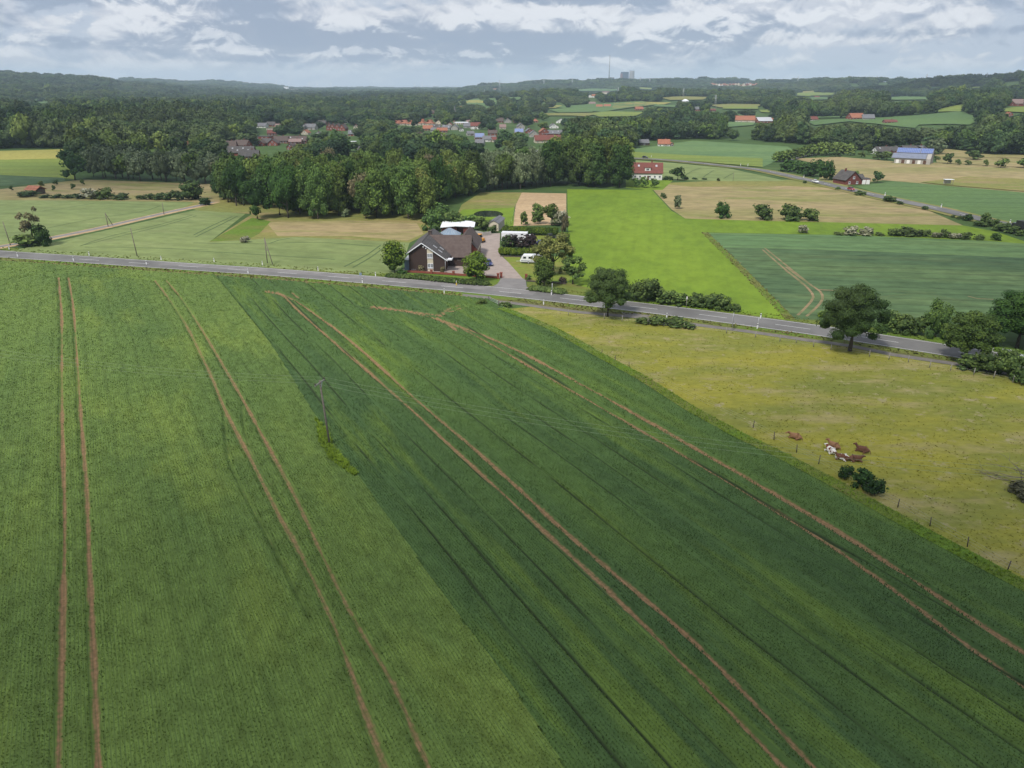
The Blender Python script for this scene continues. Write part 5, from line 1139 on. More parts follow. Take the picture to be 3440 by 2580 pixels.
# middle wing with its ridge across
V0, V1, U0, U1 = 6.6, 17.0, 6.0, 15.6
mb = MB(); mb.extr([(V0, 0), (V1, 0), (V1, 2.8), (11.8, 7.3), (V0, 2.75)], 'x', U1 - U0, (U0 + U1) / 2); mb.obj('wing_wall', M['brickbrown'], fh)
r = MB(); s2 = (7.45 - 2.75) / (11.8 - V0)
quad_roof(r, (RX, V0 - .5, 2.8 - .5 * s2 + .05), (U1 + .25, V0 - .5, 2.8 - .5 * s2 + .05), (U1 + .25, 11.8, 7.5), (RX, 11.8, 7.5), .2); quad_roof(r, (RX, V1 + .5, 2.6), (U1 + .25, V1 + .5, 2.6), (U1 + .25, 11.8, 7.5), (RX, 11.8, 7.5), .2)
r.obj('wing_roof', M['r_brown'], fh)
gm = MB(); gm.face([(U1 + .03, V0, 0), (U1 + .03, 11.4, 0), (U1 + .03, 11.4, 7.0), (U1 + .03, V0, 2.6)]); gm.face([(U1 + .26, V0 - .5, 2.1), (U1 + .26, V0 - .2, 2.1), (U1 + .26, 11.8, 7.2), (U1 + .26, 11.8, 7.5)]); gm.obj('gable_panel', M['cream'], fh)
for v in (8.0, 9.6): window(fh, U1 + .1, v, 1.7, .9, 1.6, math.pi / 2)
MB().box((12.9, V0 - .03, 1.7), (1.6, .1, .7)).obj('vent', M['wooddark'], fh)
# rear wing running back along the yard
mb = MB(); mb.extr([(10.8, 0), (16.9, 0), (16.9, 3.8), (13.8, 7.2), (10.8, 3.8)], 'y', 15.0, 11.8 + 7.6); mb.obj('rear_wall', M['brickred'], fh)
r = MB(); quad_roof(r, (10.4, 11.9, 3.5), (13.8, 11.9, 7.3), (13.8, 27.3, 7.3), (10.4, 27.3, 3.5), .2); quad_roof(r, (17.3, 11.9, 3.5), (13.8, 11.9, 7.3), (13.8, 27.3, 7.3), (17.3, 27.3, 3.5), .2); r.obj('rear_roof', M['r_brown'], fh)
MB().box((16.95, 21.5, 1.85), (.12, 10.4, 3.7)).obj('gable_panel', M['cream'], fh)
for v in (13.2, 14.8): window(fh, 16.98, v, 1.8, .9, 1.7, math.pi / 2)
for v in (18, 21, 24): MB().box((17.05, v, 1.1), (.1, 1.2, 2.2)).obj('door', M['door'], fh)
pc = MB(); pc.box((W1 + .9, .9, 3.15), (2.0, 2.4, .16)); pc.box((W1 + .9, -.3, 3.3), (2.0, .1, .35)); pc.box((W1 + 1.9, .9, 3.3), (.1, 2.4, .35)); pc.obj('porch_canopy', M['frame'], fh)
MB().tube([(W1 + .1, -.12, 0), (W1 + .1, -.12, 3.0)], .06, 6).obj('drainpipe', M['metal'], fh)
MB().box((W1 + .05, 3.0, 1.1), (.12, 1.2, 2.2)).obj('door', M['door'], fh)
HREC.append((*nat('h', 380, 220), *nat('h', 1700, 1010)))
ls = thing('lean_to', G('h', 372, 985), 'pale blue clad lean-to at the left wall of the farmhouse', 'lean-to', rz=th)
MB().box((0, 3.2, 1.35), (1.3, 6, 2.7)).obj('wall', M['glassroof'], ls); MB().box((0, 3.2, 2.78), (1.45, 6.3, .12)).obj('roof', M['metal'], ls)
wf = thing('wire_basket', G('h', 500, 1000), 'small wire frame against the brown gable', 'frame')
q = MB()
for z in (.08, .5): q.tube([(-.6, 0, z), (.6, 0, z)], .025, 5)
for x in np.linspace(-.6, .6, 5): q.tube([(x, 0, 0), (x, 0, .55)], .02, 5)
q.obj('bars', M['metal'], wf)
# glass hipped garden room, white roofed barn behind
a, b_ = G('h', 948, 328, 3.2), G('h', 1358, 328, 3.2); w = (b_ - a).length
cs = thing('conservatory', ((a.x + b_.x) / 2, a.y + w * .35, 0), 'garden room with a blue glazed hipped roof behind the farmhouse', 'conservatory', rz=th)
MB().box((0, 0, 1.5), (w * .94, w * .62, 3.0)).obj('wall', M['frame'], cs)
r = MB(); hw, hd = w / 2, w * .34; C_ = [(-hw, -hd, 3.02), (hw, -hd, 3.02), (hw, hd, 3.02), (-hw, hd, 3.02)]; T_ = [(-hw * .12, 0, 5.0), (hw * .12, 0, 5.0)]
for f in ((C_[0], C_[1], T_[1], T_[0]), (C_[2], C_[3], T_[0], T_[1]), (C_[1], C_[2], T_[1]), (C_[3], C_[0], T_[0])): r.face(f)
r.obj('roof', M['glassroof'], cs)
r = MB()
for i in range(7):
    x = -hw + 2 * hw * i / 6; r.tube([(x, -hd, 3.08), (max(-hw * .12, min(hw * .12, x)), 0, 5.06)], .04, 4)
r.obj('glazing_bar', M['metal'], cs)
a, b_ = G('h', 1000, 300, 1.0), G('h', 1570, 300, 1.0); a.y = b_.y = (a.y + b_.y) / 2 + 4
bz = ztop(a, 'h', 182); w = b_.x - a.x
bn = thing('barn', ((a.x + b_.x) / 2, a.y, 0), 'open fronted red brown barn under a white sheet roof behind the farmhouse', 'barn', rz=0)
mb = MB(); mb.box((-w * .24, .1, bz / 2), (w * .46, .25, bz - .2)); mb.box((w * .34, .1, bz / 2), (w * .26, .25, bz - .2)); mb.box((0, 8, bz / 2), (w, .25, bz - .2)); mb.box((-w / 2, 4, bz / 2), (.25, 7.7, bz - .2)); mb.box((w / 2, 4, bz / 2), (.25, 7.7, bz - .2)); mb.obj('wall', M['brickdark'], bn)
r = MB(); quad_roof(r, (-w / 2 - .4, -.8, bz - .1), (-w * .04, -.8, bz + .35), (-w * .04, 8.5, bz + .75), (-w / 2 - .4, 8.5, bz + .3), .22); quad_roof(r, (-w * .04, -.8, bz + .35), (w / 2 + .8, -.2, bz - .05), (w / 2 + .8, 8.5, bz + .3), (-w * .04, 8.5, bz + .75), .22); r.obj('roof', M['r_white'], bn)
MB().box((w * .12, 3.5, 1.2), (w * .18, 2, 2.2)).obj('stored_goods', M['r_red'], bn)
# pale shed by the pond
P = G('c', 1290, 398); sh = thing('shed', P, 'narrow pale shed with a grey roof between the pond and the box truck', 'shed', rz=-.18)
mb = MB(); mb.extr([(-1.7, 0), (1.7, 0), (1.7, 2.7), (0, 3.6), (-1.7, 2.7)], 'y', 11, 5.5); mb.obj('wall', M['cream'], sh)
r = MB(); [quad_roof(r, (s * 2.0, -.3, 2.55), (s * 2.0, 11.3, 2.55), (0, 11.3, 3.62), (0, -.3, 3.62), .1) for s in (-1, 1)]; r.obj('roof', M['r_grey'], sh)
for v in (1.5, 4, 6.5, 9): MB().box((1.74, v, 1.2), (.08, .9, 1.9)).obj('door', M['greywall'], sh)
MB().box((.5, -.03, 1.1), (1.0, .08, 2.1)).obj('door', M['wooddark'], sh)
# walls, pillars
def lowwall(name, label, fr, pts, h, th_, mat, pillars=(), ph=1.0, cat='wall'):
    P = GG(fr, pts); root = thing(name, P[0], label, cat); mb = MB()
    for a, b_ in zip(P, P[1:]):
        d = b_ - a; m_ = (a + b_) / 2 - P[0]; mb.box((m_.x, m_.y, h / 2), (d.length, th_, h), math.atan2(d.y, d.x))
    mb.obj('wall_run', M[mat], root)
    for p in pillars:
        q = G(fr, *p) - P[0]; c = MB(); c.box((q.x, q.y, ph / 2), (.62, .62, ph)); c.box((q.x, q.y, ph + .05), (.74, .74, .1)); c.obj('pillar', M[mat], root)
    return root
lowwall('garden_wall', 'low red brick garden wall with pillars along the lawn', 'h', [(340, 1018), (830, 1045), (1240, 1072), (1650, 1105), (2085, 1135)], .5, .28, 'brickred', [(828, 1048), (1236, 1074)], .95)
for i, p in enumerate([(2065, 1140), (2122, 1120)]):
    q = G('h', *p); c = MB(); c.box((0, 0, .65), (.62, .62, 1.3)); c.box((0, 0, 1.35), (.76, .76, .1)); o_ = c.obj('gate_pillar', M['brickred'], None, q); tag(o_, ['brick pillar at the right end of the garden wall', 'taller brick pillar beside the driveway at the wall end'][i], 'pillar')
q = G('c', 1636, 912); c = MB(); c.box((0, 0, .65), (.62, .62, 1.3)); c.box((0, 0, 1.35), (.76, .76, .1)); tag(c.obj('gate_pillar', M['brickred'], None, q), 'lone brick pillar right of the driveway mouth', 'pillar')
lowwall('garden_wall', 'low dark edging wall right of the driveway below the lawn', 'c', [(1640, 930), (1750, 940), (1900, 950), (2060, 965)], .3, .3, 'wooddark', [(1755, 945)], .6)
lowwall('yard_wall', 'grey concrete yard wall behind the yellow loader', 'c', [(1100, 432), (1180, 448), (1262, 440)], 1.2, .25, 'greywall')
lowwall('yard_wall', 'low kerb wall below the trimmed yard hedge', 'c', [(1358, 668), (1560, 675), (1740, 680)], .25, .3, 'wooddark')
# clipped hedges and shrub beds
def hedge(name, label, pts, h, w, mat, leaf=.4, rounded=False, cat='hedge', sink=0):
    line = smoothline(pts, .9); L = []
    for i, p in enumerate(line):
        k = 1.0
        if rounded:
            t_ = i / max(1, len(line) - 1); k = min(1, 3.2 * math.sqrt(t_ * (1 - t_)) + .25)
        for s in ((-.3, .3) if not rounded else (-.25, .25)):
            q = line[min(i + 1, len(line) - 1)] - line[max(i - 1, 0)]; q.normalize(); c = p + Vector((-q.y, q.x, 0)) * w * s * k
            L.append(((c.x - pts[0].x, c.y - pts[0].y, h * .5 * k - sink), (.75, w * .32 * k + .1, h * .52 * k)))
    n = int(len(L) * 46 * (w + h) / (leaf / .4) ** 2); V, Fc, at = leafshell(5, L, n, leaf, .88, up=.3)
    V[:, 2] = np.minimum(V[:, 2], h * 1.03 + (0 if not rounded else .1)); o = link(name, np_mesh(name, V, Fc, M[mat], at)); o.location = pts[0]; tag(o, label, cat); return o
hedge('hedge', 'long clipped hedge behind the white box truck', GG('c', [(1400, 432), (1600, 438), (1800, 443), (1955, 446)]), 2.6, 1.8, 'leaf_bright')
hedge('hedge', 'clipped bright hedge between the purple shrubs and the caravan lawn', GG('c', [(1370, 650), (1500, 658), (1740, 664)]), 2.2, 1.6, 'leaf_bright')
hedge('shrub_bed', 'long low shrub bed between the road and the garden wall', GG('c', [(430, 895), (650, 920), (900, 945), (1100, 962), (1240, 972)]), .9, 3.0, 'leaf_bush', rounded=True, cat='shrubs')
hedge('shrub_bed', 'low shrub bed under the clipped tree left of the farmhouse', GG('c', [(160, 880), (300, 892), (420, 900)]), .8, 2.6, 'leaf_bush', rounded=True, cat='shrubs')
hedge('shrub_bed', 'low oval shrub bed right of the driveway mouth', GG('c', [(1670, 1020), (1850, 1038), (2045, 1062)]), .9, 3.0, 'leaf_bush', rounded=True, cat='shrubs')

# ------------------------------------------------------------------ vehicles
def wheel(root, x, y, r, w=.22):
    q = MB(); q.tube([(0, -w / 2, 0), (0, w / 2, 0)], r, 16); o = q.obj('wheel', M['tyre'], root, (x, y, r)); q = MB(); q.tube([(0, -w / 2 - .02, 0), (0, w / 2 + .02, 0)], r * .6, 12); q.obj('rim', M['metal'], o); return o
def car(P, rz, paint, label, kind='hatch', name='parked_car', L=4.3, cat='car', group=None):
    root = thing(name, P, label, cat, group, rz=rz); W = 1.78; h = L / 2
    prof = [(-h, .35), (-h, .8), (-h + .15, .95), (-h + .35, 1.0), (h - 1.25, .95), (h - .25, .78), (h, .62), (h, .32)] if kind != 'van' else [(-h, .35), (-h, 1.0), (h - .8, 1.0), (h, .8), (h, .35)]
    b = MB(); b.extr(prof, 'y' if False else 'y', W); bmesh.ops.bevel(b.bm, geom=b.bm.edges[:], offset=.07, segments=2, affect='EDGES'); b.obj('body', M['p_' + paint], root)
    r0 = -h + .25 if kind == 'estate' else -h + .45
    gp = [(r0, .92), (r0 + .35, 1.40), (h - 2.1, 1.42), (h - 1.2, .92)]
    g_ = MB(); g_.extr(gp, 'y', W - .22); bmesh.ops.bevel(g_.bm, geom=g_.bm.edges[:], offset=.06, segments=2, affect='EDGES'); g_.obj('windows', M['carglass'], root)
    t_ = MB(); t_.box(((r0 + .35 + h - 2.1) / 2, 0, 1.435), ((h - 2.1) - (r0 + .35) + .1, W - .3, .06), bevel=.02); t_.obj('roof', M['p_' + paint], root)
    for x in (-h + .8, h - .85):
        for y in (-W / 2 + .1, W / 2 - .1): wheel(root, x, y, .33)
    for y in (-.6, .6):
        MB().box((h - .02, y, .66), (.08, .35, .14)).obj('headlight', M['plastic'], root); MB().box((-h + .01, y, .8), (.06, .3, .14)).obj('tail_light', M['p_red'], root)
    return root
def heading(line, P):
    i = min(range(len(line)), key=lambda j: (line[j] - P).length); d = line[min(i + 1, len(line) - 1)] - line[max(i - 1, 0)]; return math.atan2(d.y, d.x)
for fr, x, y, c, lab, side in [('e', 272, 462, 'white', 'white car driving on the far road', 0), ('e', 603, 534, 'red', 'red car driving on the far road below the brick house', 0), ('d', 738, 232, 'black', 'dark car at the far left of the far road', 0)]:
    P = G(fr, x, y); P.z += .6; car(P, heading(far_road, P), c, lab, name='driving_car')
P = G('x', 1500, 800); car(P + Vector((0, 0, .04)), heading(road, P), 'silver', 'silver estate car on the near road under the dark tree', 'estate', 'driving_car', 4.6)
P = G('h', 1885, 885); car(P, math.pi / 2 + .25 + math.pi, 'blue', 'dark blue and white car parked behind the clipped tree in the yard')
P = G('c', 1912, 475); car(P, .1, 'black', 'grey covered car parked in front of the long hedge', 'estate', L=4.0)
P = G('c', 1800, 545); car(P, .2, 'blue', 'small blue car mostly hidden by the olive tree', L=3.8)
# box truck
a, b_ = G('c', 1372, 410, 3.8), G('c', 1715, 418, 3.8); P = (a + b_) / 2; P.z = 0; w = (b_ - a).length
tk = thing('box_truck', P, 'long white box truck with its cab to the right, parked on the yard', 'truck', rz=math.atan2(b_.y - a.y, b_.x - a.x))
MB().box((-w * .1, 1.2, 2.35), (w * .8, 2.45, 2.8), bevel=.05).obj('cargo_box', M['p_white'], tk)
q = MB(); q.extr([(w * .32, .6), (w * .5, .6), (w * .5, 2.0), (w * .475, 2.9), (w * .32, 2.9)], 'y', 2.4, 1.2); q.obj('cab', M['p_white'], tk)
MB().box((w * .43, -.03, 2.2), (w * .085, .06, .75)).obj('side_window', M['carglass'], tk); MB().box((w * .495, 1.2, 2.3), (.12, 2.1, .8)).obj('windscreen', M['carglass'], tk)
MB().box((-w * .05, 1.2, .75), (w * .88, 1.0, .25)).obj('chassis', M['tyre'], tk)
for x in (-w * .38, -w * .27, w * .4):
    for y in (.15, 2.25): wheel(tk, x, y, .5, .3)
# caravan
P = G('c', 1690, 748); cv = thing('caravan', P, 'white touring caravan on the lawn under the olive tree', 'caravan', rz=-.12)
q = MB(); q.extr([(-3.1, .45), (-3.3, .75), (-2.75, 1.9), (-2.3, 2.45), (2.6, 2.5), (2.9, 2.0), (2.9, .45)], 'y', 2.2, 1.1); bmesh.ops.bevel(q.bm, geom=q.bm.edges[:], offset=.1, segments=3, affect='EDGES'); q.obj('body', M['p_white'], cv)
for x, w_ in ((-1.9, .8), (-.2, 1.2), (1.5, .9)): MB().box((x, -.02, 1.75), (w_, .06, .55), bevel=.02).obj('window', M['carglass'], cv)
MB().box((-.2, -.02, .85), (5.6, .05, .12)).obj('stripe', M['p_blue'], cv); MB().box((-3.0, 1.1, 1.65), (.1, 1.6, .5)).obj('window', M['carglass'], cv)
for y in (.1, 2.1): wheel(cv, -.8, y, .32)
MB().tube([(-3.2, 1.1, .5), (-4.4, 1.1, .45)], .06, 6).obj('drawbar', M['metal'], cv)
# yellow loader
P = G('c', 1145, 518); ld = thing('loader', P, 'yellow wheel loader with an orange cab roof at the yard corner', 'loader', rz=-.6)
MB().box((.6, 0, 1.05), (1.9, 1.2, .9), bevel=.12).obj('body', M['p_yellow'], ld); q = MB()
for x in (-.9, .3):
    for y in (-.55, .55): q.tube([(x, y, 1.0), (x, y, 2.5)], .05, 5)
q.obj('cab_frame', M['tyre'], ld); MB().box((-.3, 0, 1.8), (1.1, 1.05, 1.2)).obj('cab_glass', M['carglass'], ld); MB().box((-.3, 0, 2.55), (1.6, 1.4, .18), bevel=.05).obj('cab_roof', M['p_yellow'], ld)
for x, r_ in ((-.9, .6), (1.1, .45)):
    for y in (-.75, .75): wheel(ld, x, y, r_, .35)
# water tank trailer on the far meadow, lorry at the right edge
P = G('e', 1503, 475); P.z += .4; tr = thing('cattle_shelter', P, 'small pale cattle shelter standing alone on the far right meadow', 'shelter')
MB().box((0, 1, 1.3), (3.8, .15, 2.0)).obj('wall', M['greywall'], tr); MB().box((0, 0, 2.4), (4.4, 2.6, .15)).obj('roof', M['r_white'], tr)
q = MB(); [q.box((x, -1, 1.15), (.15, .15, 2.3)) for x in (-1.9, 1.9)]; q.obj('post', M['wood'], tr)
P = G('e', 2225, 935); P.z += .5; lo = thing('lorry', P, 'dark lorry cut off by the right edge on the far road', 'lorry', rz=heading(far_road, P))
MB().box((0, 0, 2.3), (7, 2.5, 3.0), bevel=.05).obj('cargo_box', M['blackband'], lo); MB().box((-4.3, 0, 1.7), (1.5, 2.4, 2.2), bevel=.1).obj('cab', M['p_black'], lo); [wheel(lo, x, y, .5, .3) for x in (-4.2, 2.2) for y in (-1.1, 1.1)]

# ------------------------------------------------------------------ cows
def cowmat(name, a, b_, th_):
    m, t, b = newmat(name, .8, .2); p = t.node('ShaderNodeTexCoord').outputs['Object']; n = t.noise(p, 1.9, 2, .4, .3)
    t.put(b.inputs['Base Color'], t.mix(t.mapr(n, th_ - .01, th_ + .01), a, b_)); return m
M['cow_brown'] = cowmat('cow brown', (.125, .058, .036), (.16, .078, .046), .5); M['cow_light'] = cowmat('cow light brown', (.27, .145, .075), (.23, .115, .06), .5)
M['cow_mix'] = cowmat('cow patched', (.14, .058, .034), (.72, .69, .64), .52); M['cow_white'] = cowmat('cow mostly white', (.17, .05, .028), (.72, .69, .64), .40)
def cow(P, rz, mat, label, turn=0.0, head=0.0):
    pts = [(-.80, 0, .40, .25), (-.45, 0, .50, .36), (.05, 0, .52, .40), (.50, 0, .52, .33), (.80, .08 * turn, .74, .19), (1.02, .28 * turn, 1.0 + head, .145), (1.22, .5 * turn, .90 + head, .11), (1.38, .66 * turn, .80 + head, .075)]
    ed = [(0, 1), (1, 2), (2, 3), (3, 4), (4, 5), (5, 6), (6, 7)]
    def ch(root, L):
        a = root
        for q in L: pts.append(q); ed.append((a, len(pts) - 1)); a = len(pts) - 1
    for s in (-1, 1):
        ch(3, [(.58, .25 * s, .28, .12), (.98, .30 * s, .13, .07), (.68, .36 * s, .07, .045)])
        ch(1, [(-.52, .30 * s, .28, .20), (-.08, .44 * s, .16, .09), (-.50, .50 * s, .07, .05)])
        ch(5, [(1.0, .28 * turn + .17 * s, 1.05 + head, .04), (.97, .28 * turn + .30 * s, 1.02 + head, .025)])
    ch(0, [(-1.02, .03, .42, .05), (-1.12, .12, .18, .03), (-1.2, .3, .05, .03)])
    me = bpy.data.meshes.new('cow'); me.from_pydata([p[:3] for p in pts], ed, []); me.materials.append(M[mat])
    o = bpy.data.objects.new('cow', me); COL.objects.link(o); sk = o.modifiers.new('skin', 'SKIN'); sk.use_smooth_shade = True
    for i, p in enumerate(pts): me.skin_vertices[0].data[i].radius = (p[3], p[3] * (1.12 if i in (1, 2) else 1))
    me.skin_vertices[0].data[2].use_root = True
    su = o.modifiers.new('sub', 'SUBSURF'); su.levels = 1; su.render_levels = 2
    o.location = P; o.rotation_euler = (0, 0, rz); o.scale = (.94, .94, .94); tag(o, label, 'cow', 'cows resting on the pasture'); return o
cow(G('q', 395, 300), 2.5, 'cow_light', 'light brown cow lying alone, furthest left of the herd', 1.0)
cow(G('q', 1110, 470), 2.2, 'cow_light', 'light brown cow lying behind the mostly white cow', .3, .1)
cow(G('q', 1050, 560), 1.9, 'cow_white', 'mostly white cow seen from behind', .2)
cow(G('q', 1270, 690), 2.75, 'cow_mix', 'brown and white patched cow lying in the front, head to the left', -.3)
cow(G('q', 1500, 715), -.15, 'cow_brown', 'dark brown cow lying in the front, head to the right', .2, -.05)
cow(G('q', 1640, 545), 2.55, 'cow_brown', 'brown cow lying apart on the right with its head raised', .2, .18)

# ------------------------------------------------------------------ poles, wires, posts, signs
def pole(fr, xb, yb, yt, label, cross=None, lean=(0, 0), strut=None, r=.14, bar=False):
    P = G(fr, xb, yb); h = ztop(P, fr, yt); root = thing('utility_pole', P, label, 'utility pole')
    q = MB(); q.tube([(0, 0, -.2), (lean[0] * .5, lean[1] * .5, h * .5), (lean[0], lean[1], h)], [r, r * .85, r * .7], 8); q.obj('shaft', M['wood'], root)
    if strut:
        S = G(fr, *strut) - P; q = MB(); q.tube([(S.x, S.y, 0), (lean[0], lean[1], h * .96)], [r * .8, r * .7], 7); q.obj('strut', M['wood'], root)
        if bar: q = MB(); q.tube([(0, 0, h * .52), (S.x * .5, S.y * .5, h * .52)], .08, 6); q.obj('crossbar', M['wood'], root)
    return root, P, h
root, PP, hh = pole('k', 713, 965, 822, 'wooden power pole with a crossarm in the middle of the wheat', r=.15, lean=(-.55, .1))
dirc = (G('k', 707, 804, hh - .3) - G('k', 681, 822, hh - .3)); ctr = Vector((-.55, .1, hh - .35)); hd_ = dirc.normalized() * 1.25
cq = MB(); cd_ = math.atan2(hd_.y, hd_.x); cq.box(ctr, (2.6, .12, .16), cd_); co = cq.obj('crossarm', M['postgrey'], root)
for s in (-1, 0, 1):
    q = MB(); c = ctr + hd_ * s * .95; q.tube([c + Vector((0, 0, .05)), c + Vector((0, 0, .22)), c + Vector((0, 0, .36))], [.05, .09, .05], 8); q.obj('insulator', M['wooddark'], root)
q = MB(); q.tube([ctr + hd_ * .5, ctr + Vector((.1, 0, -.9))], .04, 5); q.obj('brace', M['metal'], root)
topc = PP + ctr
def off_pole(direction, dist, label):
    Q = PP + direction * dist; Q.z = 0; rt = thing('utility_pole', Q, label, 'utility pole'); q = MB(); q.tube([(0, 0, -.2), (0, 0, hh)], [.15, .11], 8); q.obj('shaft', M['wood'], rt)
    q = MB(); q.box((0, 0, hh - .35), (2.6, .12, .16), cd_); q.obj('crossarm', M['postgrey'], rt); return Q + Vector((0, 0, hh - .35))
dl = (G('u', 0, 735, hh - 1.3) - topc); dl.z = 0; dl.normalize(); dr = (G('t', 2212, 1290, hh - 1.9) - topc); dr.z = 0; dr.normalize()
LQ = off_pole(dl, 88, 'wooden power pole outside the left edge carrying the same wires'); RQ = off_pole(dr, 84, 'wooden power pole outside the right edge carrying the same wires')
for nm, Q in (('left', LQ), ('right', RQ)):
    for s, w_ in ((-1, 'nearest'), (0, 'middle'), (1, 'farthest')):
        a = topc + hd_ * s * .95 + Vector((0, 0, .36)); b_ = Q + hd_ * s * .95 + Vector((0, 0, .36)); q = MB()
        q.tube([a.lerp(b_, t_) - Vector((0, 0, 4 * 1.7 * t_ * (1 - t_))) for t_ in np.linspace(0, 1, 16)], .011, 5); tag(q.obj('power_wire', M['wire']), f'{w_} of the three wires running {nm} from the power pole', 'wire', 'power wires over the wheat')
pole('a', 112, 1182, 930, 'leaning wooden pole at the left edge beside the road', lean=(-.6, 0))
pole('a', 1150, 985, 835, 'wooden pole with a strut beside the lane', strut=(1195, 965), lean=(-.2, 0))
pole('a', 1742, 855, 730, 'thin wooden pole at the upper end of the lane')
pole('a', 1457, 1298, 1000, 'tall leaning wooden pole at the edge of the pale wheat beside the road', lean=(-.5, 0))
pole('b', 785, 1370, 1100, 'double wooden pole with a crossbar beside the road', strut=(842, 1388), bar=True)
pole('d', 1555, 435, 355, 'thin pole behind the hay meadow', r=.1)
pole('e', 715, 160, 118, 'short pole among the trees left of the solar barn', r=.15)
dm_, db, dr_ = MB(), MB(), MB()
dm_.extr([(-.07, 0), (.07, 0), (.07, .95), (-.07, 1.08)], 'x', .13); db.box((0, 0, .8), (.135, .145, .2)); dr_.box((0, -.075, .8), (.05, .02, .14))
DM = (dm_.mesh('post', M['plastic']), db.mesh('band', M['blackband']), dr_.mesh('reflector', M['metal'])); yb_ = MB(); yb_.box((0, 0, .3), (.15, .16, .6)); YB = yb_.mesh('sleeve', M['yellowband'])
DL = [('a', 100, 1228), ('a', 188, 1302), ('a', 948, 1292), ('a', 782, 1346), ('a', 1712, 1338), ('a', 1556, 1386), ('b', 220, 1360), ('b', 733, 1392), ('b', 580, 1478), ('b', 1323, 1454), ('b', 1933, 1512), ('b', 1793, 1580), ('c', 895, 975), ('c', 765, 1060), ('c', 1903, 1078), ('c', 1820, 1180), ('f', 938, 604), ('f', 1810, 608), ('f', 1780, 702), ('g', 1917, 918)]
for i, (fr, x, y) in enumerate(DL):
    rt = thing('delineator_post', G(fr, x, y), f'white roadside marker post, {ORD[i]} along the near road from the left', 'marker post', 'white marker posts along the near road', rz=.2); rt.scale = (1.5, 1.5, 1.1)
    for n_, m_ in zip(('post', 'band', 'reflector'), DM): link(n_, m_, None, rt)
    if (fr, x) == ('c', 895): link('sleeve', YB, None, rt)
for i, (fr, x, y) in enumerate([('e', 165, 412), ('e', 918, 580), ('e', 1440, 690), ('e', 2078, 840), ('d', 1625, 300), ('d', 1692, 303), ('d', 795, 222)]):
    P = G(fr, x, y); P.z += .3; rt = thing('delineator_post', P, f'white marker post beside the far road, {ORD[i]} listed from the brick house' if False else f'white marker post {["left of the white car", "below the brick house", "halfway down the far road", "near the right end of the far road", "at the avenue junction, left one", "at the avenue junction, right one", "beside the dark car"][i]}', 'marker post', 'white marker posts along the far road'); rt.scale = (1.8, 1.8, 1.4)
    for n_, m_ in zip(('post', 'band', 'reflector'), DM): link(n_, m_, None, rt)
def stick(fr, x, yb, yt, label, mat, name, cat, r=.06, cap=None):
    P = G(fr, x, yb); h = ztop(P, fr, yt); rt = thing(name, P, label, cat); q = MB(); q.tube([(0, 0, 0), (0, 0, h)], r, 6); q.obj('post', M[mat], rt)
    if cap: q = MB(); q.box((0, 0, h - .35), (.24, .1, .6)); q.obj('plate', M[cap], rt)
    return rt, h
stick('f', 1120, 510, 402, 'tall thin marker pole in the roadside hedge', 'postgrey', 'marker_pole', 'pole', .06, 'plastic')
stick('c', 1910, 1068, 950, 'thin grey pole beside the oval shrub bed', 'metal', 'marker_pole', 'pole', .06)
stick('f', 1785, 690, 600, 'thin sign post beside the near edge line', 'metal', 'sign_post', 'post', .05)
P = G('f', 1548, 712); h = ztop(P, 'f', 562); sg = thing('direction_sign', P, 'tall road direction sign seen almost edge on from behind', 'road sign', rz=1.25)
q = MB(); [q.tube([(x, .06, 0), (x, .06, h)], .05, 6) for x in (-.6, .6)]; q.obj('post', M['metal'], sg); MB().box((0, 0, h * .66), (1.9, .06, h * .66)).obj('panel', M['r_grey'], sg)
P = G('b', 1777, 1535); sg = thing('small_sign', P, 'small blue grey sign between road and bright verge', 'sign'); MB().tube([(0, 0, 0), (0, 0, 1.2)], .05, 6).obj('post', M['metal'], sg); MB().box((0, -.06, 1.2), (.6, .04, .7)).obj('panel', M['glassroof'], sg)
def fence(name, label, pts, h, mat, wires=3, r=.09):
    P = [G(*p) for p in pts]; root = thing(name, P[0], label, 'fence'); q = MB(); q.tube([(0, 0, -.1), (0, 0, h)], [r, r * .9], 7); me = q.mesh('post', M[mat])
    for p in P: o = link('post', me, None, root); o.location = p - P[0]; o.rotation_euler = (random.uniform(-.08, .08), random.uniform(-.08, .08), 0); o.scale = (1, 1, random.uniform(.9, 1.1))
    for k in range(wires):
        q = MB(); z = h * (.35 + .27 * k); q.tube([p - P[0] + Vector((0, -.1, z + (p - P[0]).z * 0)) for p in P], .006, 4); q.obj('wire', M['metal'], root)
    return root
fence('pasture_fence', 'weathered post and wire fence between the wheat and the pasture', [('c', 1340, 1215), ('r', -330, 40 - 60), ('f', 335, 957), ('f', 460, 1018), ('f', 590, 1076), ('r', 70, 205), ('r', 235, 300), ('r', 413, 400), ('r', 587, 492), ('r', 790, 610), ('r', 1010, 735), ('r', 1213, 835), ('r', 1467, 982), ('r', 1763, 1145), ('r', 2080, 1335), ('r', 2400, 1500)][:1] + [('f', 335, 957), ('f', 460, 1018), ('f', 590, 1076), ('r', 70, 205), ('r', 235, 300), ('r', 413, 400), ('r', 587, 492), ('r', 790, 610), ('r', 1010, 735), ('r', 1213, 835), ('r', 1467, 982), ('r', 1763, 1145), ('r', 2080, 1335), ('r', 2400, 1500)], 1.25, 'wooddark', 3, .06)
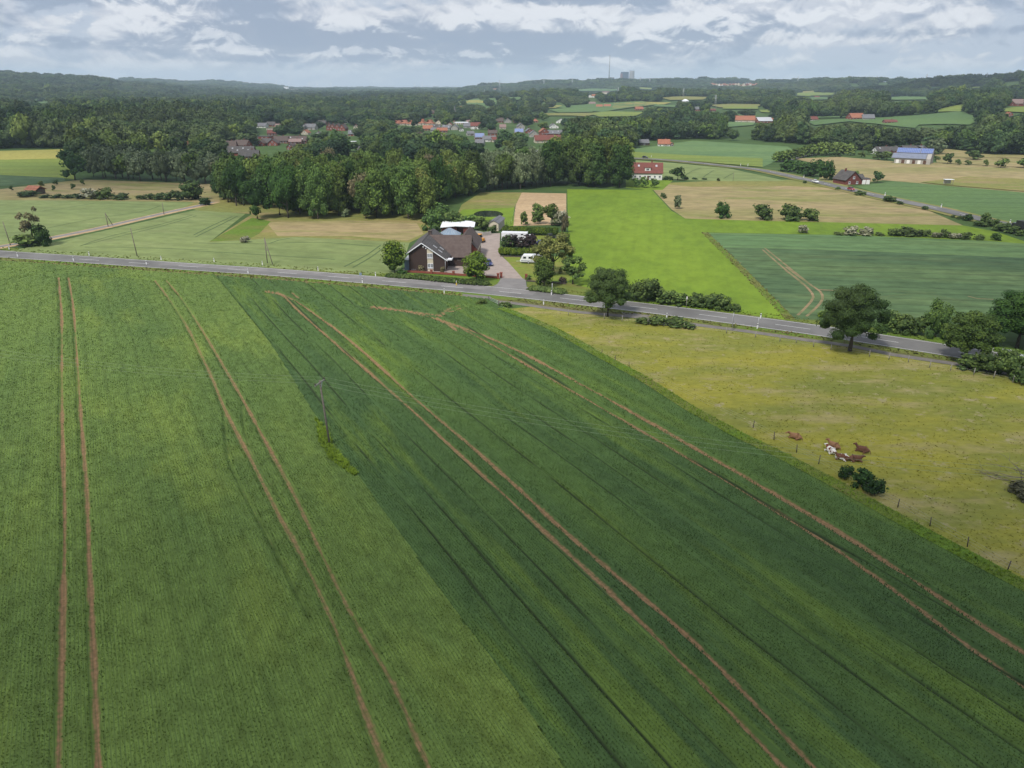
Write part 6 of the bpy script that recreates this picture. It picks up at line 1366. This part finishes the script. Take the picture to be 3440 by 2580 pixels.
fence('pasture_fence', 'post and wire fence between the cycle path and the pasture', [('c', 1480, 1205), ('f', 25, 580), ('f', 358, 612), ('f', 523, 638), ('f', 760, 668), ('f', 1100, 705), ('f', 1493, 745), ('f', 1760, 785), ('f', 1990, 820), ('f', 2140, 838), ('g', 255, 873), ('g', 417, 903), ('g', 775, 962), ('g', 955, 990), ('g', 1137, 1015), ('g', 1333, 1065), ('g', 1527, 1092), ('g', 1742, 1130), ('g', 1930, 1165), ('g', 2105, 1205)], 1.3, 'postgrey', 2, .07)
fence('mesh_fence', 'dark green garden fence between the pond lawn and the stubble strip', [('c', 1380, 345), ('c', 1430, 342), ('c', 1475, 335), ('c', 1492, 290), ('c', 1505, 240), ('c', 1516, 195), ('c', 1524, 160)], 1.5, 'leaf_dark', 4, .07)
P = G('c', 1240, 1150); Q = G('c', 1345, 1200); d = Q - P; gt = thing('field_gate', P, 'galvanised tubular gate at the field entrance opposite the driveway', 'gate', rz=math.atan2(d.y, d.x)); q = MB()
for z in (.3, .6, .9, 1.2): q.tube([(0, 0, z), (d.length, 0, z)], .035, 5)
q.obj('rail', M['metal'], gt)
for x in (0, d.length): q = MB(); q.tube([(x, 0, 0), (x, 0, 1.4)], .08, 6); q.obj('post', M['wooddark'], gt)
# dead branches reaching in at the right edge
def deadtree(P, label):
    g = random.Random(12); rt = thing('fallen_tree', P, label, 'dead tree'); segs = []
    def grow(p, d, L, r, k, mb):
        pts = [p]; rr = [r]; q = p
        for i in range(4): d = (d + Vector((g.uniform(-.35, .35), g.uniform(-.35, .35), g.uniform(-.22, .16)))).normalized(); q = q + d * L / 4; q.z = max(.08, q.z); pts.append(q.copy()); rr.append(r * (1 - .2 * (i + 1)))
        mb.tube(pts, rr, 5)
        if k:
            for i in (1, 2, 3, 4): grow(pts[i], (d + Vector((g.uniform(-.9, .9), g.uniform(-.9, .9), g.uniform(-.1, .5)))).normalized(), L * g.uniform(.4, .62), r * .5, k - 1, mb)
    for i, dd in enumerate([(-1, .35, .10), (-1, .05, .02), (-1, -.35, .05), (-.8, .7, .1)]):
        mb = MB(); grow(Vector((0, 0, .9)), Vector(dd).normalized(), g.uniform(4, 5.2), .09, 2, mb); mb.obj('branch', M['deadwood'], rt)
    mb = MB(); mb.tube([(0, 0, .9), (2.5, .4, .6), (6, 1, .5)], [.25, .3, .35], 8); mb.obj('trunk', M['deadwood'], rt)
deadtree(G('y', 2000, 1000), 'fallen dead tree with bare grey branches reaching in at the right edge of the pasture')
T('y', 1560, 1180, 1030, 420, 'bush', 'leaf_brown', 'bush', 'brownish scrub under the fallen dead tree', cat='bush')

T('y', 1700, 1320, 1200, 300, 'bush', 'leaf_brown', 'bush', 'lower brownish scrub at the right edge below the fallen tree', cat='bush')

# ------------------------------------------------------------------ skyline: power station, pylons, turbines, church
def at_far(fr, x, D):
    nx, ny = nat(fr, x, 0); a = math.atan((nx - 1720) * CP / F); X, Y = D * math.sin(a), D * math.cos(a); return Vector((X, Y, float(terr(X, Y))))
def zat(P, fr, y):
    nx, ny = nat(fr, 0, y); a = (ny - 1290) / F; return HC + math.hypot(P.x, P.y) * 0 + P.y * (-(SP + a * CP) / (CP - a * SP))
DP = 6900
mpp = DP * CP / F / 7.373 * .93
M['hazegrey'] = simple('concrete', (.30, .29, .30), .9, .04, .02); M['steelblue'] = simple('blue steel cladding', (.03, .045, .10), .7, .06, .03); M['steelred'] = simple('red steel', (.20, .09, .10), .8, .05, .03)
P = at_far('p', 1255, DP); zt, zb = zat(P, 'p', 432), zat(P, 'p', 715); ct = thing('cooling_tower', (P.x, P.y, zb), 'pale concrete cooling tower of the power station on the skyline', 'cooling tower'); q = MB(); hh_ = zt - zb
q.tube([(0, 0, 0), (0, 0, hh_ * .3), (0, 0, hh_ * .6), (0, 0, hh_ * .85), (0, 0, hh_)], [82 * mpp, 72 * mpp, 65 * mpp, 64 * mpp, 67 * mpp], 28); q.obj('shell', M['hazegrey'], ct); q = MB(); q.tube([(0, 0, hh_), (0, 0, hh_ + 2)], 68.5 * mpp, 28); q.obj('rim', M['steelblue'], ct)
P = at_far('p', 1075, DP); zt, zb = zat(P, 'p', 455), zat(P, 'p', 700); bo = thing('boiler_house', (P.x, P.y, zb), 'tall dark boiler house of the power station left of the cooling tower', 'power station'); H_ = zt - zb
MB().box((5 * mpp, 0, H_ / 2), (150 * mpp, 60, H_), .25).obj('main_block', M['steelblue'], bo); MB().box((-72 * mpp, 0, H_ * .42), (34 * mpp, 40, H_ * .84), .25).obj('stair_tower', M['steelred'], bo); MB().box((-20 * mpp, -40, H_ * .10), (230 * mpp, 30, H_ * .2), .25).obj('low_hall', M['hazegrey'], bo)
P = at_far('p', 750, DP); zt, zb = zat(P, 'p', 605), zat(P, 'p', 700); bo = thing('power_station_hall', (P.x, P.y, zb), 'square dark hall beside the foot of the tall chimney', 'power station'); MB().box((0, 0, (zt - zb) / 2), (125 * mpp, 50, zt - zb), .2).obj('hall', M['steelblue'], bo); MB().box((0, 0, (zt - zb) + 3), (118 * mpp, 44, 6), .2).obj('roof_plant', M['hazegrey'], bo)
P = at_far('p', 580, DP); zt, zb = zat(P, 'p', 638), zat(P, 'p', 700); bo = thing('silo', (P.x, P.y, zb), 'small red tower left of the tall chimney', 'silo'); q = MB(); q.tube([(0, 0, 0), (0, 0, zt - zb)], 16 * mpp, 12); q.obj('tower', M['steelred'], bo)
P = at_far('p', 697, DP - 60); zt, zb = zat(P, 'p', 60), zat(P, 'p', 690); chm = thing('chimney_stack', (P.x, P.y, zb), 'very tall slender chimney of the power station on the skyline', 'chimney'); q = MB(); q.tube([(0, 0, 0), (0, 0, zt - zb)], [13 * mpp, 9.5 * mpp], 14); q.obj('shaft', M['hazegrey'], chm); q = MB(); q.tube([(0, 0, zt - zb), (0, 0, zt - zb + 5)], 13 * mpp, 14); q.obj('cap', M['hazegrey'], chm)
def pylon(fr, x, yt, D, label, drop=20):
    P = at_far(fr, x, D); zt = zat(P, fr, yt); h = zt - P.z
    if h < 25: h = 25
    rt = thing('pylon', P, label, 'pylon', 'lattice pylons on the ridges', rz=.5); q = MB(); b = h * .09; r_ = D * .00011
    for sx, sy in ((-1, -1), (1, -1), (1, 1), (-1, 1)): q.tube([(sx * b, sy * b, 0), (sx * b * .35, sy * b * .35, h * .6), (0, 0, h)], r_, 4)
    for k in range(6):
        z0, z1 = h * k / 8, h * (k + 1) / 8; w0, w1 = b * (1 - .108 * k * 1.3), b * (1 - .108 * (k + 1) * 1.3); q.tube([(-w0, -w0, z0), (w1, -w1, z1)], r_ * .7, 4); q.tube([(w0, w0, z0), (-w1, w1, z1)], r_ * .7, 4)
    q.obj('mast', M['metal'], rt); q = MB()
    for z, w_ in ((.68, .17), (.8, .24), (.92, .14)): q.tube([(-h * w_, 0, h * z), (h * w_, 0, h * z)], r_, 4)
    q.obj('crossarms', M['metal'], rt)
for i, (fr, x, yt, D) in enumerate([('m', 2105, 172, 4200), ('n', 275, 166, 4600), ('n', 520, 163, 4600), ('n', 763, 155, 5200), ('n', 1105, 152, 4600), ('n', 1187, 163, 4600), ('n', 920, 268, 2100), ('n', 1485, 262, 2100), ('n', 1770, 325, 1600), ('m', 1975, 258, 2600), ('o', 250, 145, 4300), ('o', 928, 140, 4000), ('o', 1355, 122, 3300), ('o', 1870, 112, 2900)]):
    pylon(fr, x, yt, D, f'lattice pylon, {ORD[i]} of the pylons counted from the left group' if False else 'grey lattice pylon ' + ['on the centre hill left of the power station', 'left of the power station, nearer the centre hill', 'left of the power station, middle one', 'just left of the tall chimney', 'right of the cooling tower, nearer one', 'right of the cooling tower, further one', 'before the dark ridge below the cooling tower', 'before the dark ridge near the white hall', 'standing above the yellow field right of the white hall', 'beside the meadow strips behind the church', 'on the right skyline, first from the left', 'on the right skyline, second from the left', 'on the right skyline, third from the left', 'on the right skyline, tallest near the edge'][i])
def turbine(fr, x, yt, D, label):
    P = at_far(fr, x, D); zt = zat(P, fr, yt); h = max(60, zt - P.z); rt = thing('wind_turbine', P, label, 'wind turbine', 'wind turbines on the flat horizon'); q = MB(); q.tube([(0, 0, 0), (0, 0, h)], [3, 1.8], 8); q.obj('tower', M['p_white'], rt)
    q = MB(); q.tube([(0, -4, h), (0, 4, h)], 2.5, 8); q.obj('nacelle', M['p_white'], rt)
    for k in range(3):
        a = .4 + k * 2.094; q = MB(); q.tube([(0, -4.5, h), (math.sin(a) * h * .25, -4.5, h + math.cos(a) * h * .25), (math.sin(a) * h * .5, -4.5, h + math.cos(a) * h * .5)], [2, 1.5, .5], 6); q.obj('blade', M['p_white'], rt)
for i, (x, y) in enumerate([(178, 205), (285, 203), (462, 212), (530, 214), (648, 214), (1372, 216), (1435, 218)]): turbine('m', x, y, 9500, f'wind turbine on the flat horizon, {ORD[i]} from the left')
P = at_far('m', 262, 6000); z0 = zat(P, 'm', 266); z1 = zat(P, 'm', 235); s = 6000 / F / 2.572; rt = thing('silo_plant', (P.x, P.y, z0), 'white silo building on the flat horizon left of the centre', 'silo'); MB().box((0, 0, (z1 - z0) / 2), (32 * s, 30, z1 - z0)).obj('silo', M['p_white'], rt); MB().box((50 * s, 0, (z1 - z0) * .2), (70 * s, 30, (z1 - z0) * .4)).obj('low_hall', M['greywall'], rt)
P = at_far('m', 1487, 8000); z0 = zat(P, 'm', 266); z1 = zat(P, 'm', 241); s = 8000 / F / 2.572; rt = thing('water_tower', (P.x, P.y, z0), 'dark block shaped tower on the horizon left of the centre hill', 'tower'); MB().box((0, 0, (z1 - z0) / 2), (9 * s, 20, z1 - z0)).obj('shaft', M['steelblue'], rt); MB().box((0, 0, (z1 - z0)), (14 * s, 30, (z1 - z0) * .2)).obj('head', M['steelblue'], rt)
P = G('m', 1718, 500); h = ztop(P, 'm', 398) - P.z; ch_ = thing('church_tower', P, 'slim grey church spire rising from the village trees', 'church tower', rz=.3); hw = h * .09
MB().box((0, 0, h * .27), (hw * 2, hw * 2, h * .54)).obj('tower', M['greywall'], ch_); q = MB(); ap = (0, 0, h); c_ = [(-hw, -hw, h * .54), (hw, -hw, h * .54), (hw, hw, h * .54), (-hw, hw, h * .54)]
for i in range(4): q.face([c_[i], c_[(i + 1) % 4], ap])
q.obj('spire', M['r_grey'], ch_)

# ------------------------------------------------------------------ far fields showing between the woods
CLR = []
def fl(fr, mat, pts, nm='field'): CLR.append([nat(fr, *p) for p in pts]); flat(nm, GG(fr, pts), mat, .5)
fl('l', 'ygreen', [(-80, 190), (95, 192), (112, 212), (60, 212), (-80, 206)]); fl('l', 'fgreen', [(290, 328), (510, 325), (470, 350), (450, 375), (385, 378), (290, 362)]); fl('l', 'fgreen', [(138, 372), (380, 374), (620, 384), (620, 396), (420, 404), (140, 404)])
fl('l', 'ygreen', [(1255, 742), (1470, 742), (1490, 760), (1400, 768), (1260, 755)])
fl('m', 'fgreen', [(1745, 350), (1950, 336), (2300, 332), (2300, 352), (2085, 365), (2075, 395), (1995, 436), (1950, 402), (1745, 392)]); fl('m', 'yellow', [(1735, 371), (2080, 372), (2070, 386), (1760, 388)]); fl('m', 'yellow', [(1715, 337), (1930, 332), (1900, 342), (1730, 344)])
fl('m', 'yellow', [(600, 341), (1060, 343), (1060, 350), (600, 349)]); fl('n', 'yellow', [(183, 347), (470, 350), (440, 361), (350, 370), (185, 361)]); fl('n', 'ygreen', [(-10, 345), (30, 345), (20, 363), (-10, 362)])
fl('n', 'fgreen', [(340, 412), (560, 400), (880, 378), (1120, 367), (1235, 387), (1215, 402), (900, 440), (780, 462), (440, 428)]); fl('n', 'tangreen', [(880, 384), (1118, 370), (1228, 388), (1150, 408), (860, 436)], 'meadow'); fl('n', 'fgreen', [(1232, 391), (1428, 404), (1405, 420), (1225, 412)])
fl('n', 'ygreen', [(1820, 405), (2125, 405), (2125, 436), (1820, 433)]); fl('n', 'ygreen', [(2135, 442), (2230, 441), (2230, 466), (2150, 462)]); fl('n', 'ygreen', [(1085, 248), (1235, 254), (1220, 266), (1100, 263)]); fl('n', 'tangreen', [(190, 474), (760, 468), (640, 500), (520, 492), (200, 492)], 'meadow')
fl('n', 'bluecrop2', [(1840, 545), (2100, 552), (2080, 575), (1870, 590)]); fl('n', 'lush', [(-10, 800), (190, 820), (200, 845), (-10, 850)], 'lawn'); fl('v', 'lush', [(1460, 480), (1640, 485), (1850, 540), (1850, 560), (1480, 548)], 'lawn')
fl('o', 'fgreen', [(325, 540), (930, 512), (1400, 482), (1650, 456), (1790, 500), (1785, 550), (1740, 572), (1580, 566), (1300, 572), (1270, 600), (930, 562), (700, 542), (400, 575)]); fl('o', 'ygreen', [(1405, 462), (1660, 398), (1690, 400), (1665, 456)])
fl('o', 'ygreen', [(1985, 440), (2080, 424), (2300, 412), (2300, 470), (2000, 455)]); fl('o', 'ygreen', [(1985, 212), (2060, 196), (2180, 187), (2172, 208), (2050, 219)]); fl('o', 'fgreen', [(1378, 246), (1505, 242), (1480, 259), (1392, 262)]); fl('o', 'ygreen', [(1738, 246), (1845, 236), (1830, 252), (1745, 259)])
fl('o', 'fgreen', [(685, 212), (812, 204), (800, 226), (700, 223)]); fl('o', 'ygreen', [(930, 202), (1065, 190), (1065, 205), (935, 212)]); fl('o', 'tangreen', [(290, 280), (410, 276), (390, 292), (300, 296)]); fl('o', 'fgreen', [(370, 335), (525, 333), (510, 352), (365, 358)]); fl('o', 'lush', [(316, 304), (367, 304), (366, 326), (318, 326)])
fl('o', 'fgreen', [(430, 500), (690, 500), (700, 510), (430, 512)]); fl('o', 'tan', [(1480, 775), (1720, 800), (1850, 825), (2230, 835), (2230, 860), (1480, 850)], 'meadow')

for fr, mt, x, y, w_, h_ in [('k', 'ygreen', 1330, 248, 60, 6), ('k', 'yellow', 1165, 232, 50, 4), ('k', 'fgreen', 1240, 240, 55, 5), ('k', 'yellow', 1400, 225, 50, 3), ('k', 'tangreen', 1480, 214, 55, 4), ('k', 'ygreen', 1760, 205, 50, 4), ('k', 'tangreen', 1590, 230, 60, 4), ('k', 'fgreen', 1960, 214, 50, 4), ('k', 'ygreen', 1120, 204, 50, 3), ('k', 'fgreen', 1290, 196, 50, 3), ('k', 'ygreen', 120, 196, 60, 3), ]:
    fl(fr, mt, [(x - w_, y - h_ * .3), (x - w_ * .2, y - h_), (x + w_, y - h_ * .6), (x + w_ * .7, y + h_ * .8), (x - w_ * .6, y + h_)])

# ------------------------------------------------------------------ the great woods beyond: individually the nearest, the rest as one mass
bx = np.array([-60, 0, 160, 175, 450, 700, 1180, 1370, 1420, 1500, 1700, 1850, 1930, 2080, 2212, 2350]) * 1.5552
by = np.array([323, 323, 319, 372, 372, 374, 374, 372, 302, 300, 309, 324, 332, 334, 340, 345]) * 1.5552
polys = [np.array(p) for p in CLR]
for x0, y0, x1, y1 in HREC:
    pd = .15 * (y1 - y0); y1 = y1 if not (800 < x0 < 1915 and 380 < y0 < 520) else y0 + .62 * (y1 - y0)
    polys.append(np.array([(x0, y0 + pd), (x1, y0 + pd), (x1, y1), (x0, y1)]))
for fr, pts in [('d', [(560, 152), (1180, 66), (2060, 120), (2100, 150), (1830, 310), (650, 222)]), ('a', [(0, 170), (790, 160), (780, 185), (0, 195)])]: polys.append(np.array([nat(fr, *p) for p in pts]))
def scatter(D0, D1, sp, h0, h1, seed):
    g = np.random.default_rng(seed); n = int((D1 - D0) / (sp * .9)); X, Y = [], []
    for i in range(n):
        D = D0 + (D1 - D0) * i / n; k = int(D * R(84) / sp); a = np.linspace(-R(42), R(42), k) + (i % 2) * .5 * sp / D; a = a + g.uniform(-.42, .42, k) * sp / D; d = D + g.uniform(-.42, .42, k) * sp; X.append(d * np.sin(a)); Y.append(d * np.cos(a))
    X, Y = np.concatenate(X), np.concatenate(Y); Z = terr(X, Y); h = g.uniform(h0, h1, len(X)); h = h * (1 + .28 * wob(X, Y, 60)) * g.choice([.75, 1, 1, 1.15], len(h))
    nx, ny = project(np.stack([X, Y, Z], -1)); _, nt = project(np.stack([X, Y, Z + h * .95], -1))
    keep = ny < np.interp(nx, bx, by)
    vil = (nx > 800) & (nx < 1915) & (ny > 385) & (ny < 530); keep &= ~vil | (g.random(len(X)) < .85); h = np.where(vil, h * .75, h)
    for P in polys:
        lo, hi = P.min(0) - 20, P.max(0) + 20; c = keep & (nx > lo[0]) & (nx < hi[0]) & (nt < hi[1]) & (ny > lo[1]); idx = np.where(c)[0]
        if len(idx) == 0: continue
        bad = np.zeros(len(idx), bool); wpx = max(5.5, sp * .45) * F / np.hypot(X[idx], Y[idx])
        for t_ in np.linspace(0, 1, 10):
            for s in (-1, 0, 1): bad |= poly_in([tuple(p) for p in P], nx[idx] + s * wpx, ny[idx] * (1 - t_) + nt[idx] * t_)
        keep[idx[bad & ((g.random(len(idx)) > .13) | (ny[idx] > 540) | (nx[idx] > 1915))]] = False
    return X[keep], Y[keep], Z[keep], h[keep], nx[keep]
X, Y, Z, h, nx = scatter(520, 760, 8.6, 11, 18, 1)
order = np.argsort(np.hypot(X, Y)); vis = [i for i in order if -40 < nx[i] < 3480]; NI = max(0, 296 - ntree); ind = set(vis[:NI])
for i in ind:
    k, m_ = random.choice([('oak', 'leaf_wood'), ('oak', 'leaf_dark'), ('tall', 'leaf_wood'), ('oak', 'leaf_mid'), ('willow', 'leaf_willow')] ) if random.random() < .9 else ('oak', 'leaf_olive')
    nm = {'leaf_wood': 'green', 'leaf_dark': 'dark green', 'leaf_mid': 'fresh green', 'leaf_willow': 'grey green', 'leaf_olive': 'yellow green'}[m_]; side = 'left' if nx[i] < 1100 else 'middle' if nx[i] < 2150 else 'right'
    plant(Vector((X[i], Y[i], Z[i])), h[i], random.uniform(9, 13), k, m_, 'wood_tree', f'{nm} {"columnar " if k == "tall" else ""}tree at the near edge of the {side} part of the far woods', 'tree', f'{nm} trees at the near edge of the far woods, {side} part')
TP = []
for j, (k, m_, nn, us) in enumerate([('oak', 'leaf_far', 700, .09), ('tall', 'leaf_far', 600, .09), ('far', 'leaf_far', 380, .12), ('willow', 'leaf_mid', 600, .09), ('oak', 'leaf_wood', 700, .09), ('mass', 'leaf_far', 900, .12)]):
    cm, tm = template(k, m_, 5 + j, nn, us, .2, .8); i = vis[min(NI + 3 + j * 7, len(vis) - 1)]; ind.add(i)
    r_ = thing('wood_tree', (X[i], Y[i], Z[i]), f'tree number {j}' if False else ['rounded', 'columnar', 'dense', 'light green', 'dark rounded', 'broad low'][j] + ' tree standing within the far woods behind the copse', 'tree', 'trees within the far woods'); r_.scale = (14, 14, 15)
    c_ = link('crown', cm, None, r_); link('trunk', tm, None, r_) if k != 'mass' else None; TP.append(c_)
rest = [i for i in range(len(X)) if i not in ind]; FX = [X[rest]]; FY = [Y[rest]]; FZ = [Z[rest]]; FS = [np.stack([np.full(len(rest), 13.0), h[rest]], -1)]; g = np.random.default_rng(3); FK = [g.choice([0, 1, 0, 4, 3], len(rest))]
for D0, D1, sp, h0, h1, w_, kk, sd_ in [(760, 1500, 9.5, 12, 19, 14, [0, 1, 0, 4, 2, 2, 3], 2), (1500, 2900, 13, 13, 19, 19, [0, 2, 2, 2, 4], 5), (2900, 4600, 24, 14, 20, 40, [5, 5, 2], 6), (4600, 9600, 55, 16, 24, 95, [5], 7)]:
    x, y, z, hh_, _ = scatter(D0, D1, sp, h0, h1, sd_); FX.append(x); FY.append(y); FZ.append(z); FS.append(np.stack([w_ * g.uniform(.75, 1.2, len(x)), hh_], -1)); FK.append(g.choice(kk, len(x)))
FX, FY, FZ, FS, FK = map(np.concatenate, (FX, FY, FZ, FS, FK)); print('forest points', len(FX), 'individuals', ntree, 'houses', len(HREC))
me = bpy.data.meshes.new('forest'); me.vertices.add(len(FX)); me.vertices.foreach_set('co', np.stack([FX, FY, FZ], -1).astype(np.float32).ravel())
a = me.attributes.new('scl', 'FLOAT_VECTOR', 'POINT'); a.data.foreach_set('vector', np.stack([FS[:, 0], FS[:, 0], FS[:, 1]], -1).astype(np.float32).ravel())
a = me.attributes.new('kind', 'INT', 'POINT'); a.data.foreach_set('value', FK.astype(np.int32)); a = me.attributes.new('rot', 'FLOAT_VECTOR', 'POINT'); a.data.foreach_set('vector', np.stack([FX * 0, FX * 0, g.uniform(0, 6.28, len(FX))], -1).astype(np.float32).ravel())
fo = link('forest', me); tag(fo, 'endless dark green woods stretching from the village to the hills', 'forest', kind='stuff')
ng = bpy.data.node_groups.new('forest', 'GeometryNodeTree'); ng.interface.new_socket('Geometry', in_out='INPUT', socket_type='NodeSocketGeometry'); ng.interface.new_socket('Geometry', in_out='OUTPUT', socket_type='NodeSocketGeometry')
gi, go = ng.nodes.new('NodeGroupInput'), ng.nodes.new('NodeGroupOutput'); jn = ng.nodes.new('GeometryNodeJoinGeometry')
def named(n, dt): q = ng.nodes.new('GeometryNodeInputNamedAttribute'); q.data_type = dt; q.inputs[0].default_value = n; return q.outputs[0]
for j, ob in enumerate(TP):
    oi = ng.nodes.new('GeometryNodeObjectInfo'); oi.inputs['Object'].default_value = ob; oi.inputs['As Instance'].default_value = True; oi.transform_space = 'ORIGINAL'
    cp = ng.nodes.new('FunctionNodeCompare'); cp.data_type = 'INT'; cp.operation = 'EQUAL'; ng.links.new(named('kind', 'INT'), cp.inputs[2]); cp.inputs[3].default_value = j
    ip = ng.nodes.new('GeometryNodeInstanceOnPoints'); ng.links.new(gi.outputs[0], ip.inputs['Points']); ng.links.new(cp.outputs[0], ip.inputs['Selection']); ng.links.new(oi.outputs['Geometry'], ip.inputs['Instance']); ng.links.new(named('rot', 'FLOAT_VECTOR'), ip.inputs['Rotation']); ng.links.new(named('scl', 'FLOAT_VECTOR'), ip.inputs['Scale']); ng.links.new(ip.outputs[0], jn.inputs[0])
ng.links.new(jn.outputs[0], go.inputs[0]); md = fo.modifiers.new('trees', 'NODES'); md.node_group = ng

# unseen clouds added above the frame, placed to shade chosen woods and fields
cm_, t, b = newmat('shade_cloud', 1, 0); t.put(b.inputs['Base Color'], (.9, .9, .92)); g = np.random.default_rng(21)
for i, (gx, gy, hgt, rx, ry) in enumerate([(-210, 420, 600, 110, 60), (38, 34, 430, 82, 50), (185, 215, 520, 75, 50), (-75, 18, 430, 60, 42), (-520, 760, 800, 220, 110), (-1500, 1800, 950, 520, 300), (-350, 2700, 1000, 700, 260), (1500, 2500, 1000, 500, 300)]):
    off = Vector((sd.x, sd.y, 0)) * (hgt / sd.z); lob = []
    for k in range(14):
        a = g.uniform(0, 6.28); r_ = math.sqrt(g.random()) * .72; s = g.uniform(.26, .48); lob.append((r_ * math.cos(a) * rx, r_ * math.sin(a) * ry, g.uniform(-.1, .25) * ry, s * rx, s * ry * 1.1, s * ry * .7))
    bm = bmesh.new()
    for (x, y, z, a1, a2, a3) in lob:
        r_ = bmesh.ops.create_icosphere(bm, subdivisions=3, radius=1)
        for v in r_['verts']: n_ = 1 + .35 * noise.noise(v.co * 2.2 + Vector((x, y, z))); v.co = Vector((v.co.x * a1 * n_ + x, v.co.y * a2 * n_ + y, v.co.z * a3 * n_ + z))
    me = bpy.data.meshes.new('shade_cloud'); bm.to_mesh(me); bm.free(); o = link('shade_cloud', me, cm_); o.location = (gx + off.x, gy + off.y, hgt + 20); tag(o, kind='structure')

# ------------------------------------------------------------------ haze: one closed box of thin even air
hm = bpy.data.materials.new('haze'); hm.use_nodes = True; nt = hm.node_tree; nt.nodes.clear(); ho = nt.nodes.new('ShaderNodeOutputMaterial'); pv = nt.nodes.new('ShaderNodeVolumePrincipled'); pv.inputs['Density'].default_value = HAZE = 0.000088; pv.inputs['Color'].default_value = (.67, .83, 1.0, 1); pv.inputs['Anisotropy'].default_value = 0; nt.links.new(pv.outputs[0], ho.inputs['Volume'])
q = MB(); q.box((0, 5500, 150), (28000, 16500, 310)); hz = q.obj('haze', hm); tag(hz, 'thin blue grey summer haze over the distant hills', 'haze', kind='stuff')
